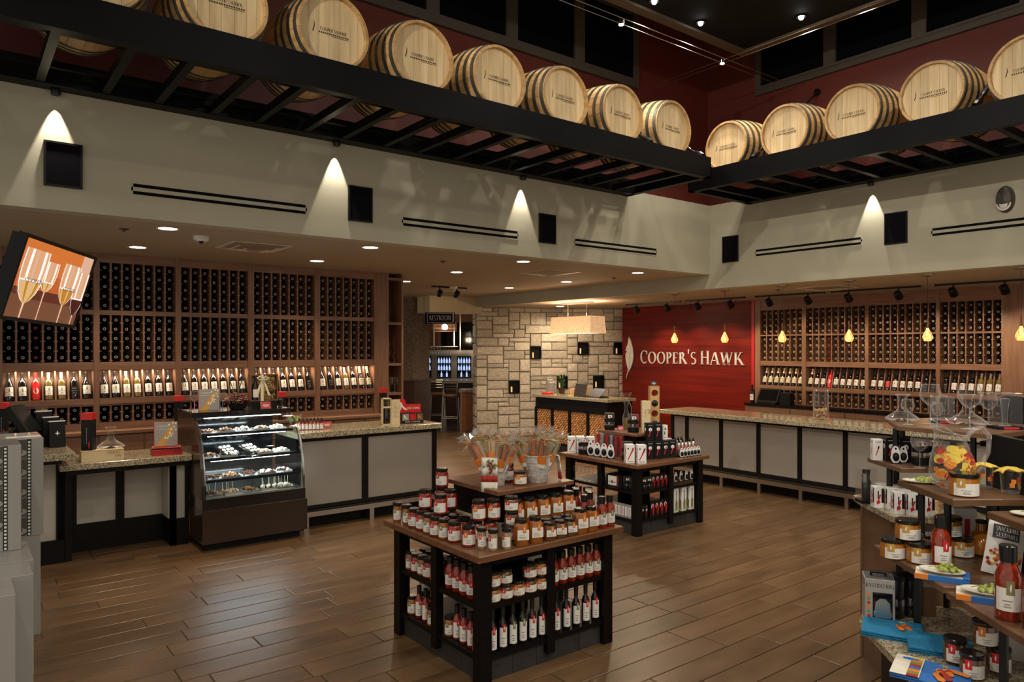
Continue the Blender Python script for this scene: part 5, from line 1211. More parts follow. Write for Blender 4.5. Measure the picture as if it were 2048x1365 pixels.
def rc(x0, x1, z0, z1):
    def fn(m, y): flat(m, rectp(x0, x1, z0, z1), y)
    return fn
carton('opener_box', .062, .062, .128, 'carton_white', [('tag_red', tool(.006, .062, .04)), ('ink', tool(.012, .085, .02)), ('ink', disc(-.016, .10, .006)), ('ink_grey', rc(-.02, .02, .008, .013))])
carton('corkscrew_box', .058, .058, .125, 'carton_white', [('tag_red', tool(0, .05, .03, .1)), ('carton_black', rc(.012, .027, .03, .115)), ('ink', rc(-.010, -.002, .055, .10)), ('tag_red', disc(-.005, .035, .011))])
carton('black_box', .06, .05, .135, 'carton_black', [('carton_white', disc(0, .085, .014)), ('tag_red', tool(0, .06, .03, .05)), ('ink_grey', rc(-.018, .018, .115, .120))])
carton('white_box', .055, .055, .15, 'carton_white', [('ink', disc(0, .11, .010)), ('ink_grey', rc(-.015, .015, .02, .026)), ('ink', rc(-.012, .0, .05, .085))])
carton('tall_pack', .075, .06, .255, 'carton_white', [('tag_olive', lambda m, y: flat(m, [(-.018, .03), (.018, .03), (.018, .10), (.007, .13), (.007, .175), (-.007, .175), (-.007, .13), (-.018, .10)], y)), ('ink', rc(-.006, .006, .17, .225)), ('grape_green', rc(-.024, .024, .012, .03))])
carton('set_box', .20, .16, .12, 'carton_black', [('carton_white', rc(-.075, .035, .012, .108)), ('tag_red', lambda m, y: flat(m, [(-.07, .045), (-.03, .035), (.03, .042), (.03, .048), (-.03, .042), (-.07, .052)], y-.0006)), ('ink', lambda m, y: flat(m, rectp(-.035, -.012, .035, .06), y-.0006)), ('tag_red', rc(.045, .052, .0, .12))])
carton('foil_box', .036, .03, .13, 'ink_grey', [('carton_white', rc(-.013, .013, .02, .11)), ('carton_black', rc(-.003, .003, .03, .10))])
carton('foil_box_orange', .036, .03, .13, 'ink_grey', [('carton_white', rc(-.013, .013, .02, .11)), ('bright_red', rc(-.005, .005, .03, .10))])
# dome: clear tub with black belly bands
m = MB(); m.lathe([(.036, .036), (.038, .09), (.036, .125), (.0001, .128)], 16, cap=False); d1 = sm(m, 'clear_tub', 'blister')
m = MB(); m.lathe([(.037, .0), (.039, .004), (.039, .034), (.037, .036)], 16); m.lathe([(.0392, .060), (.0392, .082)], 16, cap=False); d2 = sm(m, 'black_band', 'carton_black')
m = MB(); m.patch(.0396, -22, 22, .094, .112, 3); m.mi(1); m.patch(.0400, -8, 8, .098, .108, 2); d3 = m.mesh('card', ['carton_white', 'tag_red']); m = MB(); m.tube([(0, 0, .036), (.0, .0, .11)], .012, 8); d4 = m.mesh('stopper', 'chrome')
KIT['dome_pack'] = [('clear_tub', d1), ('black_band', d2), ('card', d3), ('stopper', d4)]
# oval card with a dark tool
n = 16; ov = [(.030*math.cos(2*PI*k/n)*(1 if math.sin(2*PI*k/n) < 0 else .8), .052+.052*math.sin(2*PI*k/n)) for k in range(n)]
m = MB(); m.add([(x, -.003, z) for x, z in ov]+[(x, .003, z) for x, z in ov], [tuple(range(n)), tuple(reversed(range(n, 2*n)))]+[(k, n+k, n+(k+1) % n, (k+1) % n) for k in range(n)]); o1 = m.mesh('card', 'carton_white')
m = MB(); m.ball((0, -.006, .040), .019, 10, 6, 1.35); o2 = sm(m, 'opener', 'carton_black'); m = MB(); flat(m, [(.006*math.cos(w), .088+.007*math.sin(w)) for w in [2*PI*k/8 for k in range(8)]], -.0036); o3 = m.mesh('hang_hole', 'carton_black')
m = MB(); m.box(-.026, .026, -.02, .02, 0, .004); o4 = m.mesh('stand', 'carton_black')
KIT['oval_pack'] = [('card', o1), ('opener', o2), ('hang_hole', o3), ('stand', o4)]
# silver spray bottle, red tool, blister row
KIT['spray_bottle'] = [('bottle_body', sm(MB().lathe([(.017, 0), (.018, .003), (.018, .085), (.012, .098), (.009, .10)], 12), 'bottle_body', 'steel')), ('nozzle', sm(MB().lathe([(.010, .098), (.010, .112), (.004, .118), (.004, .128)], 8), 'nozzle', 'carton_black')),
    ('label_band', MB().patch(.0186, 10, 40, .01, .08, 3).mesh('label_band', 'tag_red'))]
m = MB(); m.box(-.022, .022, -.012, .012, 0, .16); b1 = m.mesh('clear_case', 'blister')
for key, c in (('blister_red', 'wood_red'), ('blister_grey', 'ink_grey')):
    m = MB(); m.lathe([(.008, .01), (.011, .05), (.012, .12), (.016, .15)], 8); KIT[key] = [('clear_case', b1), ('opener', sm(m, 'opener', c))]
m = MB(); m.box(-.03, .03, -.002, .002, 0, .15); m.mi(1); flat(m, [(.017*math.cos(w), .098+.026*math.sin(w)) for w in [2*PI*k/12 for k in range(12)]], -.0024); m.mi(2); flat(m, [(-.010, .09), (0, .015), (.010, .09), (.006, .118), (-.006, .118)], -.0030)
KIT['hang_card'] = [('card', m.mesh('card', ['carton_black', 'carton_white', 'tag_red'])), ('opener', sm(MB().tube([(0, -.012, .02), (0, -.014, .06), (0, -.012, .10)], [.003, .008, .010], 8), 'opener', 'wood_red'))]
# stemware, decanter
def stemware(key, h, r, bowl, foot, bm='clear_glass', stem='thick_glass'):
    hb = h-bowl
    pr = [(.0035, hb), (.018, hb+.004), (r*.72, hb+bowl*.22), (r, hb+bowl*.45), (r*.98, hb+bowl*.6), (r*.78, h)]
    KIT[key] = [('bowl', sm(MB().lathe(pr, 20, cap=False), 'bowl', bm)), ('rim', sm(MB().tube([(r*.78*math.cos(2*PI*k/20), r*.78*math.sin(2*PI*k/20), h) for k in range(20)], .0012, 5, closed=True), 'rim', 'thick_glass')), ('stem', sm(MB().lathe([(.0042, .006), (.0035, hb*.5), (.004, hb)], 8), 'stem', stem)), ('foot', sm(MB().lathe([(foot, 0), (foot, .0015), (.005, .007)], 20), 'foot', 'thick_glass'))]
stemware('glass_big', .235, .058, .125, .042); stemware('glass_mid', .19, .046, .10, .036); stemware('glass_small', .155, .034, .085, .030)
stemware('glass_pink', .19, .042, .095, .034, stem='flower_pink'); stemware('glass_teal', .16, .038, .08, .03, stem='fabric_blue')
KIT['decanter'] = [('bowl', sm(MB().lathe([(.0001, .004), (.06, .0), (.112, .012), (.118, .022), (.09, .045), (.045, .075), (.028, .105), (.026, .15), (.036, .185), (.046, .20)], 24, cap=False), 'bowl', 'clear_glass')), ('rim', sm(MB().tube([(.046*math.cos(2*PI*k/20), .046*math.sin(2*PI*k/20), .20) for k in range(20)], .003, 6, closed=True), 'rim', 'thick_glass')), ('base_glass', sm(MB().lathe([(.0001, .001), (.05, .0), (.06, .006), (.02, .018), (.0001, .026)], 20, cap=False), 'base_glass', 'chrome'))]
def gift_tower(x, y, z, h, label, w=.085, rz=0.):
    t = thing('gift_box', label, 'box', (x, y, z), 'tall black bottle boxes with red lids', rz)
    inst('box_body', MB().bev(-w/2, w/2, -w/2, w/2, 0, h*.82, .002).mesh('box_body', 'carton_black'), t); inst('red_lid', MB().bev(-w/2-.003, w/2+.003, -w/2-.003, w/2+.003, h*.82, h, .002).mesh('red_lid', 'bright_red'), t)
    m = MB(); 
    for k in range(12): flat(m, rectp(-.003, .003, .06+k*.012, .068+k*.012), -w/2-.0006)
    inst('lettering', m.mesh('lettering', 'ink_grey'), t)
    m = MB(); flat(m, [(.02+x_*.02, .05+z_*.07) for x_, z_ in FEA], -w/2-.0006); inst('feather_mark', m.mesh('feather_mark', 'tag_red'), t); return t

# ================================================================ SECOND ISLAND
ZJ = .71
island(5.24, 6.36, 4.79, 5.93, ZJ, 'dark wooden display island of wine accessories, farther back')
g2 = 'boxed wine accessories on the second island'
t = thing('riser_shelf', 'wooden riser shelf in middle of accessory island', 'riser', (5.8, 5.36, ZJ))
MB().bev(5.56, 6.08, 5.10, 5.66, .935, .96, .003).build('riser_board', 'walnut_top', t); MB().box(5.60, 6.04, 5.14, 5.62, ZJ, .935).build('riser_box', 'espresso', t)
for i, (x, y) in enumerate(((5.34, 5.84), (5.43, 5.80))): place('opener_box', 'opener_box', 'white opener box at far left of accessory island, %s' % ('left one' if i == 0 else 'behind the clear tub'), 'box', (x, y, ZJ), FACE, g2, 1.38)
place('opener_box', 'opener_box', 'white opener box right of far clear tub on accessory island', 'box', (5.49, 5.70, ZJ), FACE, g2, 1.38)
place('dome_pack', 'stopper_tub', 'clear tub with black bands at far left of accessory island', 'tub', (5.37, 5.68, ZJ), FACE, g2, 1.45)
for i in range(4): place('oval_pack', 'opener_card', 'white oval opener card on left edge of accessory island, %s from left' % ORD[i], 'opener', (5.345+.006*i, 5.545-.092*i, ZJ), FACE-.25, g2, 1.42)
place('dome_pack', 'stopper_tub', 'clear tub with black bands behind the front white boxes', 'tub', (5.43, 5.10, ZJ), FACE, g2, 1.5)
for i, (x, y) in enumerate(((5.335, 4.985), (5.405, 4.895))): place('opener_box', 'opener_box', 'white opener box at front corner of accessory island, %s' % ('left' if i == 0 else 'right'), 'box', (x, y, ZJ), FACE+.1, g2, 1.42)
for i in range(6): place('blister_red' if i % 2 == 0 or i > 3 else 'blister_grey', 'opener_pack', '%s opener in clear pack along left of riser, %s from left' % ('red' if i % 2 == 0 or i > 3 else 'grey', ORD[i]), 'opener', (5.525, 5.62-.068*i, ZJ), FACE-.3, g2, 1.42)
for i, (x, y, z) in enumerate(((5.58, 5.055, 0), (5.665, 5.02, 0), (5.75, 4.985, 0), (5.84, 4.965, 0), (5.93, 4.95, 0), (5.70, 5.05, .183), (5.80, 5.03, .183))): place('black_box', 'opener_box', 'black opener box right of riser, %s' % ['leftmost', 'second', 'third', 'fourth', 'rightmost', 'upper left', 'upper right'][i], 'box', (x, y, ZJ+z), FACE+.2, g2, 1.35)
place('white_box', 'opener_box', 'tall white opener box above the black boxes', 'box', (5.90, 5.02, ZJ+.183), FACE+.2, g2, 1.0); place('white_box', 'opener_box', 'small white opener box right of the black boxes', 'box', (6.02, 5.075, ZJ), FACE+.2, g2, 1.2)
t = thing('display_tray', 'black tray holding silver spray bottles on accessory island', 'tray', (6.12, 5.02, ZJ)); MB().box(5.98, 6.30, 4.90, 5.02, ZJ, ZJ+.012).build('tray_base', 'carton_black', t); MB().box(5.98, 6.30, 5.01, 5.03, ZJ+.012, ZJ+.05).build('tray_back', 'carton_black', t)
for i in range(6): place('spray_bottle', 'spray_bottle', 'silver spray bottle in row on accessory island, %s from left' % ORD[i], 'bottle', (6.01+.054*i, 4.965-.004*i, ZJ+.012), FACE, g2, 1.3)
for i in range(6): place('oval_pack', 'opener_card', 'clear-white oval card before silver bottles, %s from left' % ORD[i], 'opener', (6.00+.054*i, 4.870, ZJ), FACE+.3, g2, .95)
for i in range(4): place('spray_bottle', 'spray_bottle', 'silver spray bottle in back row on accessory island, %s from left' % ORD[i], 'bottle', (6.11+.055*i, 5.10, ZJ), FACE, g2, 1.4)
# on the riser
place('dome_pack', 'stopper_tub', 'clear tub with black bands on riser, left one', 'tub', (5.66, 5.58, .96), FACE, g2, 1.45); place('dome_pack', 'stopper_tub', 'clear tub with black bands on riser, right one', 'tub', (5.70, 5.27, .96), FACE, g2, 1.5)
t = thing('wine_aerator', 'glass wine aerator with wide mouth on riser', 'aerator', (5.86, 5.52, .96)); x, y = 5.86, 5.52
MB().lathe([(.04, 0), (.042, .01), (.04, .14), (.018, .20), (.016, .24), (.03, .29), (.022, .30), (.02, .33), (.055, .39), (.06, .40)], 18, (x, y, .96), cap=False).build('glass_body', 'clear_glass', t, smooth=True); MB().lathe([(.036, .004), (.036, .12), (.0001, .121)], 14, (x, y, .96)).build('wine', 'bottle_clear', t, smooth=True)
MB().tube([(x+.05, y-.03, .96), (x+.045, y-.03, 1.2), (x+.02, y-.02, 1.27)], .004, 6).build('holder', 'chrome', t)
place('wine_redlab', 'wine_bottle', 'red-capped wine bottle behind pine box on riser', 'wine bottle', (5.98, 5.36, .96), FACE, g2, 1.05)
t = thing('pine_wine_box', 'pale pine wine box standing on riser, lettered along its side', 'box', (5.80, 5.185, .96), None, FACE)
inst('box_body', MB().bev(-.045, .045, -.04, .04, 0, .33, .002).mesh('box_body', 'pine'), t)
tm, w = text_mesh('ZIN', 'lettering', 'leather'); inst('lettering', tm, t, (.018, -.0412, .22), (0, PI/2, 0), (.028, 1, .028)); tm, w = text_mesh('SHIRAZ', 'lettering', 'tag_ochre'); inst('lettering', tm, t, (-.018, -.0412, .20), (0, PI/2, 0), (.020, 1, .020))
t = thing('bottle_tower', 'bamboo wine tower with four round holes holding two bottles', 'wine rack', (5.99, 5.24, .96), None, FACE)
m = MB(); W, Hh = .105, .48; cz = [.075, .185, .295, .405]; R_ = .036; ys = (-.05, .05)
def holed(y, flip):
    for k in range(4):
        z0 = 0 if k == 0 else (cz[k-1]+cz[k])/2; z1 = Hh if k == 3 else (cz[k]+cz[k+1])/2; nseg = 16
        for q in range(nseg):
            a0, a1 = 2*PI*q/nseg, 2*PI*(q+1)/nseg
            def outer(a):
                c, s = math.cos(a), math.sin(a); hz = (z1-cz[k]) if s > 0 else (cz[k]-z0); tt = min((W/2)/max(abs(c), 1e-6), hz/max(abs(s), 1e-6)); return (tt*c, cz[k]+tt*s)
            p = [(R_*math.cos(a0), cz[k]+R_*math.sin(a0)), (R_*math.cos(a1), cz[k]+R_*math.sin(a1))]; o0, o1 = outer(a0), outer(a1)
            pts = [(p[0][0], y, p[0][1]), (o0[0], y, o0[1]), (o1[0], y, o1[1]), (p[1][0], y, p[1][1])]
            m.add(pts, [(0, 1, 2, 3)])
            if not flip: m.add([(p[0][0], ys[0], p[0][1]), (p[1][0], ys[0], p[1][1]), (p[1][0], ys[0]+.012, p[1][1]), (p[0][0], ys[0]+.012, p[0][1])], [(0, 1, 2, 3)])
holed(ys[0], False); holed(ys[1], True); m.box(-W/2, -W/2+.008, ys[0], ys[1], 0, Hh); m.box(W/2-.008, W/2, ys[0], ys[1], 0, Hh); m.box(-W/2, W/2, ys[0], ys[1], Hh-.008, Hh); m.box(-W/2, W/2, ys[0], ys[1], 0, .008)
inst('tower_body', m.mesh('tower_body', 'bamboo'), t)
for k, z in enumerate((cz[0], cz[2])):
    b = place('wine_black', 'wine_bottle', 'dark bottle lying in bamboo tower, %s one' % ('lower' if k == 0 else 'upper'), 'wine bottle', (5.99, 5.24, .96), 0, 'bottles lying in the bamboo tower', .9)
    M = Matrix.Translation((5.99, 5.24, .96+z)) @ Matrix.Rotation(FACE, 4, 'Z') @ Matrix.Translation((0, -.06, 0)) @ Matrix.Rotation(-PI/2, 4, 'X'); b.location = M.translation; b.rotation_euler = M.to_euler()
def sign_holder(x, y, z, label, w=.07, h=.055, rz=FACE, face='carton_black', txt='paper'):
    t = thing('sign_holder', label, 'sign', (x, y, z), 'small clear sign holders', rz)
    m = MB(); m.add([(-w/2, -.012, 0), (w/2, -.012, 0), (w/2, .018, h), (-w/2, .018, h)], [(0,1,2,3)]); m.add([(-w/2, -.012, .0), (w/2, -.012, .0), (w/2, .03, .001), (-w/2, .03, .001)], [(0,1,2,3)]); inst('clear_stand', m.mesh('clear_stand', 'blister'), t)
    m = MB(); p = lambda u, v: (u*w, -.012+.03*v-.0008, h*v); m.add([p(-.42, .1), p(.42, .1), p(.42, .93), p(-.42, .93)], [(0,1,2,3)]); inst('card', m.mesh('card', face), t)
    m = MB(); q = lambda u, v: (u*w, -.012+.03*v-.0016, h*v)
    for v, u in ((.30, .2), (.45, .3), (.55, .26)): m.add([q(-u, v), q(u, v), q(u, v+.05), q(-u, v+.05)], [(0,1,2,3)])
    m.mi(1); m.add([q(-.03, .72), q(.03, .72), q(.0, .85)], [(0,1,2)]); inst('lettering', m.mesh('lettering', [txt, 'tag_red']), t)
sign_holder(5.99, 5.24, .96+.48, 'small clear sign on top of bamboo wine tower'); sign_holder(5.68, 5.43, .96, 'small red sign on riser of accessory island', face='wood_red')
# shelves of the second island
Zu, Zl = .433, .153
g3 = 'goods on the shelves of the second island'
for i in range(6): place('glass_small', 'wine_glass', 'small glass on upper left-face shelf of accessory island, %s from left' % ORD[i], 'wine glass', (5.36, 5.80-.06*i, Zu), 0, g3, .95)
for i in range(2): place('white_box', 'white_carton', 'white carton on lower left-face shelf of accessory island, %s' % ('left' if i == 0 else 'right'), 'box', (5.40, 5.63-.13*i, Zl), FACE, g3, [1.35, .9][i])
for i in range(3): jar('hot', (5.38, 5.80-.06*i, Zl), 'on lower left-face shelf of accessory island, %s from left' % ORD[i], group=g3)
place('set_box', 'gift_set', 'black and white gift set box on upper left-face shelf', 'box', (5.43, 5.22, Zu), -PI/2+.1, g3)
for i in range(2): place('dome_pack', 'stopper_tub', 'clear tub on upper left-face shelf near corner, %s' % ('left' if i == 0 else 'right'), 'tub', (5.36, 5.04-.08*i, Zu), FACE, g3)
for i in range(8): place('foil_box_orange' if i in (3, 5) else 'foil_box', 'opener_box', '%s opener box in row on lower left-face shelf, %s from left' % ('grey and orange' if i in (3, 5) else 'grey', ORD[i]), 'box', (5.34, 5.30-.046*i, Zl), -PI/2+.35, g3)
for i in range(2): place('dome_pack', 'stopper_tub', 'clear tub on upper front shelf of accessory island, %s' % ('left' if i == 0 else 'second'), 'tub', (5.44+.075*i, 4.89, Zu), FACE, g3)
for i in range(4): place('hang_card', 'opener_card', 'red opener on black card, upper front shelf, %s from left' % ORD[i], 'opener', (5.565+.062*i, 4.875, Zu), 0, g3)
for i in range(4): place('hang_card', 'opener_card', 'red opener on black card, lower front shelf, %s from left' % ORD[i], 'opener', (5.55+.065*i, 4.875, Zl), 0, g3, 1.1)
place('black_box', 'opener_box', 'black box on lower front shelf of accessory island', 'box', (5.46, 4.90, Zl), .2, g3)
for i in range(4): place('oval_pack', 'opener_card', 'oval opener card on upper right bay of front shelf, %s from left' % ORD[i], 'opener', (5.915+.085*i, 4.88, Zu+.03), .1, g3, 1.0)
for i in range(3): place('tall_pack', 'bottle_carton', 'tall white carton with green bottle picture, %s from left' % ORD[i], 'box', (5.915+.125*i, 4.90, Zl), .05, g3, .98)
t = place('tall_pack', 'bottle_carton', 'tall blue carton between the tall white ones', 'box', (5.977, 4.975, Zl), .05, g3, .98)
t.children[0].data = t.children[0].data.copy(); t.children[0].data.materials[0] = MATS['fabric_blue']
# ================================================================ STEPPED DISPLAY, RIGHT FOREGROUND
def slab(name, pts, z, th, mt, par):
    c = Vector((sum(p[0] for p in pts)/len(pts), sum(p[1] for p in pts)/len(pts))); m = MB(); b = .004
    ins = [(p[0]+(c.x-p[0])*.012, p[1]+(c.y-p[1])*.012) for p in pts]; n = len(pts)
    m.add([(x, y, z-th) for x, y in pts]+[(x, y, z-b) for x, y in pts]+[(x, y, z) for x, y in ins], [tuple(reversed(range(n))), tuple(range(2*n, 3*n))]+[(k*n+i, k*n+(i+1) % n, k*n+n+(i+1) % n, k*n+n+i) for k in (0, 1) for i in range(n)])
    bm = m.build(name, mt, par); 
    bmx = bmesh.new(); bmx.from_mesh(bm.data); bmesh.ops.recalc_face_normals(bmx, faces=bmx.faces); bmx.to_mesh(bm.data); bmx.free(); return bm
def post(par, x, y, z0, z1, r=.012): MB().box(x-r, x+r, y-r, y+r, z0, z1).build('post', 'black_metal', par)
def tm(t, m): return (t*.7046+m*.7096, t*.7096-m*.7046)
ZG1, ZS2, ZS3, ZG2, ZS4, ZS5 = .58, .86, 1.18, .95, 1.20, 1.42
t = thing('stepped_display', 'stepped display with granite ledge and two wooden shelf tiers, right foreground', 'display stand', (3.2, 1.2, 0))
slab('granite_ledge', [tm(1.9, 1.19), tm(3.55, 1.19), tm(3.66, 1.24), tm(3.80, 1.50), tm(3.8, 2.05), tm(1.9, 2.05)], ZG1, .035, 'granite', t)
m = MB(); m.prism([tm(1.95, 1.27), tm(3.5, 1.27), tm(3.62, 1.36), tm(3.70, 1.55), tm(3.7, 2.0), tm(1.95, 2.0)], .0, ZG1-.035)
o = m.build('cabinet', 'espresso', t); bmx = bmesh.new(); bmx.from_mesh(o.data); bmesh.ops.recalc_face_normals(bmx, faces=bmx.faces); bmx.to_mesh(o.data); bmx.free()
slab('shelf', [(3.67, 1.77), (3.25, 1.28), (3.60, .99), (4.03, 1.50)], ZS2, .028, 'shelf_wood', t)
slab('shelf', [(3.20, 1.25), (2.72, .68), (3.15, .32), (3.57, .93)], ZS2, .028, 'shelf_wood', t)
slab('shelf', [(3.80, 1.71), (3.50, 1.34), (3.80, 1.12), (4.07, 1.50)], ZS3, .030, 'shelf_wood', t)
slab('shelf', [(3.51, 1.21), (3.0, .60), (3.35, .32), (3.90, .95)], ZS3-.03, .030, 'shelf_wood', t)
for x, y in ((3.46, 1.47), (3.62, 1.62), (3.56, 1.10), (3.85, 1.50)): post(t, x, y, ZG1, ZS2-.028)
for x, y in ((3.60, 1.40), (3.76, 1.58), (3.72, 1.25)): post(t, x, y, ZS2, ZS3-.03)
for x, y in ((3.06, 1.0), (2.86, .75), (3.35, .70)): post(t, x, y, ZG1, ZS2-.028)
for x, y in ((3.40, 1.0), (3.12, .66)): post(t, x, y, ZS2, ZS3-.06)
t = thing('granite_display', 'granite topped display behind the stepped one, with two wooden tiers', 'display stand', (4.4, 1.9, 0))
slab('granite_top', [(4.37, 2.23), (4.24, 2.11), (3.98, 1.82), (4.33, 1.46), (4.9, 2.0)], ZG2, .035, 'granite', t)
m = MB(); m.prism([(4.33, 2.16), (4.05, 1.86), (4.38, 1.52), (4.82, 2.0)], 0, ZG2-.035); m.build('cabinet', 'shelf_wood', t)
m = MB(); m.prism([(4.335, 2.17), (4.31, 2.145), (4.32, 2.135), (4.345, 2.16)], 0, ZG2-.036); m.build('stile', 'shelf_wood', t)
slab('shelf', [(4.30, 2.11), (4.06, 1.81), (4.38, 1.52), (4.72, 1.92)], ZS4, .026, 'shelf_wood', t)
slab('shelf', [(4.45, 2.06), (4.14, 1.87), (4.09, 1.40), (4.70, 1.30), (4.90, 1.90)], ZS5, .026, 'shelf_wood', t)
for x, y in ((4.19, 1.93), (4.38, 1.98), (4.42, 1.62)): post(t, x, y, ZG2, ZS4-.026); post(t, x+.03, y-.02, ZS4, ZS5-.026)
# black leaning boards behind
def board(a, b, z0, z1, label):
    a, b = Vector((*a, 0)), Vector((*b, 0)); u_ = (b-a); L = u_.length; u_.normalize(); n_ = Vector((u_.y, -u_.x, 0)); r = .05
    pts = [(0, z0), (L, z0), (L, z1-.02), (L-.02, z1), (r, z1)]+[(r-r*math.sin(w), z1-r+r*math.cos(w)) for w in (.4, .8, 1.2, 1.57)]
    m = MB(); k = len(pts); m.add([a+u_*s+n_*d+Vector((0, 0, z)) for d in (0, .02) for s, z in pts], [tuple(range(k)), tuple(reversed(range(k, 2*k)))]+[(i, k+i, k+(i+1) % k, (i+1) % k) for i in range(k)])
    t = thing('chair_back', label, 'chair', tuple(a+Vector((0, 0, z0)))); m.build('padded_back', 'black_plastic', t); MB().tube([a+u_*r+Vector((0, 0, z1+.002)), b+Vector((0, 0, z1-.018))], .004, 6).build('metal_edge', 'steel', t); return t
E_ = board((4.16, 1.42), (3.50, .66), .9, 1.415, 'black padded back with pale edge behind the glass pitcher'); 
for x, y in ((4.12, 1.36), (3.55, .74)): MB().tube([(x, y, 0), (x, y, .95)], .014, 8).build('leg', 'black_metal', E_)
E2 = board((4.95, 1.62), (4.35, .9), .9, 1.57, 'black rounded back at the right picture edge behind the glasses')
for x, y in ((4.9, 1.55), (4.4, .97)): MB().tube([(x, y, 0), (x, y, .95)], .014, 8).build('leg', 'black_metal', E2)
gd = 'goods on the stepped display'
# ---- granite ledge: boxed grill, canister, towels, jars
t = thing('grill_box', 'grey and white box with window, lettered, on granite ledge', 'box', (3.425, 1.63, ZG1), None, FACE-.35)
w, d, h = .125, .125, .205
inst('carton', MB().bev(-w/2, w/2, -d/2, d/2, 0, h, .002).mesh('carton', 'carton_grey'), t); inst('top_panel', MB().box(-w/2+.004, w/2-.004, -d/2+.004, d/2-.004, h, h+.0008).mesh('top_panel', 'ink'), t)
inst('carry_handle', MB().tube([(-.03, 0, h), (-.03, 0, h+.018), (.03, 0, h+.018), (.03, 0, h)], .008, 6).mesh('carry_handle', 'carton_black'), t)
m = MB(); flat(m, rectp(-.030, .052, .02, .145), -d/2-.0006); inst('window', m.mesh('window', 'night_pane'), t)
m = MB(); m.lathe([(.034, .03), (.038, .04), (.038, .055), (.034, .06), (.03, .10), (.012, .118)], 14, (.012, -d/2+.034, 0)); m.v = [(x, -d/2-.0012-(.002*(1 if y < -d/2+.03 else 0)), z) for x, y, z in m.v]; inst('grill_picture', m.mesh('grill_picture', 'steel'), t)
m = MB(); 
for k, c in enumerate(range(6)): m.mi(k % 3); disc(-.046, .035+k*.02, .008, 8)(m, -d/2-.0006)
inst('dish_pictures', m.mesh('dish_pictures', ['tag_red', 'fabric_green', 'fabric_orange']), t)
tx, tw_ = text_mesh('BASTIDO BBQ', 'lettering', 'ink', serif=False); inst('lettering', tx, t, (0, -d/2-.0008, .168), (0, 0, 0), (.118/tw_, 1, .018)); inst('lettering', tx, t, (-w/2-.0008, 0, .168), (0, 0, -PI/2), (.118/tw_, 1, .018))
for i, (x, y) in enumerate(((3.535, 1.60), (3.60, 1.56))):
    t = thing('canister', 'dark glossy canister on granite ledge, %s' % ('beside the grill box' if i == 0 else 'behind the post'), 'canister', (x, y, ZG1), gd)
    MB().lathe([(.036, 0), (.04, .005), (.04, .085), (.036, .09), (.038, .095), (.04, .175)], 18, (x, y, ZG1)).build('canister_body', 'case_black', t, smooth=True); MB().lathe([(.042, .175), (.043, .195), (.036, .20), (.012, .205)], 18, (x, y, ZG1)).build('lid', 'carton_black', t, smooth=True)
t = thing('wooden_pack', 'tall brown pack behind the canisters on granite ledge', 'box', (3.67, 1.52, ZG1), None, FACE); inst('carton', MB().bev(-.03, .03, -.03, .03, 0, .22, .002).mesh('carton', 'leather'), t); inst('label_band', MB().box(-.031, .031, -.031, .031, .14, .19).mesh('label_band', 'ink_grey'), t)
def towel_stack(x, y, z, w, d, rz, n, label, mt='towel_blue', motif=True):
    t = thing('folded_towel', label, 'towel', (x, y, z), gd, rz)
    for k in range(n):
        m = MB(); q = 10; h = .008; z0 = k*.0085; rg = random.Random(k+int(x*99)); vs = []
        for s in (0, 1):
            for i in range(q+1):
                for j in range(q+1):
                    u_, v_ = i/q-.5, j/q-.5; e = max(abs(u_), abs(v_))*2; dz = -.003*(e > .95)+.0015*math.sin(u_*9+k)*math.cos(v_*7)
                    vs.append((u_*w+rg.uniform(-.001, .001), v_*d, z0+(h+dz if s else .0005)+.004*(v_ > .3)*(k == n-1)))
        N_ = (q+1)**2; fs = [(s*N_+i*(q+1)+j, s*N_+(i+1)*(q+1)+j, s*N_+(i+1)*(q+1)+j+1, s*N_+i*(q+1)+j+1) for s in (0, 1) for i in range(q) for j in range(q)]
        bd = [i*(q+1) for i in range(q+1)]+[q*(q+1)+j for j in range(1, q+1)]+[i*(q+1)+q for i in range(q-1, -1, -1)]+[j for j in range(q-1, 0, -1)]
        fs += [(bd[i], bd[(i+1) % len(bd)], N_+bd[(i+1) % len(bd)], N_+bd[i]) for i in range(len(bd))]
        m.add(vs, fs); me = m.mesh('fold', mt); shade(me, 60); inst('fold', me, t)
    zt = n*.0085+.0035
    if motif:
        m = MB()
        def sole(cx, cy, a, s):
            pts = [(0, -.5), (.16, -.42), (.2, -.1), (.24, .25), (.15, .5), (-.05, .5), (-.2, .25), (-.16, -.1), (-.16, -.42)]; ca, sa = math.cos(a), math.sin(a)
            m.add([(cx+(px_*ca-py_*sa)*s, cy+(px_*sa+py_*ca)*s, zt) for px_, py_ in pts], [tuple(range(9))])
        m.mi(0); sole(.03, .0, .3, .07); sole(.055, .015, .5, .07); m.mi(1); m.tube([(.02, .01, zt+.001), (.03, .02, zt+.002), (.045, .012, zt+.001)], .0025, 4); m.tube([(.045, .02, zt+.001), (.058, .035, zt+.002), (.072, .025, zt+.001)], .0025, 4)
        m.mi(2)
        for k in range(6): a = 2*PI*k/6; m.tube([(.04, .07, zt), (.04+.018*math.cos(a), .07+.018*math.sin(a), zt)], .0012, 4)
        inst('embroidery', m.mesh('embroidery', ['fabric_orange', 'fabric_red', 'fabric_yellow']), t)
    return t
towel_stack(3.315, 1.515, ZG1, .24, .20, FACE-.5, 3, 'folded blue towel stack with sandal embroidery, beside the grill box'); towel_stack(3.30, 1.315, ZG1, .24, .20, FACE-.45, 3, 'folded blue towel stack with sandal embroidery, by the red jars') 
t = towel_stack(3.00, 1.225, ZG1, .26, .20, FACE-.62, 2, 'blue towel with striped border and sandal print', 'fabric_blue')
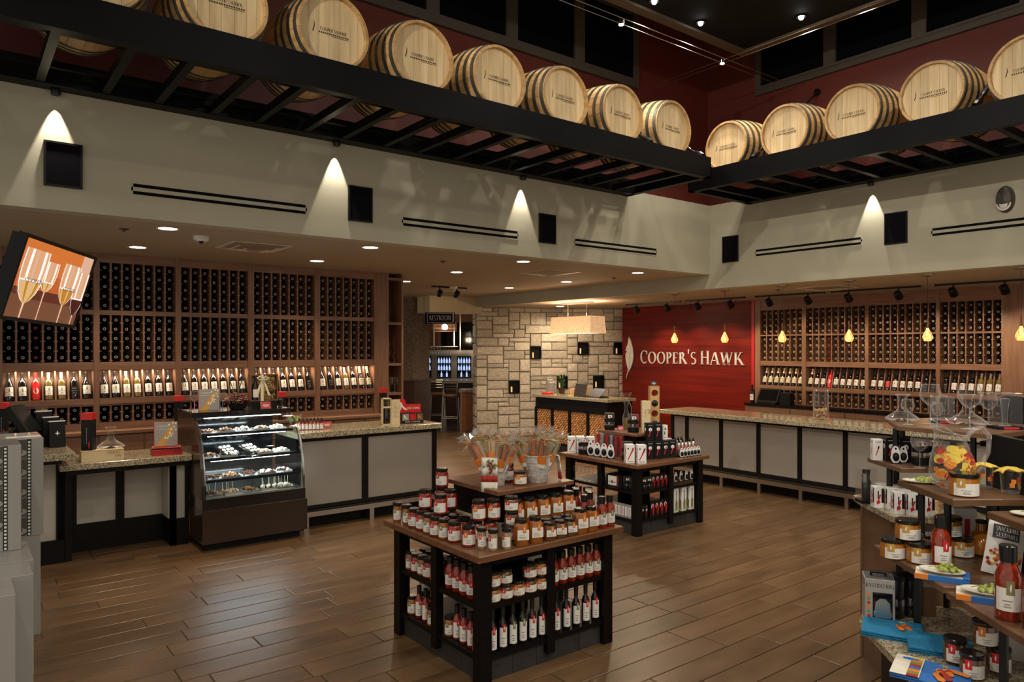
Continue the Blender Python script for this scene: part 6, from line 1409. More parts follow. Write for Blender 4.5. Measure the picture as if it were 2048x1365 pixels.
m = MB(); cs = ['fabric_red', 'fabric_green', 'fabric_orange', 'fabric_blue', 'fabric_red', 'fabric_green', 'fabric_orange', 'fabric_yellow']
for k in range(8): m.mi(k); m.box(-.075+.0, -.035, -.10+.025*k, -.0755+.025*k, .0205, .0212)
inst('striped_border', m.mesh('striped_border', cs), t); inst('white_hem', MB().box(-.131, -.075, -.101, .101, .0190, .0208).mesh('white_hem', 'towel_white'), t); inst('white_line', MB().box(-.035, -.031, -.10, .10, .0200, .0212).mesh('white_line', 'towel_white'), t)
m = MB()
for k, (x, y, a) in enumerate(((.03, -.05, .4), (.05, -.03, .5), (.09, .03, 1.2))):
    ca, sa = math.cos(a), math.sin(a); m.mi(k % 2); m.add([(x+(p*ca-q_*sa)*.08, y+(p*sa+q_*ca)*.08, .0212) for p, q_ in [(0, -.5), (.16, -.42), (.2, -.1), (.24, .25), (.15, .5), (-.05, .5), (-.2, .25), (-.16, -.1), (-.16, -.42)]], [tuple(range(9))])
inst('sandal_print', m.mesh('sandal_print', ['fabric_orange', 'fabric_red']), t)
jar('squat_red', (3.195, 1.215, ZG1+.01), 'on granite ledge, rear one under the stacked jar', FACE-.3, gd); jar('squat_red', (3.115, 1.125, ZG1), 'on granite ledge, nearest one on the striped towel', FACE-.3, gd); jar('squat_orange', (3.215, 1.115, ZG1+.105), 'stacked on top of the ledge jars', FACE-.3, gd)
jar('squat_red', (3.235, 1.075, ZG1+.01), 'on granite ledge, right one under the stacked jar', FACE-.3, gd)
for i, (x, y) in enumerate(((3.50, 1.06), (3.38, .90))):
    t = thing('storage_carton', 'white carton behind the ledge jars, %s' % ('farther' if i == 0 else 'nearer'), 'box', (x, y, ZG1), gd, FACE-.5); inst('carton', MB().bev(-.11, .11, -.07, .07, 0, .15, .003).mesh('carton', 'carton_white'), t); inst('tape', MB().box(-.012, .012, -.0705, .0705, .03, .1505).mesh('tape', 'paper_cream'), t)
# ---- middle shelf, far part
jar('squat_ochre', (3.515, 1.605, ZS2), 'on middle shelf, left of bottom pair', FACE-.1, gd); jar('squat_ochre', (3.535, 1.495, ZS2), 'on middle shelf, right of bottom pair', FACE-.1, gd); jar('squat_ochre', (3.548, 1.552, ZS2+.093), 'stacked on the middle shelf pair', FACE-.1, gd)
jar('big_sauce_red', (3.515, 1.395, ZS2), 'on middle shelf beside the ochre jars', FACE-.1, gd)
for i, (x, y, z) in enumerate(((3.80, 1.42, 0), (3.735, 1.51, 0), (3.77, 1.46, .093))): jar('squat_ochre', (x, y, ZS2+z), 'in shade at back of middle shelf, %s' % ['near one', 'far one', 'stacked one'][i], FACE, gd)
t = thing('flask', 'amber round flask at back of middle shelf', 'bottle', (3.90, 1.37, ZS2)); MB().lathe([(.04, 0), (.06, .01), (.066, .05), (.05, .09), (.022, .115), (.02, .15)], 18, (3.90, 1.37, ZS2)).build('glass_body', 'amber', t, smooth=True); MB().lathe([(.023, .15), (.023, .165), (.005, .168)], 14, (3.90, 1.37, ZS2)).build('stopper', 'carton_black', t, smooth=True)
t = thing('white_display_box', 'white printed box at back of middle shelf under the pitcher shelf', 'box', (3.96, 1.47, ZS2), None, FACE-.2); inst('carton', MB().bev(-.05, .05, -.03, .03, 0, .20, .002).mesh('carton', 'carton_white'), t); inst('print', MB().box(-.004, .02, -.0308, -.03, .05, .15).mesh('print', 'ink_red'), t)
def grape_mesh(col_, n, sx, sy, seed):
    m = MB(); rg = random.Random(seed)
    for k in range(n): a, r_ = rg.uniform(0, 6.28), math.sqrt(rg.random()); m.ball((sx*r_*math.cos(a), sy*r_*math.sin(a), .010+.032*(1-r_)*rg.random()), .0085*rg.uniform(.85, 1.1), 8, 6)
    return sm(m, 'grapes', col_)
def fruit_plate(x, y, z, rz, label, col_='grape_green', towel=True, r=.075, n=48):
    if towel:
        tw = towel_stack(x, y, z, .20, .135, rz, 2, 'white and blue tea towel under '+label.split(' of ')[0].replace('oval plate', 'plate')+' '+label.split(', ')[-1], 'towel_white', False)
        m = MB(); m.box(-.10, .10, -.0695, -.058, .0, .0212); m.box(.078, .1015, -.068, .068, .0, .0212); inst('blue_border', m.mesh('blue_border', 'fabric_blue'), tw); inst('orange_border', MB().box(-.1, -.05, -.0700, -.0575, .001, .0216).mesh('orange_border', 'fabric_orange'), tw); z += .0215
    t = thing('fruit_plate', label, 'plate', (x, y, z), gd, rz)
    inst('plate', sm(MB().lathe([(.02, 0), (r*.6, .001), (r, .010), (r, .013), (r*.6, .005), (.0001, .004)], 24, sx=1.15, sy=.72), 'plate', 'plate_white'), t)
    inst('rim_line', sm(MB().tube([(r*1.15*math.cos(2*PI*k/24), r*.72*math.sin(2*PI*k/24), .0125) for k in range(24)], .002, 5, closed=True), 'rim_line', 'paper_cream'), t)
    g = thing('grape_bunch', '%s grapes lying on the %s' % ('dark red' if col_ == 'grape_red' else 'green', label), 'grapes', (x, y, z+.005), gd, rz); o = inst('grapes', grape_mesh(col_, n, r*.62, r*.36, int(x*977)), g, (.02, .005, 0)); o['kind'] = 'stuff'
    inst('stem', MB().tube([(-.05, .0, .012), (-.02, .01, .02), (.03, .005, .03)], .0018, 4).mesh('stem', 'fabric_green'), g)
fruit_plate(3.375, 1.335, ZS2, FACE-.55, 'oval plate of green grapes, far part of middle shelf')
fruit_plate(3.225, 1.115, ZS2, FACE-.55, 'oval plate of green grapes, near part of middle shelf')
jar('big_sauce', (3.055, .985, ZS2), 'on near shelf, left of the pair', FACE-.5, gd); jar('big_sauce', (3.02, .885, ZS2), 'on near shelf, right of pair at edge', FACE-.5, gd)
# snack bag
t = thing('snack_bag', 'white printed snack bag with speech-bubble lettering leaning under upper shelf', 'bag', (3.60, 1.19, ZS2), None, FACE-.35)
m = MB(); q = 8; w, h = .15, .25; vs = []
for s in (-1, 1):
    for i in range(q+1):
        for j in range(q+1): u_, v_ = i/q*2-1, j/q; vs.append((u_*w/2*(1-.05*math.sin(v_*PI)), s*.026*(1-u_*u_)*math.sin(v_*PI)**.6, v_*h))
N_ = (q+1)**2; m.add(vs, [(s*N_+i*(q+1)+j, s*N_+(i+1)*(q+1)+j, s*N_+(i+1)*(q+1)+j+1, s*N_+i*(q+1)+j+1) for s in (0, 1) for i in range(q) for j in range(q)]); b = inst('bag_body', sm(m, 'bag_body', 'carton_white'), t); t.rotation_euler = (-.25, .20, FACE-.35)
def on_bag(x, z): u_ = x/(w/2); return (x, -.026*(1-u_*u_)*math.sin(max(min(z/h, .99), .01)*PI)**.6-.0016, z)
m = MB(); rg = random.Random(4)
for k in range(70): x, z = rg.uniform(-.06, .06), .04+.075*rg.random(); p = on_bag(x, z); m.mi(rg.randrange(3)); m.ball(p, .0075*rg.uniform(.6, 1.1), 6, 4)
o = inst('food_picture', m.mesh('food_picture', ['fabric_orange', 'fabric_yellow', 'fabric_red']), t); o['kind'] = 'stuff'
m = MB()
for k in range(10): x0, x1 = -.055+.010*k, -.055+.010*(k+1); m.add([on_bag(x0, .155), on_bag(x1, .155), on_bag(x1, .215), on_bag(x0, .215)], [(0,1,2,3)])
inst('speech_bubble', m.mesh('speech_bubble', 'ink'), t)
for s_, z in (('SNACKBARK', .188), ('SEEDMILL', .162)):
    g_ = MB(); w0 = glyphs(g_, s_, serif=False); f = .085/w0; g_.v = [tuple(Vector(on_bag((p[0]-w0/2)*f-.003, z+p[2]*.019))+Vector((0, -.001, 0))) for p in g_.v]; inst('lettering', g_.mesh('lettering', 'paper'), t)
# ---- upper shelf: jar, plates, painted glass set
jar('squat_ochre', (3.63, 1.345, ZS3), 'on upper shelf before the glass pitcher', FACE-.2, gd, 1.12)
fruit_plate(3.80, 1.60, ZS3, FACE-.4, 'white plate of green grapes, left end of upper shelf', towel=False, r=.07, n=42)
t = thing('glass_pitcher', 'clear glass pitcher painted with bright fruit, looped handle', 'pitcher', (3.76, 1.44, ZS3), None, FACE); t.scale = (1.16, 1.16, 1.16); 
m = MB(); n = 28; pr = [(.045, .004), (.075, .02), (.086, .06), (.080, .11), (.062, .165), (.050, .205), (.050, .235)]; vs = []
for i, (r_, z) in enumerate(pr):
    for k in range(n):
        a = 2*PI*k/n; lip = max(0, math.cos(a-PI))**4; zz = z+(.05*lip*(i/6)**3-.02*(1-lip)*(i/6)**3*(.5-.5*math.cos(a-PI))); rr_ = r_*(1+.9*lip*(i/6)**4); vs.append((rr_*math.cos(a), rr_*math.sin(a), zz))
m.add(vs, [(i*n+k, i*n+(k+1) % n, i*n+n+(k+1) % n, i*n+n+k) for i in range(6) for k in range(n)]+[tuple(range(n))]); inst('glass_body', sm(m, 'glass_body', 'clear_glass'), t)
inst('rim', sm(MB().tube([Vector(v)+Vector((0, 0, .001)) for v in vs[-n:]], .003, 6, closed=True), 'rim', 'thick_glass'), t)
inst('handle', sm(MB().tube([(.052, 0, .205), (.085, 0, .245), (.12, 0, .25), (.15, 0, .215), (.145, 0, .15), (.115, 0, .09), (.080, 0, .05)], .009, 8), 'handle', 'thick_glass'), t)
m = MB(); rg = random.Random(9); mt = ['fabric_red', 'fabric_orange', 'fabric_yellow', 'fabric_green', 'fabric_red', 'fabric_yellow']
def pit_r(z):
    for (r0, z0), (r1, z1) in zip(pr, pr[1:]):
        if z0 <= z <= z1: return r0+(r1-r0)*(z-z0)/(z1-z0)
    return .05
for k in range(80):
    a, z = rg.uniform(-2.9, .5), .02+.15*rg.random()**1.3; m.mi(k % 6); sz = rg.uniform(.010, .022); pts = []
    for q in range(9):
        w_ = 2*PI*q/9; zz = max(.006, z+sz*math.sin(w_)*rg.uniform(.7, 1.1)); R_ = pit_r(zz)+.0012; aa = a+sz*1.35*math.cos(w_)/R_*rg.uniform(.7, 1.2); pts.append((R_*math.cos(aa), R_*math.sin(aa), zz))
    m.add(pts, [tuple(range(9))])
inst('fruit_painting', m.mesh('fruit_painting', mt), t)['kind'] = 'stuff'
t = thing('glass_bowl', 'low cut-glass bowl under the painted pitcher', 'bowl', (3.70, 1.46, ZS3)); 
m = MB(); n = 32; vs = []
for i, (r_, z) in enumerate(((.035, .0), (.05, .002), (.075, .022), (.095, .042))):
    for k in range(n): a = 2*PI*k/n; j = 1+.04*(k % 2)*(i > 0); vs.append((3.76+r_*j*math.cos(a), 1.44+r_*j*math.sin(a), ZS3+.001+z))
m.add(vs, [(i*n+k, i*n+(k+1) % n, i*n+n+(k+1) % n, i*n+n+k) for i in range(3) for k in range(n)]); m.build('bowl', 'blister', t); MB().tube([vs[-n+k] for k in range(n)], .002, 5, closed=True).build('rim', 'clear_glass', t)
for i, (x, y) in enumerate(((3.90, 1.36), (3.86, 1.235))):
    t = thing('napkin_glass', 'painted tumbler with yellow napkin, %s of pitcher' % ('just right' if i == 0 else 'far right'), 'glass', (x, y, ZS3), gd, FACE)
    inst('tumbler', sm(MB().lathe([(.030, 0), (.036, .004), (.042, .09), (.042, .10)], 20, cap=False), 'tumbler', 'clear_glass'), t); inst('base_glass', sm(MB().lathe([(.0001, .001), (.034, .001), (.034, .010), (.0001, .010)], 16, cap=False), 'base_glass', 'blister'), t)
    m = MB(); 
    for k in range(10): a = rg.uniform(-2.6, .2); z = rg.uniform(.02, .06); m.mi(k % 3); m.patch(.0405, math.degrees(a)+90-14, math.degrees(a)+90+14, z, z+.02, 3)
    inst('painting', m.mesh('painting', ['fabric_red', 'fabric_orange', 'fabric_green']), t)
    m = MB(); vs = []; q = 8
    for a in range(q+1):
        for b in range(5): vs.append((-.06+.12*a/q, -.035+.0175*b+.006*math.sin(a*1.3), .112+.008*math.sin(a*.9+b)-.04*max(0, abs(a/q-.5)-.3)*4*(.5)))
    m.add(vs, [(a*5+b, a*5+5+b, a*5+6+b, a*5+b+1) for a in range(q) for b in range(4)]); o = inst('napkin', sm(m, 'napkin', 'fabric_yellow'), t); md = o.modifiers.new('thickness', 'SOLIDIFY'); md.thickness = .004
fruit_plate(3.545, 1.045, ZS3-.03, FACE-.5, 'white plate of dark grapes, right upper shelf', 'grape_red', towel=False, r=.075, n=50)
place('glass_big', 'wine_glass', 'large wine glass at right picture edge beside dark grapes', 'wine glass', (3.49, 1.00, ZS3-.03), 0, gd, 1.05)
# ---- granite display goods
for i, (x, y) in enumerate(((4.14, 1.975), (4.165, 1.915), (4.17, 1.845))): place('corkscrew_box', 'corkscrew_box', 'white corkscrew box in far group on granite top, %s from left' % ORD[i], 'box', (x, y, ZG2), FACE-.1, gd, .95)
for i, (x, y) in enumerate(((4.075, 1.835), (4.10, 1.775), (4.165, 1.72))): place('corkscrew_box', 'corkscrew_box', 'white corkscrew box in near group on granite top, %s from left' % ORD[i], 'box', (x, y, ZG2), FACE-.1, gd, .95)
for i, (x, y) in enumerate(((4.24, 2.0), (4.26, 1.93))): place('corkscrew_box', 'corkscrew_box', 'white corkscrew box in back row on granite top, %s' % ('left' if i == 0 else 'right'), 'box', (x, y, ZG2), FACE-.1, gd, .95)
t = thing('acrylic_case', 'clear case with black bottle opener, left end of granite top', 'case', (4.215, 2.075, ZG2), None, FACE)
inst('clear_box', MB().box(-.045, .045, -.04, .04, .018, .20).mesh('clear_box', 'blister'), t); inst('base', MB().box(-.048, .048, -.043, .043, 0, .018).mesh('base', 'carton_black'), t); inst('opener', sm(MB().lathe([(.02, .02), (.026, .03), (.026, .12), (.018, .14), (.022, .19)], 12), 'opener', 'case_black'), t); inst('steel_head', MB().lathe([(.012, .12), (.016, .17)], 10, (-.02, -.02, 0)).mesh('steel_head', 'steel'), t)
t = place('black_box', 'opener_box', 'white box with red band at left end of upper granite tier', 'box', (4.245, 2.03, ZS4), FACE-.1, gd, .9); t.children[0].data = t.children[0].data.copy(); t.children[0].data.materials[0] = MATS['carton_white']
place('black_box', 'opener_box', 'black opener box on tier above granite, left', 'box', (4.275, 1.97, ZS4), FACE-.1, gd); place('black_box', 'opener_box', 'black opener box on tier above granite, right', 'box', (4.30, 1.90, ZS4), FACE-.1, gd)
place('oval_pack', 'opener_card', 'white oval opener card on tier above granite, front', 'opener', (4.195, 1.90, ZS4), FACE-.2, gd, .95); place('oval_pack', 'opener_card', 'white oval opener card on tier above granite, behind', 'opener', (4.255, 1.885, ZS4), FACE-.2, gd, .9)
for i, (x, y) in enumerate(((4.27, 1.80), (4.35, 1.76))): place('dome_pack', 'stopper_tub', 'clear tub with black bands on tier above granite, %s' % ('left' if i == 0 else 'right'), 'tub', (x, y, ZS4), FACE, gd, 1.15)
place('glass_big', 'wine_glass', 'large wine glass on tier above granite beside the pitcher', 'wine glass', (4.155, 1.755, ZS4), 0, gd, .8)
# ---- top tier: decanters and glasses
place('decanter', 'decanter', 'wide clear decanter on top tier, left one', 'decanter', (4.40, 1.955, ZS5), 0, gd, .78); place('decanter', 'decanter', 'wide clear decanter on top tier, right one behind the big glass', 'decanter', (4.46, 1.635, ZS5), 0, gd, .85)
place('glass_mid', 'wine_glass', 'small wine glass before left decanter on top tier', 'wine glass', (4.23, 1.85, ZS5), 0, gd, .75); place('glass_big', 'wine_glass', 'tall wine glass in middle of top tier', 'wine glass', (4.36, 1.785, ZS5), 0, gd, .95)
place('glass_small', 'wine_glass', 'smallest wine glass on top tier beside the tall one', 'wine glass', (4.24, 1.70, ZS5), 0, gd, .85); place('glass_big', 'wine_glass', 'broad wine glass before right decanter on top tier', 'wine glass', (4.25, 1.545, ZS5), 0, gd, 1.0)
place('glass_mid', 'wine_glass', 'wine glass behind right decanter on top tier', 'wine glass', (4.55, 1.56, ZS5), 0, gd, .95)
for i, (x, y) in enumerate(((4.48, 1.77), (4.42, 1.44))):
    t = thing('acrylic_case', 'clear case with opener on top tier, %s' % ('left behind the tall glass' if i == 0 else 'right end'), 'case', (x, y, ZS5), gd, FACE); s = 1.0 if i else .8
    inst('clear_box', MB().box(-.06*s, .06*s, -.05*s, .05*s, .015, .19*s).mesh('clear_box', 'blister'), t); inst('base', MB().box(-.063*s, .063*s, -.053*s, .053*s, 0, .015).mesh('base', 'carton_black'), t); inst('opener', sm(MB().lathe([(.03, .016), (.012, .03), (.014, .09), (.018, .12), (.022, .16)], 12), 'opener', 'clear_glass'), t); inst('red_card', MB().box(-.04, .04, -.0535*s, -.0525*s, .003, .013).mesh('red_card', 'tag_red'), t)
t = place('wine_redlab', 'wine_bottle', 'red-capped dark bottle at far right behind black back', 'wine bottle', (5.02, 1.62, 1.28), FACE, None, .9)
t2 = thing('side_ledge', 'dark ledge carrying the red-capped bottle, far right', 'shelf', (5.05, 1.6, 0)); MB().box(4.97, 5.25, 1.5, 1.75, 1.25, 1.28).build('ledge_top', 'espresso', t2); MB().box(5.0, 5.22, 1.53, 1.72, 0, 1.25).build('ledge_base', 'espresso', t2)
# ================================================================ SIGN ON THE RED WALL
X_ = 11.218
t = thing('wall_sign', "brushed metal letters and feather reading COOPER'S HAWK on red wall", 'sign', (X_, 9.1, 1.54))
s_ = "COOPER'S HAWK"; g_ = MB(); w0 = glyphs(g_, s_); H_ = .232; F_ = 2.45/w0
# one raised letter per character
x = 0.
for ch in s_:
    if ch == ' ': x += .30; continue
    b = MB(); wd = glyphs(b, ch); n = len(b.v); fs = list(b.f); b.v += [(p[0], .02, p[2]) for p in b.v[:n]]
    for f in fs:
        k = len(f); b.f.append(tuple(n+i for i in reversed(f))); b.m.append(0)
        for i in range(k): b.f.append((f[i], n+f[i], n+f[(i+1) % k], f[(i+1) % k])); b.m.append(0)
    zf = H_*(1.12 if ch in 'CH' and (x == 0 or ch == 'H') else 1.)
    b.v = [(X_-.024+p[1], 10.155-(x+p[0])*F_, 1.535+p[2]*zf) for p in b.v]; b.build('letter', 'sign_metal', t); x += wd+.10
fe = [(.0, .0), (.035, .10), (.085, .18), (.13, .24), (.185, .36), (.205, .50), (.185, .66), (.135, .80), (.08, .885), (.07, .84), (.055, .74), (.01, .66), (-.005, .60), (.03, .58), (-.01, .52), (.0, .40), (.03, .30), (.055, .22), (.045, .16), (.01, .06)]
b = MB(); n = len(fe); b.add([(X_-d, 10.56-u_*1.05, 1.18+v_*1.02) for d in (.026, .004) for u_, v_ in fe], [tuple(range(n)), tuple(reversed(range(n, 2*n)))]+[(i, n+i, n+(i+1) % n, (i+1) % n) for i in range(n)]); b.build('feather', 'sign_metal', t)
b = MB(); b.tube([(X_-.027, 10.56-.05, 1.30), (X_-.027, 10.56-.11, 1.5), (X_-.027, 10.56-.12, 1.75)], .004, 5); b.build('feather_quill', 'ink_grey', t)

# ================================================================ TILTED SCREEN
MT = Matrix.Translation((.513, 5.567, 2.263)) @ Matrix.Rotation(math.radians(58.965), 4, 'Z') @ Matrix.Rotation(math.radians(15.976), 4, 'X') @ Matrix.Rotation(math.radians(1.97), 4, 'Y')
t = thing('wall_screen', 'tilted flat screen showing glasses of sparkling wine, hung at left', 'screen', tuple(MT.translation)); t.rotation_euler = MT.to_euler(); Wt, Ht = .93, .53
def emis(name, c, s=1.0):
    m = bpy.data.materials.new(name); m.use_nodes = True; b_ = m.node_tree.nodes['Principled BSDF']; b_.inputs['Base Color'].default_value = (*[v*.1 for v in c], 1); b_.inputs['Roughness'].default_value = .3; b_.inputs['Emission Color'].default_value = (*c, 1); b_.inputs['Emission Strength'].default_value = s; MATS[name] = m
for n_, c in (('scr_orange', (.62, .16, .03)), ('scr_orange2', (.50, .11, .025)), ('scr_dark', (.10, .02, .012)), ('scr_pink', (.70, .42, .28)), ('scr_glass', (.72, .36, .18)), ('scr_white', (.95, .93, .88)), ('scr_gold', (.72, .46, .14)), ('scr_amber', (.50, .20, .03)), ('scr_red', (.05, .002, .004)), ('scr_black', (.01, .008, .008)), ('scr_brown', (.16, .06, .03))): emis(n_, c, 1.0)
inst('bezel', MB().box(-Wt/2, Wt/2, -.02, .03, -Ht/2, -Ht/2+.022).box(-Wt/2, Wt/2, -.02, .03, Ht/2-.022, Ht/2).box(-Wt/2, -Wt/2+.022, -.02, .03, -Ht/2+.022, Ht/2-.022).box(Wt/2-.022, Wt/2, -.02, .03, -Ht/2+.022, Ht/2-.022).mesh('bezel', 'black_plastic'), t)
inst('back_case', MB().box(-Wt/2+.01, Wt/2-.01, .03, .07, -Ht/2+.01, Ht/2-.01).mesh('back_case', 'black_plastic'), t)
b = MB(); a0, b0 = Wt/2-.022, Ht/2-.022; Y_ = -.012
b.mi(0); flat(b, rectp(-a0, a0, .05, b0), Y_); b.mi(1); flat(b, rectp(-a0, a0, -.09, .05), Y_); b.mi(2); flat(b, rectp(-a0, a0, -.12, -.09), Y_); b.mi(3); flat(b, rectp(-a0, a0, -b0, -.12), Y_)
scr = inst('display_picture', b.mesh('display_picture', ['scr_orange', 'scr_orange2', 'scr_dark', 'scr_brown']), t)
b = MB(); layer = [0]
def blob(pts, mi_): layer[0] += 1; b.mi(mi_); flat(b, pts, Y_-.00006*layer[0])
def flute(cx, r, ztop, zbot, fill, tones):
    hh = ztop-zbot; side = [(1.0, 0), (1.04, .2), (1.05, .4), (.98, .6), (.80, .78), (.5, .92), (.1, 1.0)]
    def wid(f):
        for (w0, f0), (w1, f1) in zip(side, side[1:]):
            if f0 <= f <= f1: return w0+(w1-w0)*(f-f0)/(f1-f0)
        return .1
    N = 9
    def strip(u0, u1, f0, f1, mi_):
        fs_ = [f0+(f1-f0)*k/6 for k in range(7)]
        blob([(cx+r*u0*wid(f), ztop-hh*f) for f in fs_]+[(cx+r*u1*wid(f), ztop-hh*f) for f in reversed(fs_)], mi_)
    pat = [2, 2, 3, 2, 0, 2, 2, 3, 2]
    for k in range(N):
        u0, u1 = -1+2*k/N, -1+2*(k+1)/N; strip(u0, u1, 0, fill, pat[k])
        strip(u0, u1, fill, 1., tones[k % len(tones)])
    for u0, u1 in ((-1.04, -.96), (.96, 1.04)): strip(u0, u1, 0, .97, 3)
    blob([(cx-r*.97, ztop-hh*fill), (cx+r*.97, ztop-hh*fill), (cx+r*.97, ztop-hh*(fill+.03)), (cx-r*.97, ztop-hh*(fill+.03))], 3)
    blob([(cx-r*.09, zbot+.005), (cx+r*.09, zbot+.005), (cx+r*.06, -b0), (cx-r*.06, -b0)], 2); blob([(cx-r*.05, zbot+.005), (cx-r*.01, zbot+.005), (cx-r*.01, -b0), (cx-r*.04, -b0)], 3)
blob(rectp(-a0, a0, -.10, -.055), 1); blob(rectp(.30, a0, .02, b0), 0); flute(-.07, .085, .14, -.06, .66, (4, 5, 4, 0)); flute(.20, .105, .16, -.12, .58, (5, 4, 5, 5)); flute(-.27, .13, .19, -.15, .56, (4, 0, 4, 5)); flute(.37, .085, .13, -.18, .6, (6,))
blob([(-a0, -.10), (-.36, -.10), (-.36, -b0), (-a0, -b0)], 7)
inst('glass_picture', b.mesh('glass_picture', ['scr_pink', 'scr_dark', 'scr_glass', 'scr_white', 'scr_gold', 'scr_amber', 'scr_red', 'scr_brown']), t)
for cx, z, wd in ((-.24, -.015, .20), (.22, -.02, .16)):
    tx, tw_ = text_mesh('COOPER', 'screen_lettering', 'scr_black'); inst('screen_lettering', tx, t, (cx, -.0190, z), (0, 0, 0), (wd/tw_, 1, .024))
tx, tw_ = text_mesh('COO', 'screen_lettering', 'scr_white'); inst('screen_lettering', tx, t, (.365, -.0190, -.055), (0, 0, 0), (.11/tw_, 1, .030))
p = MT @ Vector((0, .07, 0)); MB().tube([(p.x, p.y, p.z), (p.x-.35, p.y+.1, p.z), (-.30, 6.0, p.z+.05), (-.32, 6.7, 2.6), (-.32, 6.7, CL)], .022, 8).build('ceiling_arm', 'black_metal', t)
t.children[-1].matrix_parent_inverse = MT.inverted()

# ================================================================ STEMWARE CARTONS, LEFT EDGE
def shipping(x0, x1, y0, y1, z0, z1, label):
    t = thing('carton', label, 'box', ((x0+x1)/2, (y0+y1)/2, z0), 'plain pale cartons stacked at left edge'); MB().bev(x0, x1, y0, y1, z0, z1, .003).build('carton_body', 'carton_grey', t)
    MB().box(x0-.0, x1+.0, (y0+y1)/2-.003, (y0+y1)/2+.003, z1, z1+.0008).build('flap_seam', 'ink_grey', t)
shipping(-.30, .46, 5.57, 6.0, 0, .64, 'plain pale carton on floor under the farther picture carton'); shipping(-.35, .372, 4.90, 5.55, 0, .652, 'plain pale carton on floor under the nearer picture carton')
shipping(-.35, .347, 4.60, 4.885, 0, .65, 'plain pale carton on floor, second from front at left edge'); shipping(-.45, .25, 4.27, 4.585, 0, .65, 'plain pale carton on floor, nearest at left edge')
def picbox(x0, x1, y0, y1, z0, z1, label):
    t = thing('picture_carton', label, 'box', ((x0+x1)/2, (y0+y1)/2, z0), 'grey cartons with a film strip of wine glass pictures'); MB().bev(x0, x1, y0, y1, z0, z1, .003).build('carton_body', 'carton_grey', t)
    xs = x1-.066; xp = xs-.024
    MB().box(xp, xs, y0-.0012, y0, z0+.004, z1-.004).build('film_strip', 'film_black', t)
    m = MB(); n = int((z1-z0)/.021)
    for k in range(n): m.box(xp+.006, xs-.006, y0-.0020, y0-.0012, z0+.008+k*.021, z0+.020+k*.021)
    m.build('film_holes', 'carton_white', t)
    h = .125; z = z1-.006; k = 0
    while z-h > z0-.01:
        za = max(z-h+.004, z0+.004); c = MB().box(xp-.16, xp-.001, y0-.0012, y0, za, z).build('picture', 'carton_photo', t)
        cx, cz = xp-.042, z-.072; m = MB(); m.mi(0); m.add([(cx+.042*math.cos(w), y0-.0018, cz-.012+.022*math.sin(w)) for w in [2*PI*q/16 for q in range(16)]], [tuple(range(16))])
        m.mi(1); m.add([(cx-.01+.030*math.cos(w), y0-.0024, cz-.004+.026*math.sin(w)) for w in [2*PI*q/14 for q in range(14)]], [tuple(range(14))]); m.mi(0); m.tube([(cx+.04*math.cos(w), y0-.0026, cz-.038+.008*math.sin(w)) for w in [PI+PI*q/8 for q in range(9)]], .0018, 4)
        m.build('glass_print', ['carton_grey', 'leather'], c); z -= h; k += 1
picbox(-.10, .476, 5.57, 5.98, .642, 1.268, 'grey carton with film strip of wine glass pictures, farther one'); picbox(-.20, .332, 5.19, 5.53, .654, 1.275, 'grey carton with film strip of wine glass pictures, nearer one')

# ================================================================ ON THE LEFT COUNTERS
zc = .982
t = thing('register_terminal', 'black register terminal with tilted screen on far left counter', 'register', (.42, 7.55, zc))
MB().bev(.20, .62, 7.42, 7.78, zc, zc+.13, .012).build('base', 'black_plastic', t)
M = Matrix.Translation((.50, 7.50, zc+.24)) @ Matrix.Rotation(-.35, 4, 'Z') @ Matrix.Rotation(-.55, 4, 'Y'); m = MB(); m.xf(M, lambda q: q.bev(-.04, .03, -.16, .16, -.13, .15, .012)); m.build('monitor', 'black_plastic', t); MB().tube([(.42, 7.55, zc+.12), (.48, 7.5, zc+.2)], .04, 10).build('neck', 'black_plastic', t)
for i, (x, y, dz) in enumerate(((.66, 7.66, .075), (.70, 7.54, .03), (.735, 7.43, 0))):
    t = thing('boxed_bottle', 'dark boxed gift set with silver top edge, %s in row' % ['rearmost', 'middle', 'front'][i], 'box', (x, y, zc), 'dark boxed sets on the left counter'); M = Matrix.Translation((x, y, zc)) @ Matrix.Rotation(.15, 4, 'Z') @ Matrix.Rotation(-.10, 4, 'X')
    h = .225+dz; m = MB(); m.xf(M, lambda q: q.bev(-.062, .062, -.02, .02, .0, h, .002)); m.build('box_body', 'carton_black', t); m = MB(); m.xf(M, lambda q: q.box(-.063, .063, -.021, .021, h-.004, h+.006)); m.build('silver_edge', 'carton_white', t)
    m = MB(); m.xf(M, lambda q: flat(q, [(.0, .10), (.006, .115), (.022, .12), (.006, .125), (0, .145), (-.006, .125), (-.022, .12), (-.006, .115)], -.0206)); m.build('star_mark', 'carton_white', t)
sign_holder(.655, 7.78, zc+.0, 'small gold framed card behind the boxed sets', .1, .33, .1, 'tag_ochre', 'paper')
t = thing('pine_wine_box', 'pale pine box lettered SHIRAZ ZIN lying on low counter', 'box', (1.06, 7.42, .852)); MB().bev(.90, 1.235, 7.30, 7.42, .852, .945, .002).build('box_body', 'pine', t); MB().box(.90, 1.235, 7.2995, 7.3, .935, .937).build('lid_line', 'leather', t)
for s_, z, wd, cx, mt_ in (('SHIRAZ', .906, .105, 1.15, 'tag_olive'), ('ZIN', .872, .05, 1.185, 'leather')):
    tx, tw_ = text_mesh(s_, 'lettering', mt_, serif=False); o = inst('lettering', tx, t, (cx, 7.2988, z), (0, 0, 0), (wd/tw_, 1, .022)); o.matrix_parent_inverse = PINV[t.name]
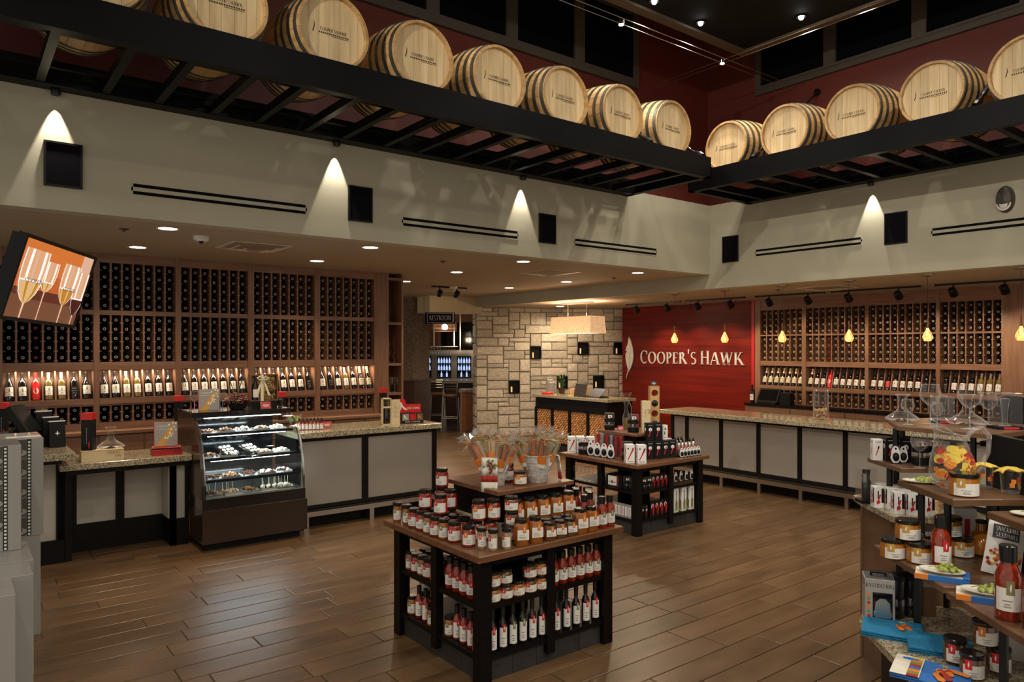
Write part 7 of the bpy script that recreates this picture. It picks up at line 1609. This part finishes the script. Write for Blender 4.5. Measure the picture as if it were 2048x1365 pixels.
gift_tower(.965, 7.36, .945, .33, 'tall black bottle box with red lid standing on pine box', .09, -.5); place('decanter', 'decanter', 'clear decanter standing on pine box on low counter', 'decanter', (1.14, 7.37, .945), 0, None, .95)
for i in range(4):
    t = thing('book', 'red covered book lying in stack on low counter, %s from bottom' % ORD[i], 'book', (1.60, 7.36, .852+i*.018), 'red books stacked on the low counter', RND.uniform(-.25, .1)); inst('cover', MB().bev(-.125, .125, -.085, .085, 0, .0172, .001).mesh('cover', 'wood_red'), t); inst('pages', MB().box(-.121, .1255, -.0856, .083, .003, .0145).mesh('pages', 'carton_black' if i == 3 else 'wood_red'), t)
def cookbook(x, y, z, w, h, rz, label, tilt=-.12):
    t = thing('book', label, 'book', (x, y, z), 'grey celebration books standing', rz); t.rotation_euler = (tilt, 0, rz)
    inst('cover', MB().bev(-w/2, w/2, -.012, .012, 0, h, .001).mesh('cover', 'ink_grey'), t); inst('spine', MB().box(-w/2-.0015, -w/2+.002, -.0125, .0125, 0, h).mesh('spine', 'wood_red'), t)
    tx, tw_ = text_mesh('CELEBRATION', 'lettering', 'paper'); inst('lettering', tx, t, (-w*.12, -.0128, h*.80), (0, 0, 0), (w*.55/tw_, 1, h*.045)); inst('title_line', MB().box(-w*.42, w*.2, -.0126, -.012, h*.70, h*.71).mesh('title_line', 'paper'), t)
    m = MB(); flat(m, [(-w*.45, .0), (-w*.1, .0), (w*.30, h*.55), (w*.35, h*.92), (w*.12, h*.75), (-w*.15, h*.35)], -.0125); m.mi(1)
    rg = random.Random(2)
    for k in range(16): cx, cz = rg.uniform(-.05, .45)*w, rg.uniform(.3, .95)*h; flat(m, [(cx+.008*math.cos(q*PI/3), cz+.008*math.sin(q*PI/3)) for q in range(6)], -.0127)
    inst('cover_picture', m.mesh('cover_picture', ['tag_ochre', 'paper']), t)
cookbook(1.60, 7.38, .927, .20, .225, -.1, 'grey celebration book standing on red book stack')
ZT = 1.235
place('glass_pink', 'wine_glass', 'wine glass with pink beaded stem on pastry case', 'wine glass', (1.875, 7.47, ZT), 0, None, 1.0); cookbook(2.0, 7.43, ZT, .19, .21, -.1, 'grey celebration book standing on pastry case'); place('glass_teal', 'wine_glass', 'wine glass with teal beaded stem on pastry case', 'wine glass', (2.12, 7.40, ZT), 0, None, 1.05)
t = thing('flower_bowl', 'black bowl of pink and white flowers on pastry case', 'flowers', (2.27, 7.42, ZT)); MB().lathe([(.06, 0), (.075, .005), (.095, .05), (.09, .055), (.06, .02)], 20, (2.27, 7.42, ZT)).build('bowl', 'case_black', t, smooth=True)
rg = random.Random(8); m = MB()
for k in range(70):
    a, r_ = rg.uniform(0, 6.28), .135*math.sqrt(rg.random()); c = Vector((2.27+r_*math.cos(a), 7.42+r_*math.sin(a)*.8, ZT+.06+.09*(1-r_/.13)+rg.uniform(0, .03))); m.mi(rg.choice((0, 0, 1, 2)))
    for q in range(5): w_ = 2*PI*q/5+a; d_ = Vector((math.cos(w_), math.sin(w_), .35))*.025; s_ = Vector((-math.sin(w_), math.cos(w_), 0))*.010; m.add([c, c+d_*.6+s_, c+d_, c+d_*.6-s_], [(0,1,2,3)])
m.build('blossoms', ['flower_pink', 'flower_white', 'flower_red'], t, kind='stuff')
m = MB()
for k in range(50):
    a, r_ = rg.uniform(0, 6.28), rg.uniform(.02, .14); c = Vector((2.27+r_*math.cos(a), 7.42+r_*math.sin(a)*.8, ZT+.05+rg.uniform(0, .08))); d_ = Vector((math.cos(a), math.sin(a), rg.uniform(.1, 1))).normalized()*.04; s_ = Vector((-math.sin(a), math.cos(a), 0))*.008; m.add([c, c+d_*.5+s_, c+d_, c+d_*.5-s_], [(0,1,2,3)])
for k in range(5): a = rg.uniform(0, 6.28); m.tube([(2.26, 7.42, ZT+.05), (2.26+.04*math.cos(a), 7.42+.04*math.sin(a), ZT+.22), (2.26+.07*math.cos(a), 7.42+.07*math.sin(a), ZT+.26+.06*rg.random())], .003, 4)
m.build('foliage', 'leaf', t, kind='stuff')
t = thing('gift_hamper', 'straw-filled window gift box with wine bottle and cream ribbon bow', 'gift box', (2.52, 7.42, ZT)); 
xg, yg = 2.52, 7.42
MB().box(xg-.13, xg+.13, yg-.06, yg+.06, ZT, ZT+.07).build('black_stand', 'carton_black', t); z0 = ZT+.075
m = MB()
for a_ in ((-.14, .14, 0, .012), (-.14, .14, .258, .27), (-.14, -.128, .012, .258), (.128, .14, .012, .258)): m.box(xg+a_[0], xg+a_[1], yg-.06, yg+.03, z0+a_[2], z0+a_[3])
m.box(xg-.14, xg+.14, yg+.02, yg+.03, z0, z0+.27); m.build('box_frame', 'leather', t)
m = MB()
for k in range(420): a = rg.uniform(0, 6.28); c = Vector((xg+rg.uniform(-.12, .12), yg-.02+rg.uniform(-.01, .02), z0+.015+rg.uniform(0, .24))); d_ = Vector((math.cos(a), rg.uniform(-.3, .1), math.sin(a)))*.022; s_ = Vector((-math.sin(a), 0, math.cos(a)))*.0013; m.add([c-d_+s_, c+d_+s_, c+d_-s_, c-d_-s_], [(0,1,2,3)])
m.build('straw', 'straw', t, kind='stuff')
M = Matrix.Translation((xg-.085, yg-.035, z0+.01)); m = MB(); m.xf(M, lambda q: q.lathe([(.03, 0), (.033, .14), (.012, .19), (.012, .24)], 12)); m.build('bottle', 'bottle_dark', t, smooth=True); m = MB(); m.xf(M, lambda q: q.patch(.0335, -60, 60, .03, .11, 6)); m.build('bottle_label', 'paper', t)
m = MB(); m.ball((xg+.065, yg-.035, z0+.10), .042, 12, 8, .75); m.build('chocolate_egg', 'chocolate', t, smooth=True)
m = MB(); yb = yg-.064
m.add([(xg-.035, yb, z0+.27), (xg-.01, yb, z0+.27), (xg-.01, yb-.002, z0+.0), (xg-.04, yb-.002, z0+.0)], [(0,1,2,3)]); m.add([(xg-.02, yb, z0+.22), (xg-.005, yb, z0+.22), (xg+.06, yb-.004, z0+.06), (xg+.035, yb-.004, z0+.05)], [(0,1,2,3)]); m.add([(xg-.03, yb, z0+.22), (xg-.015, yb, z0+.22), (xg-.07, yb-.004, z0+.05), (xg-.10, yb-.004, z0+.06)], [(0,1,2,3)])
for s in (-1, 1): m.tube([(xg-.022, yb, z0+.22), (xg-.022+s*.03, yb-.02, z0+.25), (xg-.022+s*.055, yb-.015, z0+.235), (xg-.022+s*.03, yb-.01, z0+.215), (xg-.022, yb, z0+.22)], [.004, .012, .012, .010, .004], 6)
m.build('ribbon_bow', 'ribbon', t)
sign_holder(2.50, 7.26, ZT, 'small red sign below the ribboned gift box', .11, .075, -.1, 'wood_red')
t = thing('bottle_stopper', 'black round stopper figure right of gift box on pastry case', 'ornament', (2.69, 7.38, ZT)); MB().lathe([(.022, 0), (.022, .006), (.006, .012), (.006, .05)], 12, (2.69, 7.38, ZT)).build('stand', 'carton_black', t); MB().ball((2.69, 7.38, ZT+.075), .03, 12, 8).build('head', 'case_black', t, smooth=True)
t = thing('candy_bowl', 'clear glass bowl of green sweets on counter behind pastry case', 'bowl', (2.93, 7.62, zc)); MB().lathe([(.03, 0), (.04, .01), (.03, .03), (.05, .06), (.075, .13), (.078, .15)], 20, (2.93, 7.62, zc), cap=False).build('bowl', 'clear_glass', t, smooth=True)
m = MB(); 
for k in range(40): a, r_ = rg.uniform(0, 6.28), .055*math.sqrt(rg.random()); m.ball((2.93+r_*math.cos(a), 7.62+r_*math.sin(a), zc+.08+rg.uniform(0, .05)), .012, 6, 4)
m.build('sweets', 'grape_green', t, kind='stuff')
for i in range(7): place('hot', 'sauce_bottle', 'tiny red bottle in row beside pastry case, %s from left' % ORD[i], 'bottle', (2.90+.036*i, 7.40-.012*i, zc), -.3, 'tiny red bottles beside the pastry case', .62)
sign_holder(3.21, 7.40, zc, 'small dark red sign right of the tiny red bottles', .11, .075, -.15, 'wood_red')
t = thing('pine_bottle_box', 'open pine bottle box with dark bottle and printed slide lid', 'box', (3.93, 7.32, zc), None, -.25); 
inst('box_frame', MB().box(-.10, -.092, -.045, .045, 0, .30).box(-.008, 0, -.045, .045, 0, .30).box(-.10, 0, -.045, .045, .29, .30).box(-.10, 0, -.045, .045, 0, .012).box(-.10, 0, .037, .045, 0, .30).box(-.10, 0, -.045, -.037, .19, .21).mesh('box_frame', 'pine'), t); inst('slide_lid', MB().bev(.002, .098, -.048, -.040, .0, .285, .001).mesh('slide_lid', 'pine'), t)
m = MB(); 
for k in range(9): m.box(.025, .075-.01*(k % 3), -.0487, -.0480, .09+.015*k, .094+.015*k)
flat(m, [(.05+x*.01, .25+z*.03) for x, z in FEA], -.0487); inst('lid_print', m.mesh('lid_print', 'ink_grey'), t); inst('bottle', sm(MB().lathe([(.035, 0), (.037, .01), (.037, .17), (.014, .21), (.014, .27)], 14, (-.05, 0, .013)), 'bottle', 'bottle_dark'), t)
t = thing('stopper_display', 'red and black counter display of shoe-shaped wine stoppers', 'display', (4.20, 7.32, zc), None, -.2)
inst('tray', MB().bev(-.13, .13, -.05, .05, 0, .12, .002).mesh('tray', 'carton_black'), t); inst('red_header', MB().box(-.13, .125, .03, .036, .12, .215).mesh('red_header', 'bright_red'), t)
m = MB(); n = 12; pts = [(-.13, .12), (-.05, .12), (-.05, .21), (-.07, .27), (-.10, .285), (-.125, .27), (-.13, .2)]; k = len(pts); m.add([(x, y, z) for y in (.028, .036) for x, z in pts], [tuple(range(k)), tuple(reversed(range(k, 2*k)))]+[(i, k+i, k+(i+1) % k, (i+1) % k) for i in range(k)]); inst('shoe_header', m.mesh('shoe_header', 'bright_red'), t)
def shoe(x, z, s, y, c):
    m = MB(); m.add([(x+u_*s, y, z+v_*s) for u_, v_ in ((-.5, 1.0), (-.3, 1.0), (-.05, .5), (.5, .08), (.5, 0), (.15, 0), (-.25, .4), (-.34, 0), (-.42, 0), (-.42, .6))], [tuple(range(10))]); return m.mesh('shoe_picture', c)
inst('shoe_picture', shoe(-.085, .15, .09, .0272, 'paper'), t)
for i, (x, c) in enumerate(((-.085, 'paper'), (0, 'tag_red'), (.085, 'tag_ochre'))):
    inst('window', MB().box(x-.038, x+.038, -.0515, -.050, .035, .112).mesh('window', ['ink_grey', 'wood_red', 'leather'][i]), t); inst('shoe_picture', shoe(x, .055, .045, -.0522, c), t)
tx, tw_ = text_mesh('WINE STOPPER', 'lettering', 'paper', serif=False); inst('lettering', tx, t, (.035, .0285, .155), (0, 0, 0), (.15/tw_, 1, .028)); inst('lettering', tx, t, (0, -.0508, .012), (0, 0, 0), (.18/tw_, 1, .014))
for i, x in enumerate((.41, 2.05, 3.24, 4.63)): gift_tower(x, 8.83, .96, .345, 'tall black bottle box with red lid on rack ledge, %s from left' % ORD[i], .085, -.3)
# ornaments on the rack-end shelf
gl = 'clear ornaments on the rack-end shelf'
for i, (z, k) in enumerate(((1.225, 'glass_mid'), (1.225, 'glass_mid'), (1.225, 'glass_small'))): place(k, 'wine_glass', 'clear glass on lowest rack-end shelf, %s' % ['left', 'right', 'behind'][i], 'wine glass', (4.86+.085*(i % 2), 9.08+.1*(i == 2), z), 0, gl, 1.1)
for i, (z, h) in enumerate(((1.635, .28), (1.635, .38), (2.205, .30))):
    x, y = (4.86, 4.945, 4.87)[i], 9.1; t = thing('glass_figure', 'tall clear twisted glass ornament, %s' % ['middle shelf, left', 'middle shelf, right', 'upper shelf'][i], 'ornament', (x, y, z), gl)
    MB().lathe([(.025, 0), (.025, .01), (.008, .02)], 12, (x, y, z)).build('foot', 'clear_glass', t); MB().tube([(x+.018*math.cos(q*1.1), y+.018*math.sin(q*1.1), z+.02+h*q/12) for q in range(13)], [.010, .008, .013, .008, .012, .007, .012, .008, .013, .008, .011, .007, .004], 8).build('twist', 'clear_glass', t, smooth=True)

# ================================================================ ON THE HOST DESK
zd = 1.0
t = thing('potted_plant', 'small bamboo plant in brown pot on host desk', 'plant', (8.92, 10.02, zd)); MB().lathe([(.045, 0), (.05, .005), (.065, .10), (.07, .105), (.06, .105), (.05, .09)], 14, (8.92, 10.02, zd)).build('pot', 'pot_brown', t, smooth=True)
m = MB(); rg = random.Random(5)
for k in range(9): a = rg.uniform(0, 6.28); m.tube([(8.92+.02*math.cos(a), 10.02+.02*math.sin(a), zd+.09), (8.92+.035*math.cos(a), 10.02+.035*math.sin(a), zd+.22+.08*rg.random())], .005, 5)
m.build('stems', 'leaf', t); m = MB()
for k in range(90): a = rg.uniform(0, 6.28); z = zd+.12+.20*rg.random(); r_ = .02+.02*rg.random(); c = Vector((8.92+r_*math.cos(a), 10.02+r_*math.sin(a), z)); d_ = Vector((math.cos(a), math.sin(a), rg.uniform(.2, 1.4))).normalized()*.085; s_ = Vector((-math.sin(a), math.cos(a), 0))*.009; m.add([c, c+d_*.5+s_, c+d_, c+d_*.5-s_], [(0,1,2,3)])
m.build('leaves', 'leaf', t, kind='stuff')
for i, (y, dz) in enumerate(((10.20, .10), (10.16, .05), (10.12, .0))):
    t = thing('boxed_bottle', 'dark boxed set with pale top edge on host desk, %s' % ['rearmost', 'middle', 'front'][i], 'box', (8.76, y, zd), 'dark boxed sets on the host desk'); MB().bev(8.70, 8.82, y-.018, y+.018, zd, zd+.20+dz, .002).build('box_body', 'ink_grey', t); MB().box(8.699, 8.821, y-.019, y+.019, zd+.20+dz, zd+.21+dz).build('pale_edge', 'paper_cream', t)
t = thing('red_tray', 'small red tray of cards on host desk', 'tray', (8.60, 10.06, zd)); MB().bev(8.53, 8.68, 9.98, 10.14, zd, zd+.035, .003).build('tray_body', 'tag_red', t); MB().box(8.545, 8.665, 9.995, 10.125, zd+.035, zd+.042).build('cards', 'tag_orange', t)
for i, (x, y, w, h) in enumerate(((9.02, 9.80, .14, .10), (9.05, 9.62, .22, .13))): t = thing('cardboard_box', 'brown cardboard box behind laptops on host desk, %s' % ('left' if i == 0 else 'right'), 'box', (x, y, zd), 'brown boxes on the host desk'); MB().bev(x-.07, x+.07, y-w/2, y+w/2, zd, zd+h, .003).build('box_body', 'bamboo', t); MB().box(x-.071, x+.071, y-.012, y+.012, zd+.02, zd+h+.0008).build('tape', 'paper_cream', t)
for i, (y, tl, w) in enumerate(((9.26, .25, .30), (8.92, .9, .30))):
    t = thing('laptop', 'open %s laptop on host desk, its lid to the room' % ('silver-grey upright' if i == 0 else 'dark low'), 'laptop', (8.75, y, zd)); M = Matrix.Translation((8.66, y, zd+.004)) @ Matrix.Rotation(tl, 4, 'Y')
    m = MB(); m.xf(M, lambda q: q.bev(-.008, .0, -w/2, w/2, 0, .225, .003)); m.build('lid', 'laptop' if i == 0 else 'espresso', t); MB().bev(8.66, 8.88, y-w/2, y+w/2, zd, zd+.018, .003).build('keyboard_base', 'black_plastic', t); m = MB(); m.xf(M, lambda q: q.box(-.0088, -.008, -.012, .012, .112, .118)); m.build('lid_mark', 'steel' if i == 0 else 'ink_grey', t)

# ================================================================ ON AND BEHIND THE TASTING BAR
t = thing('cork_jar', 'tall clear glass jar of wine corks on tasting bar', 'jar', (8.42, 4.70, .97)); xj, yj = 8.42, 4.70
MB().lathe([(.08, 0), (.09, .005), (.09, .10), (.085, .35), (.095, .36), (.095, .365)], 22, (xj, yj, .97), cap=False).build('glass_body', 'clear_glass', t, smooth=True)
m = MB(); rg = random.Random(6)
for k in range(60): a, r_ = rg.uniform(0, 6.28), .07*math.sqrt(rg.random()); c = Vector((xj+r_*math.cos(a), yj+r_*math.sin(a), .98+rg.uniform(0, .12))); d_ = Vector((rg.uniform(-1, 1), rg.uniform(-1, 1), rg.uniform(-1, 1))).normalized()*.02; m.tube([c-d_, c+d_], .011, 6)
m.build('corks', 'cork', t, kind='stuff')
MB().tube([(xj+.09, yj-.01, 1.27), (xj+.14, yj-.02, 1.26), (xj+.13, yj-.02, 1.16), (xj+.09, yj-.01, 1.12)], .007, 6).build('handle', 'clear_glass', t)
t = thing('register_terminal', 'black register terminal behind tasting bar on back counter', 'register', (11.0, 7.05, .895)); M = Matrix.Translation((10.95, 7.08, .92)) @ Matrix.Rotation(.5, 4, 'Y'); m = MB(); m.xf(M, lambda q: q.bev(-.02, .02, -.20, .20, 0, .26, .008)); m.build('monitor', 'black_plastic', t); m = MB(); m.xf(M, lambda q: q.box(-.0215, -.02, -.17, .17, .03, .23)); m.build('touch_screen', 'night_pane', t); MB().bev(10.92, 11.15, 6.90, 7.26, .895, .93, .005).build('base', 'black_plastic', t); MB().bev(10.95, 11.1, 6.66, 6.84, .895, 1.10, .01).build('receipt_printer', 'black_plastic', t)
place('wine_white', 'wine_bottle', 'single red-capped bottle with white label left of bar register', 'wine bottle', (10.98, 7.38, .895), -PI/2, None, 1.05)

# ================================================================ PASSAGE AND FAR BAR ROOM
fw, rt = Vector((.6122, .7907, 0)), Vector((.7907, -.6122, 0))
def FB(d, u_): p = fw*d+rt*u_; return Matrix(((rt.x, fw.x, 0, p.x), (rt.y, fw.y, 0, p.y), (0, 0, 1, 0), (0, 0, 0, 1)))     # local x to the right, y away
def fbox(d, u0, u1, dep, z0, z1, name, mt, par=None, st=False):
    m = MB(); m.xf(FB(d, 0), lambda q: q.box(u0, u1, 0, dep, z0, z1)); o = m.build(name, mt, par); return struct(o) if st else o
fbox(21.2, -6.0, 1.2, .2, 0, 3.4, 'wall_far', 'wood_stain', st=True); fbox(14.9, -6.5, 1.5, 6.4, 3.02, 3.1, 'ceiling_far', 'header_paint', st=True)
def center(d, u_, z=0): p = fw*d+rt*u_; return (p.x, p.y, z)
t = thing('restroom_sign', 'black hanging sign reading RESTROOM over the passage', 'sign', center(14.35, -1.42, 2.33)); fbox(14.35, -1.72, -1.13, .05, 2.33, 2.55, 'sign_box', 'speaker_grille', t)
m = MB(); 
for u0, u1, z0, z1 in ((-1.68, -1.17, 2.345, 2.352), (-1.68, -1.17, 2.528, 2.535), (-1.68, -1.673, 2.345, 2.535), (-1.177, -1.17, 2.345, 2.535)): m.xf(FB(14.345, 0), lambda q: q.box(u0, u1, 0, .006, z0, z1))
m.build('sign_border', 'carton_grey', t)
g_ = MB(); w0 = glyphs(g_, 'RESTROOM'); n_ = len(g_.v); M = FB(14.343, -1.425); g_.v = [tuple(M @ Vector(((p[0]-w0/2)*.42/w0, 0, 2.395+p[2]*.095))) for p in g_.v]; g_.build('lettering', 'ink_grey', t)
fbox(14.33, -1.16, -1.15, .02, 2.36, 2.56, 'hanger', 'carton_grey', t)
t = thing('slat_pendant', 'round slatted wooden pendant lamp below the restroom sign', 'pendant lamp', center(16.4, -1.52, 2.2)); c = Vector(center(16.4, -1.52))
for k in range(7): MB().lathe([(.27, 2.22+.032*k), (.275, 2.22+.032*k), (.275, 2.236+.032*k), (.27, 2.236+.032*k)], 24, (c.x, c.y, 0), cap=False).build('slat', 'leather', t)
MB().ball((c.x, c.y, 2.32), .07, 12, 8).build('bulb', 'lamp_glow', t, smooth=True); MB().tube([(c.x, c.y, 2.4), (c.x, c.y, 3.02)], .006, 6).build('cord', 'black_metal', t); lamp('POINT', 'slat_lamp', (c.x, c.y, 2.12), 20, WARM, size=.08, parent=t)
t = thing('bottle_cooler', 'steel back-bar cooler with three lit glass doors', 'cooler', center(20.3, -1.7)); fbox(20.45, -2.9, -.6, .55, .2, 1.78, 'cabinet', 'steel', t)
for k in range(4):
    u0 = -2.72+.56*k; fr = fbox(20.43, u0, u0+.50, .02, .95, 1.66, 'door_frame', 'steel', t); fbox(20.425, u0+.05, u0+.45, .01, 1.0, 1.61, 'door_glass', 'night_pane', fr)
    for z in (1.03, 1.22, 1.42):
        fbox(20.42, u0+.06, u0+.44, .004, z-.012, z, 'wire_shelf', 'steel', fr)
        for q in range(5):
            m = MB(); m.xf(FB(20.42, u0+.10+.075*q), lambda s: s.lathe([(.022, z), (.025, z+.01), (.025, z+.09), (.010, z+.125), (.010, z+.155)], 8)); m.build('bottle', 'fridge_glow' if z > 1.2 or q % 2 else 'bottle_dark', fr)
t = thing('bar_screen', 'large dark screen on far bar wall', 'screen', center(20.9, -1.5, 1.9)); fbox(20.9, -2.0, -.85, .05, 1.85, 2.55, 'panel', 'night_pane', t); fbox(20.93, -2.05, -.80, .06, 1.82, 2.58, 'frame', 'black_plastic', t)
t = thing('bar_shelf', 'orange wooden bottle shelves beside the far screen', 'shelf', center(20.8, -2.3)); fbox(20.8, -2.28, -2.23, .2, .2, 2.6, 'side_board', 'wood_stain', t); fbox(20.8, -2.12, -2.05, .2, .2, 2.6, 'side_board', 'wood_stain', t)
for z in (1.8, 2.0, 2.2, 2.4): fbox(20.8, -2.5, -2.05, .2, z, z+.025, 'shelf_board', 'wood_stain', t)
t = thing('glass_hanger', 'steel overhead rack of hanging wine glasses in far bar', 'glass rack', center(18.2, -1.6, 1.7)); fbox(18.0, -2.2, -1.35, .5, 1.87, 1.89, 'rack_frame', 'steel', t); fbox(18.0, -1.45, -1.42, .03, 1.89, 3.02, 'hanger_rod', 'steel', t); fbox(18.0, -1.30, -1.27, .03, 1.75, 3.02, 'hanger_rod', 'steel', t); fbox(18.0, -1.95, -1.92, .03, 1.89, 3.02, 'hanger_rod', 'steel', t)
k = 0
gm = {p[0]: p[1] for p in KIT['glass_mid']}
for q in range(11):
    pos = Vector(center(18.1, -2.15+.072*q, 1.868)); b_ = place('glass_mid', 'wine_glass', 'wine glass hanging upside down in far bar, %s from left' % ORD[q], 'wine glass', pos, 0, 'glasses hanging in the far bar', .95); b_.rotation_euler = (PI, 0, 0)
t = thing('far_bar', 'granite far bar counter with brown front beyond passage', 'bar counter', center(17.6, -1.6)); fbox(17.5, -2.6, -.7, .6, 1.0, 1.06, 'granite_top', 'granite', t); fbox(17.65, -2.6, -.7, .4, 0, 1.0, 'front', 'wainscot', t)
t = thing('end_partition', 'brown half-height partition with granite cap beside stone wall', 'partition', center(15.9, -1.0)); fbox(15.9, -1.13, -.72, .5, 0, .87, 'panel', 'wood_stain', t); fbox(15.86, -1.17, -.70, .58, .87, .93, 'granite_cap', 'granite', t); fbox(15.895, -1.13, -1.11, .01, 0, .87, 'steel_edge', 'steel', t)
def bar_stool(d, u_, label):
    t = thing('bar_stool', label, 'stool', center(d, u_), 'metal bar stools by the far bar'); M = FB(d, u_)
    m = MB(); m.xf(M, lambda q: q.lathe([(.17, .74), (.19, .75), (.19, .785), (.16, .80)], 20)); m.build('seat', 'leather', t)
    for sx, sy in ((-1, 1), (1, 1), (-1, -1), (1, -1)):
        m = MB(); pts = [(sx*.19, sy*.19, 0), (sx*.15, sy*.15, .74)] if sy > 0 else [(sx*.19, -.21, 0), (sx*.16, -.15, .74), (sx*.15, -.15, .9), (sx*.17, -.19, 1.12)]; m.xf(M, lambda q: q.tube(pts, .014, 8)); m.build('leg', 'steel', t)
    for z in (.93, .99, 1.05, 1.10): m = MB(); m.xf(M, lambda q: q.tube([(-.16, -.17, z), (0, -.20, z), (.16, -.17, z)], .010, 6)); m.build('back_slat', 'steel', t)
    m = MB(); m.xf(M, lambda q: q.tube([(-.18, -.18, .28), (.18, -.18, .28), (.18, .18, .28), (-.18, .18, .28)], .010, 6, closed=True)); m.build('foot_ring', 'steel', t)
bar_stool(16.3, -1.38, 'metal bar stool with slatted back in the passage, nearer'); bar_stool(17.0, -1.75, 'metal bar stool mostly hidden behind the nearer one')
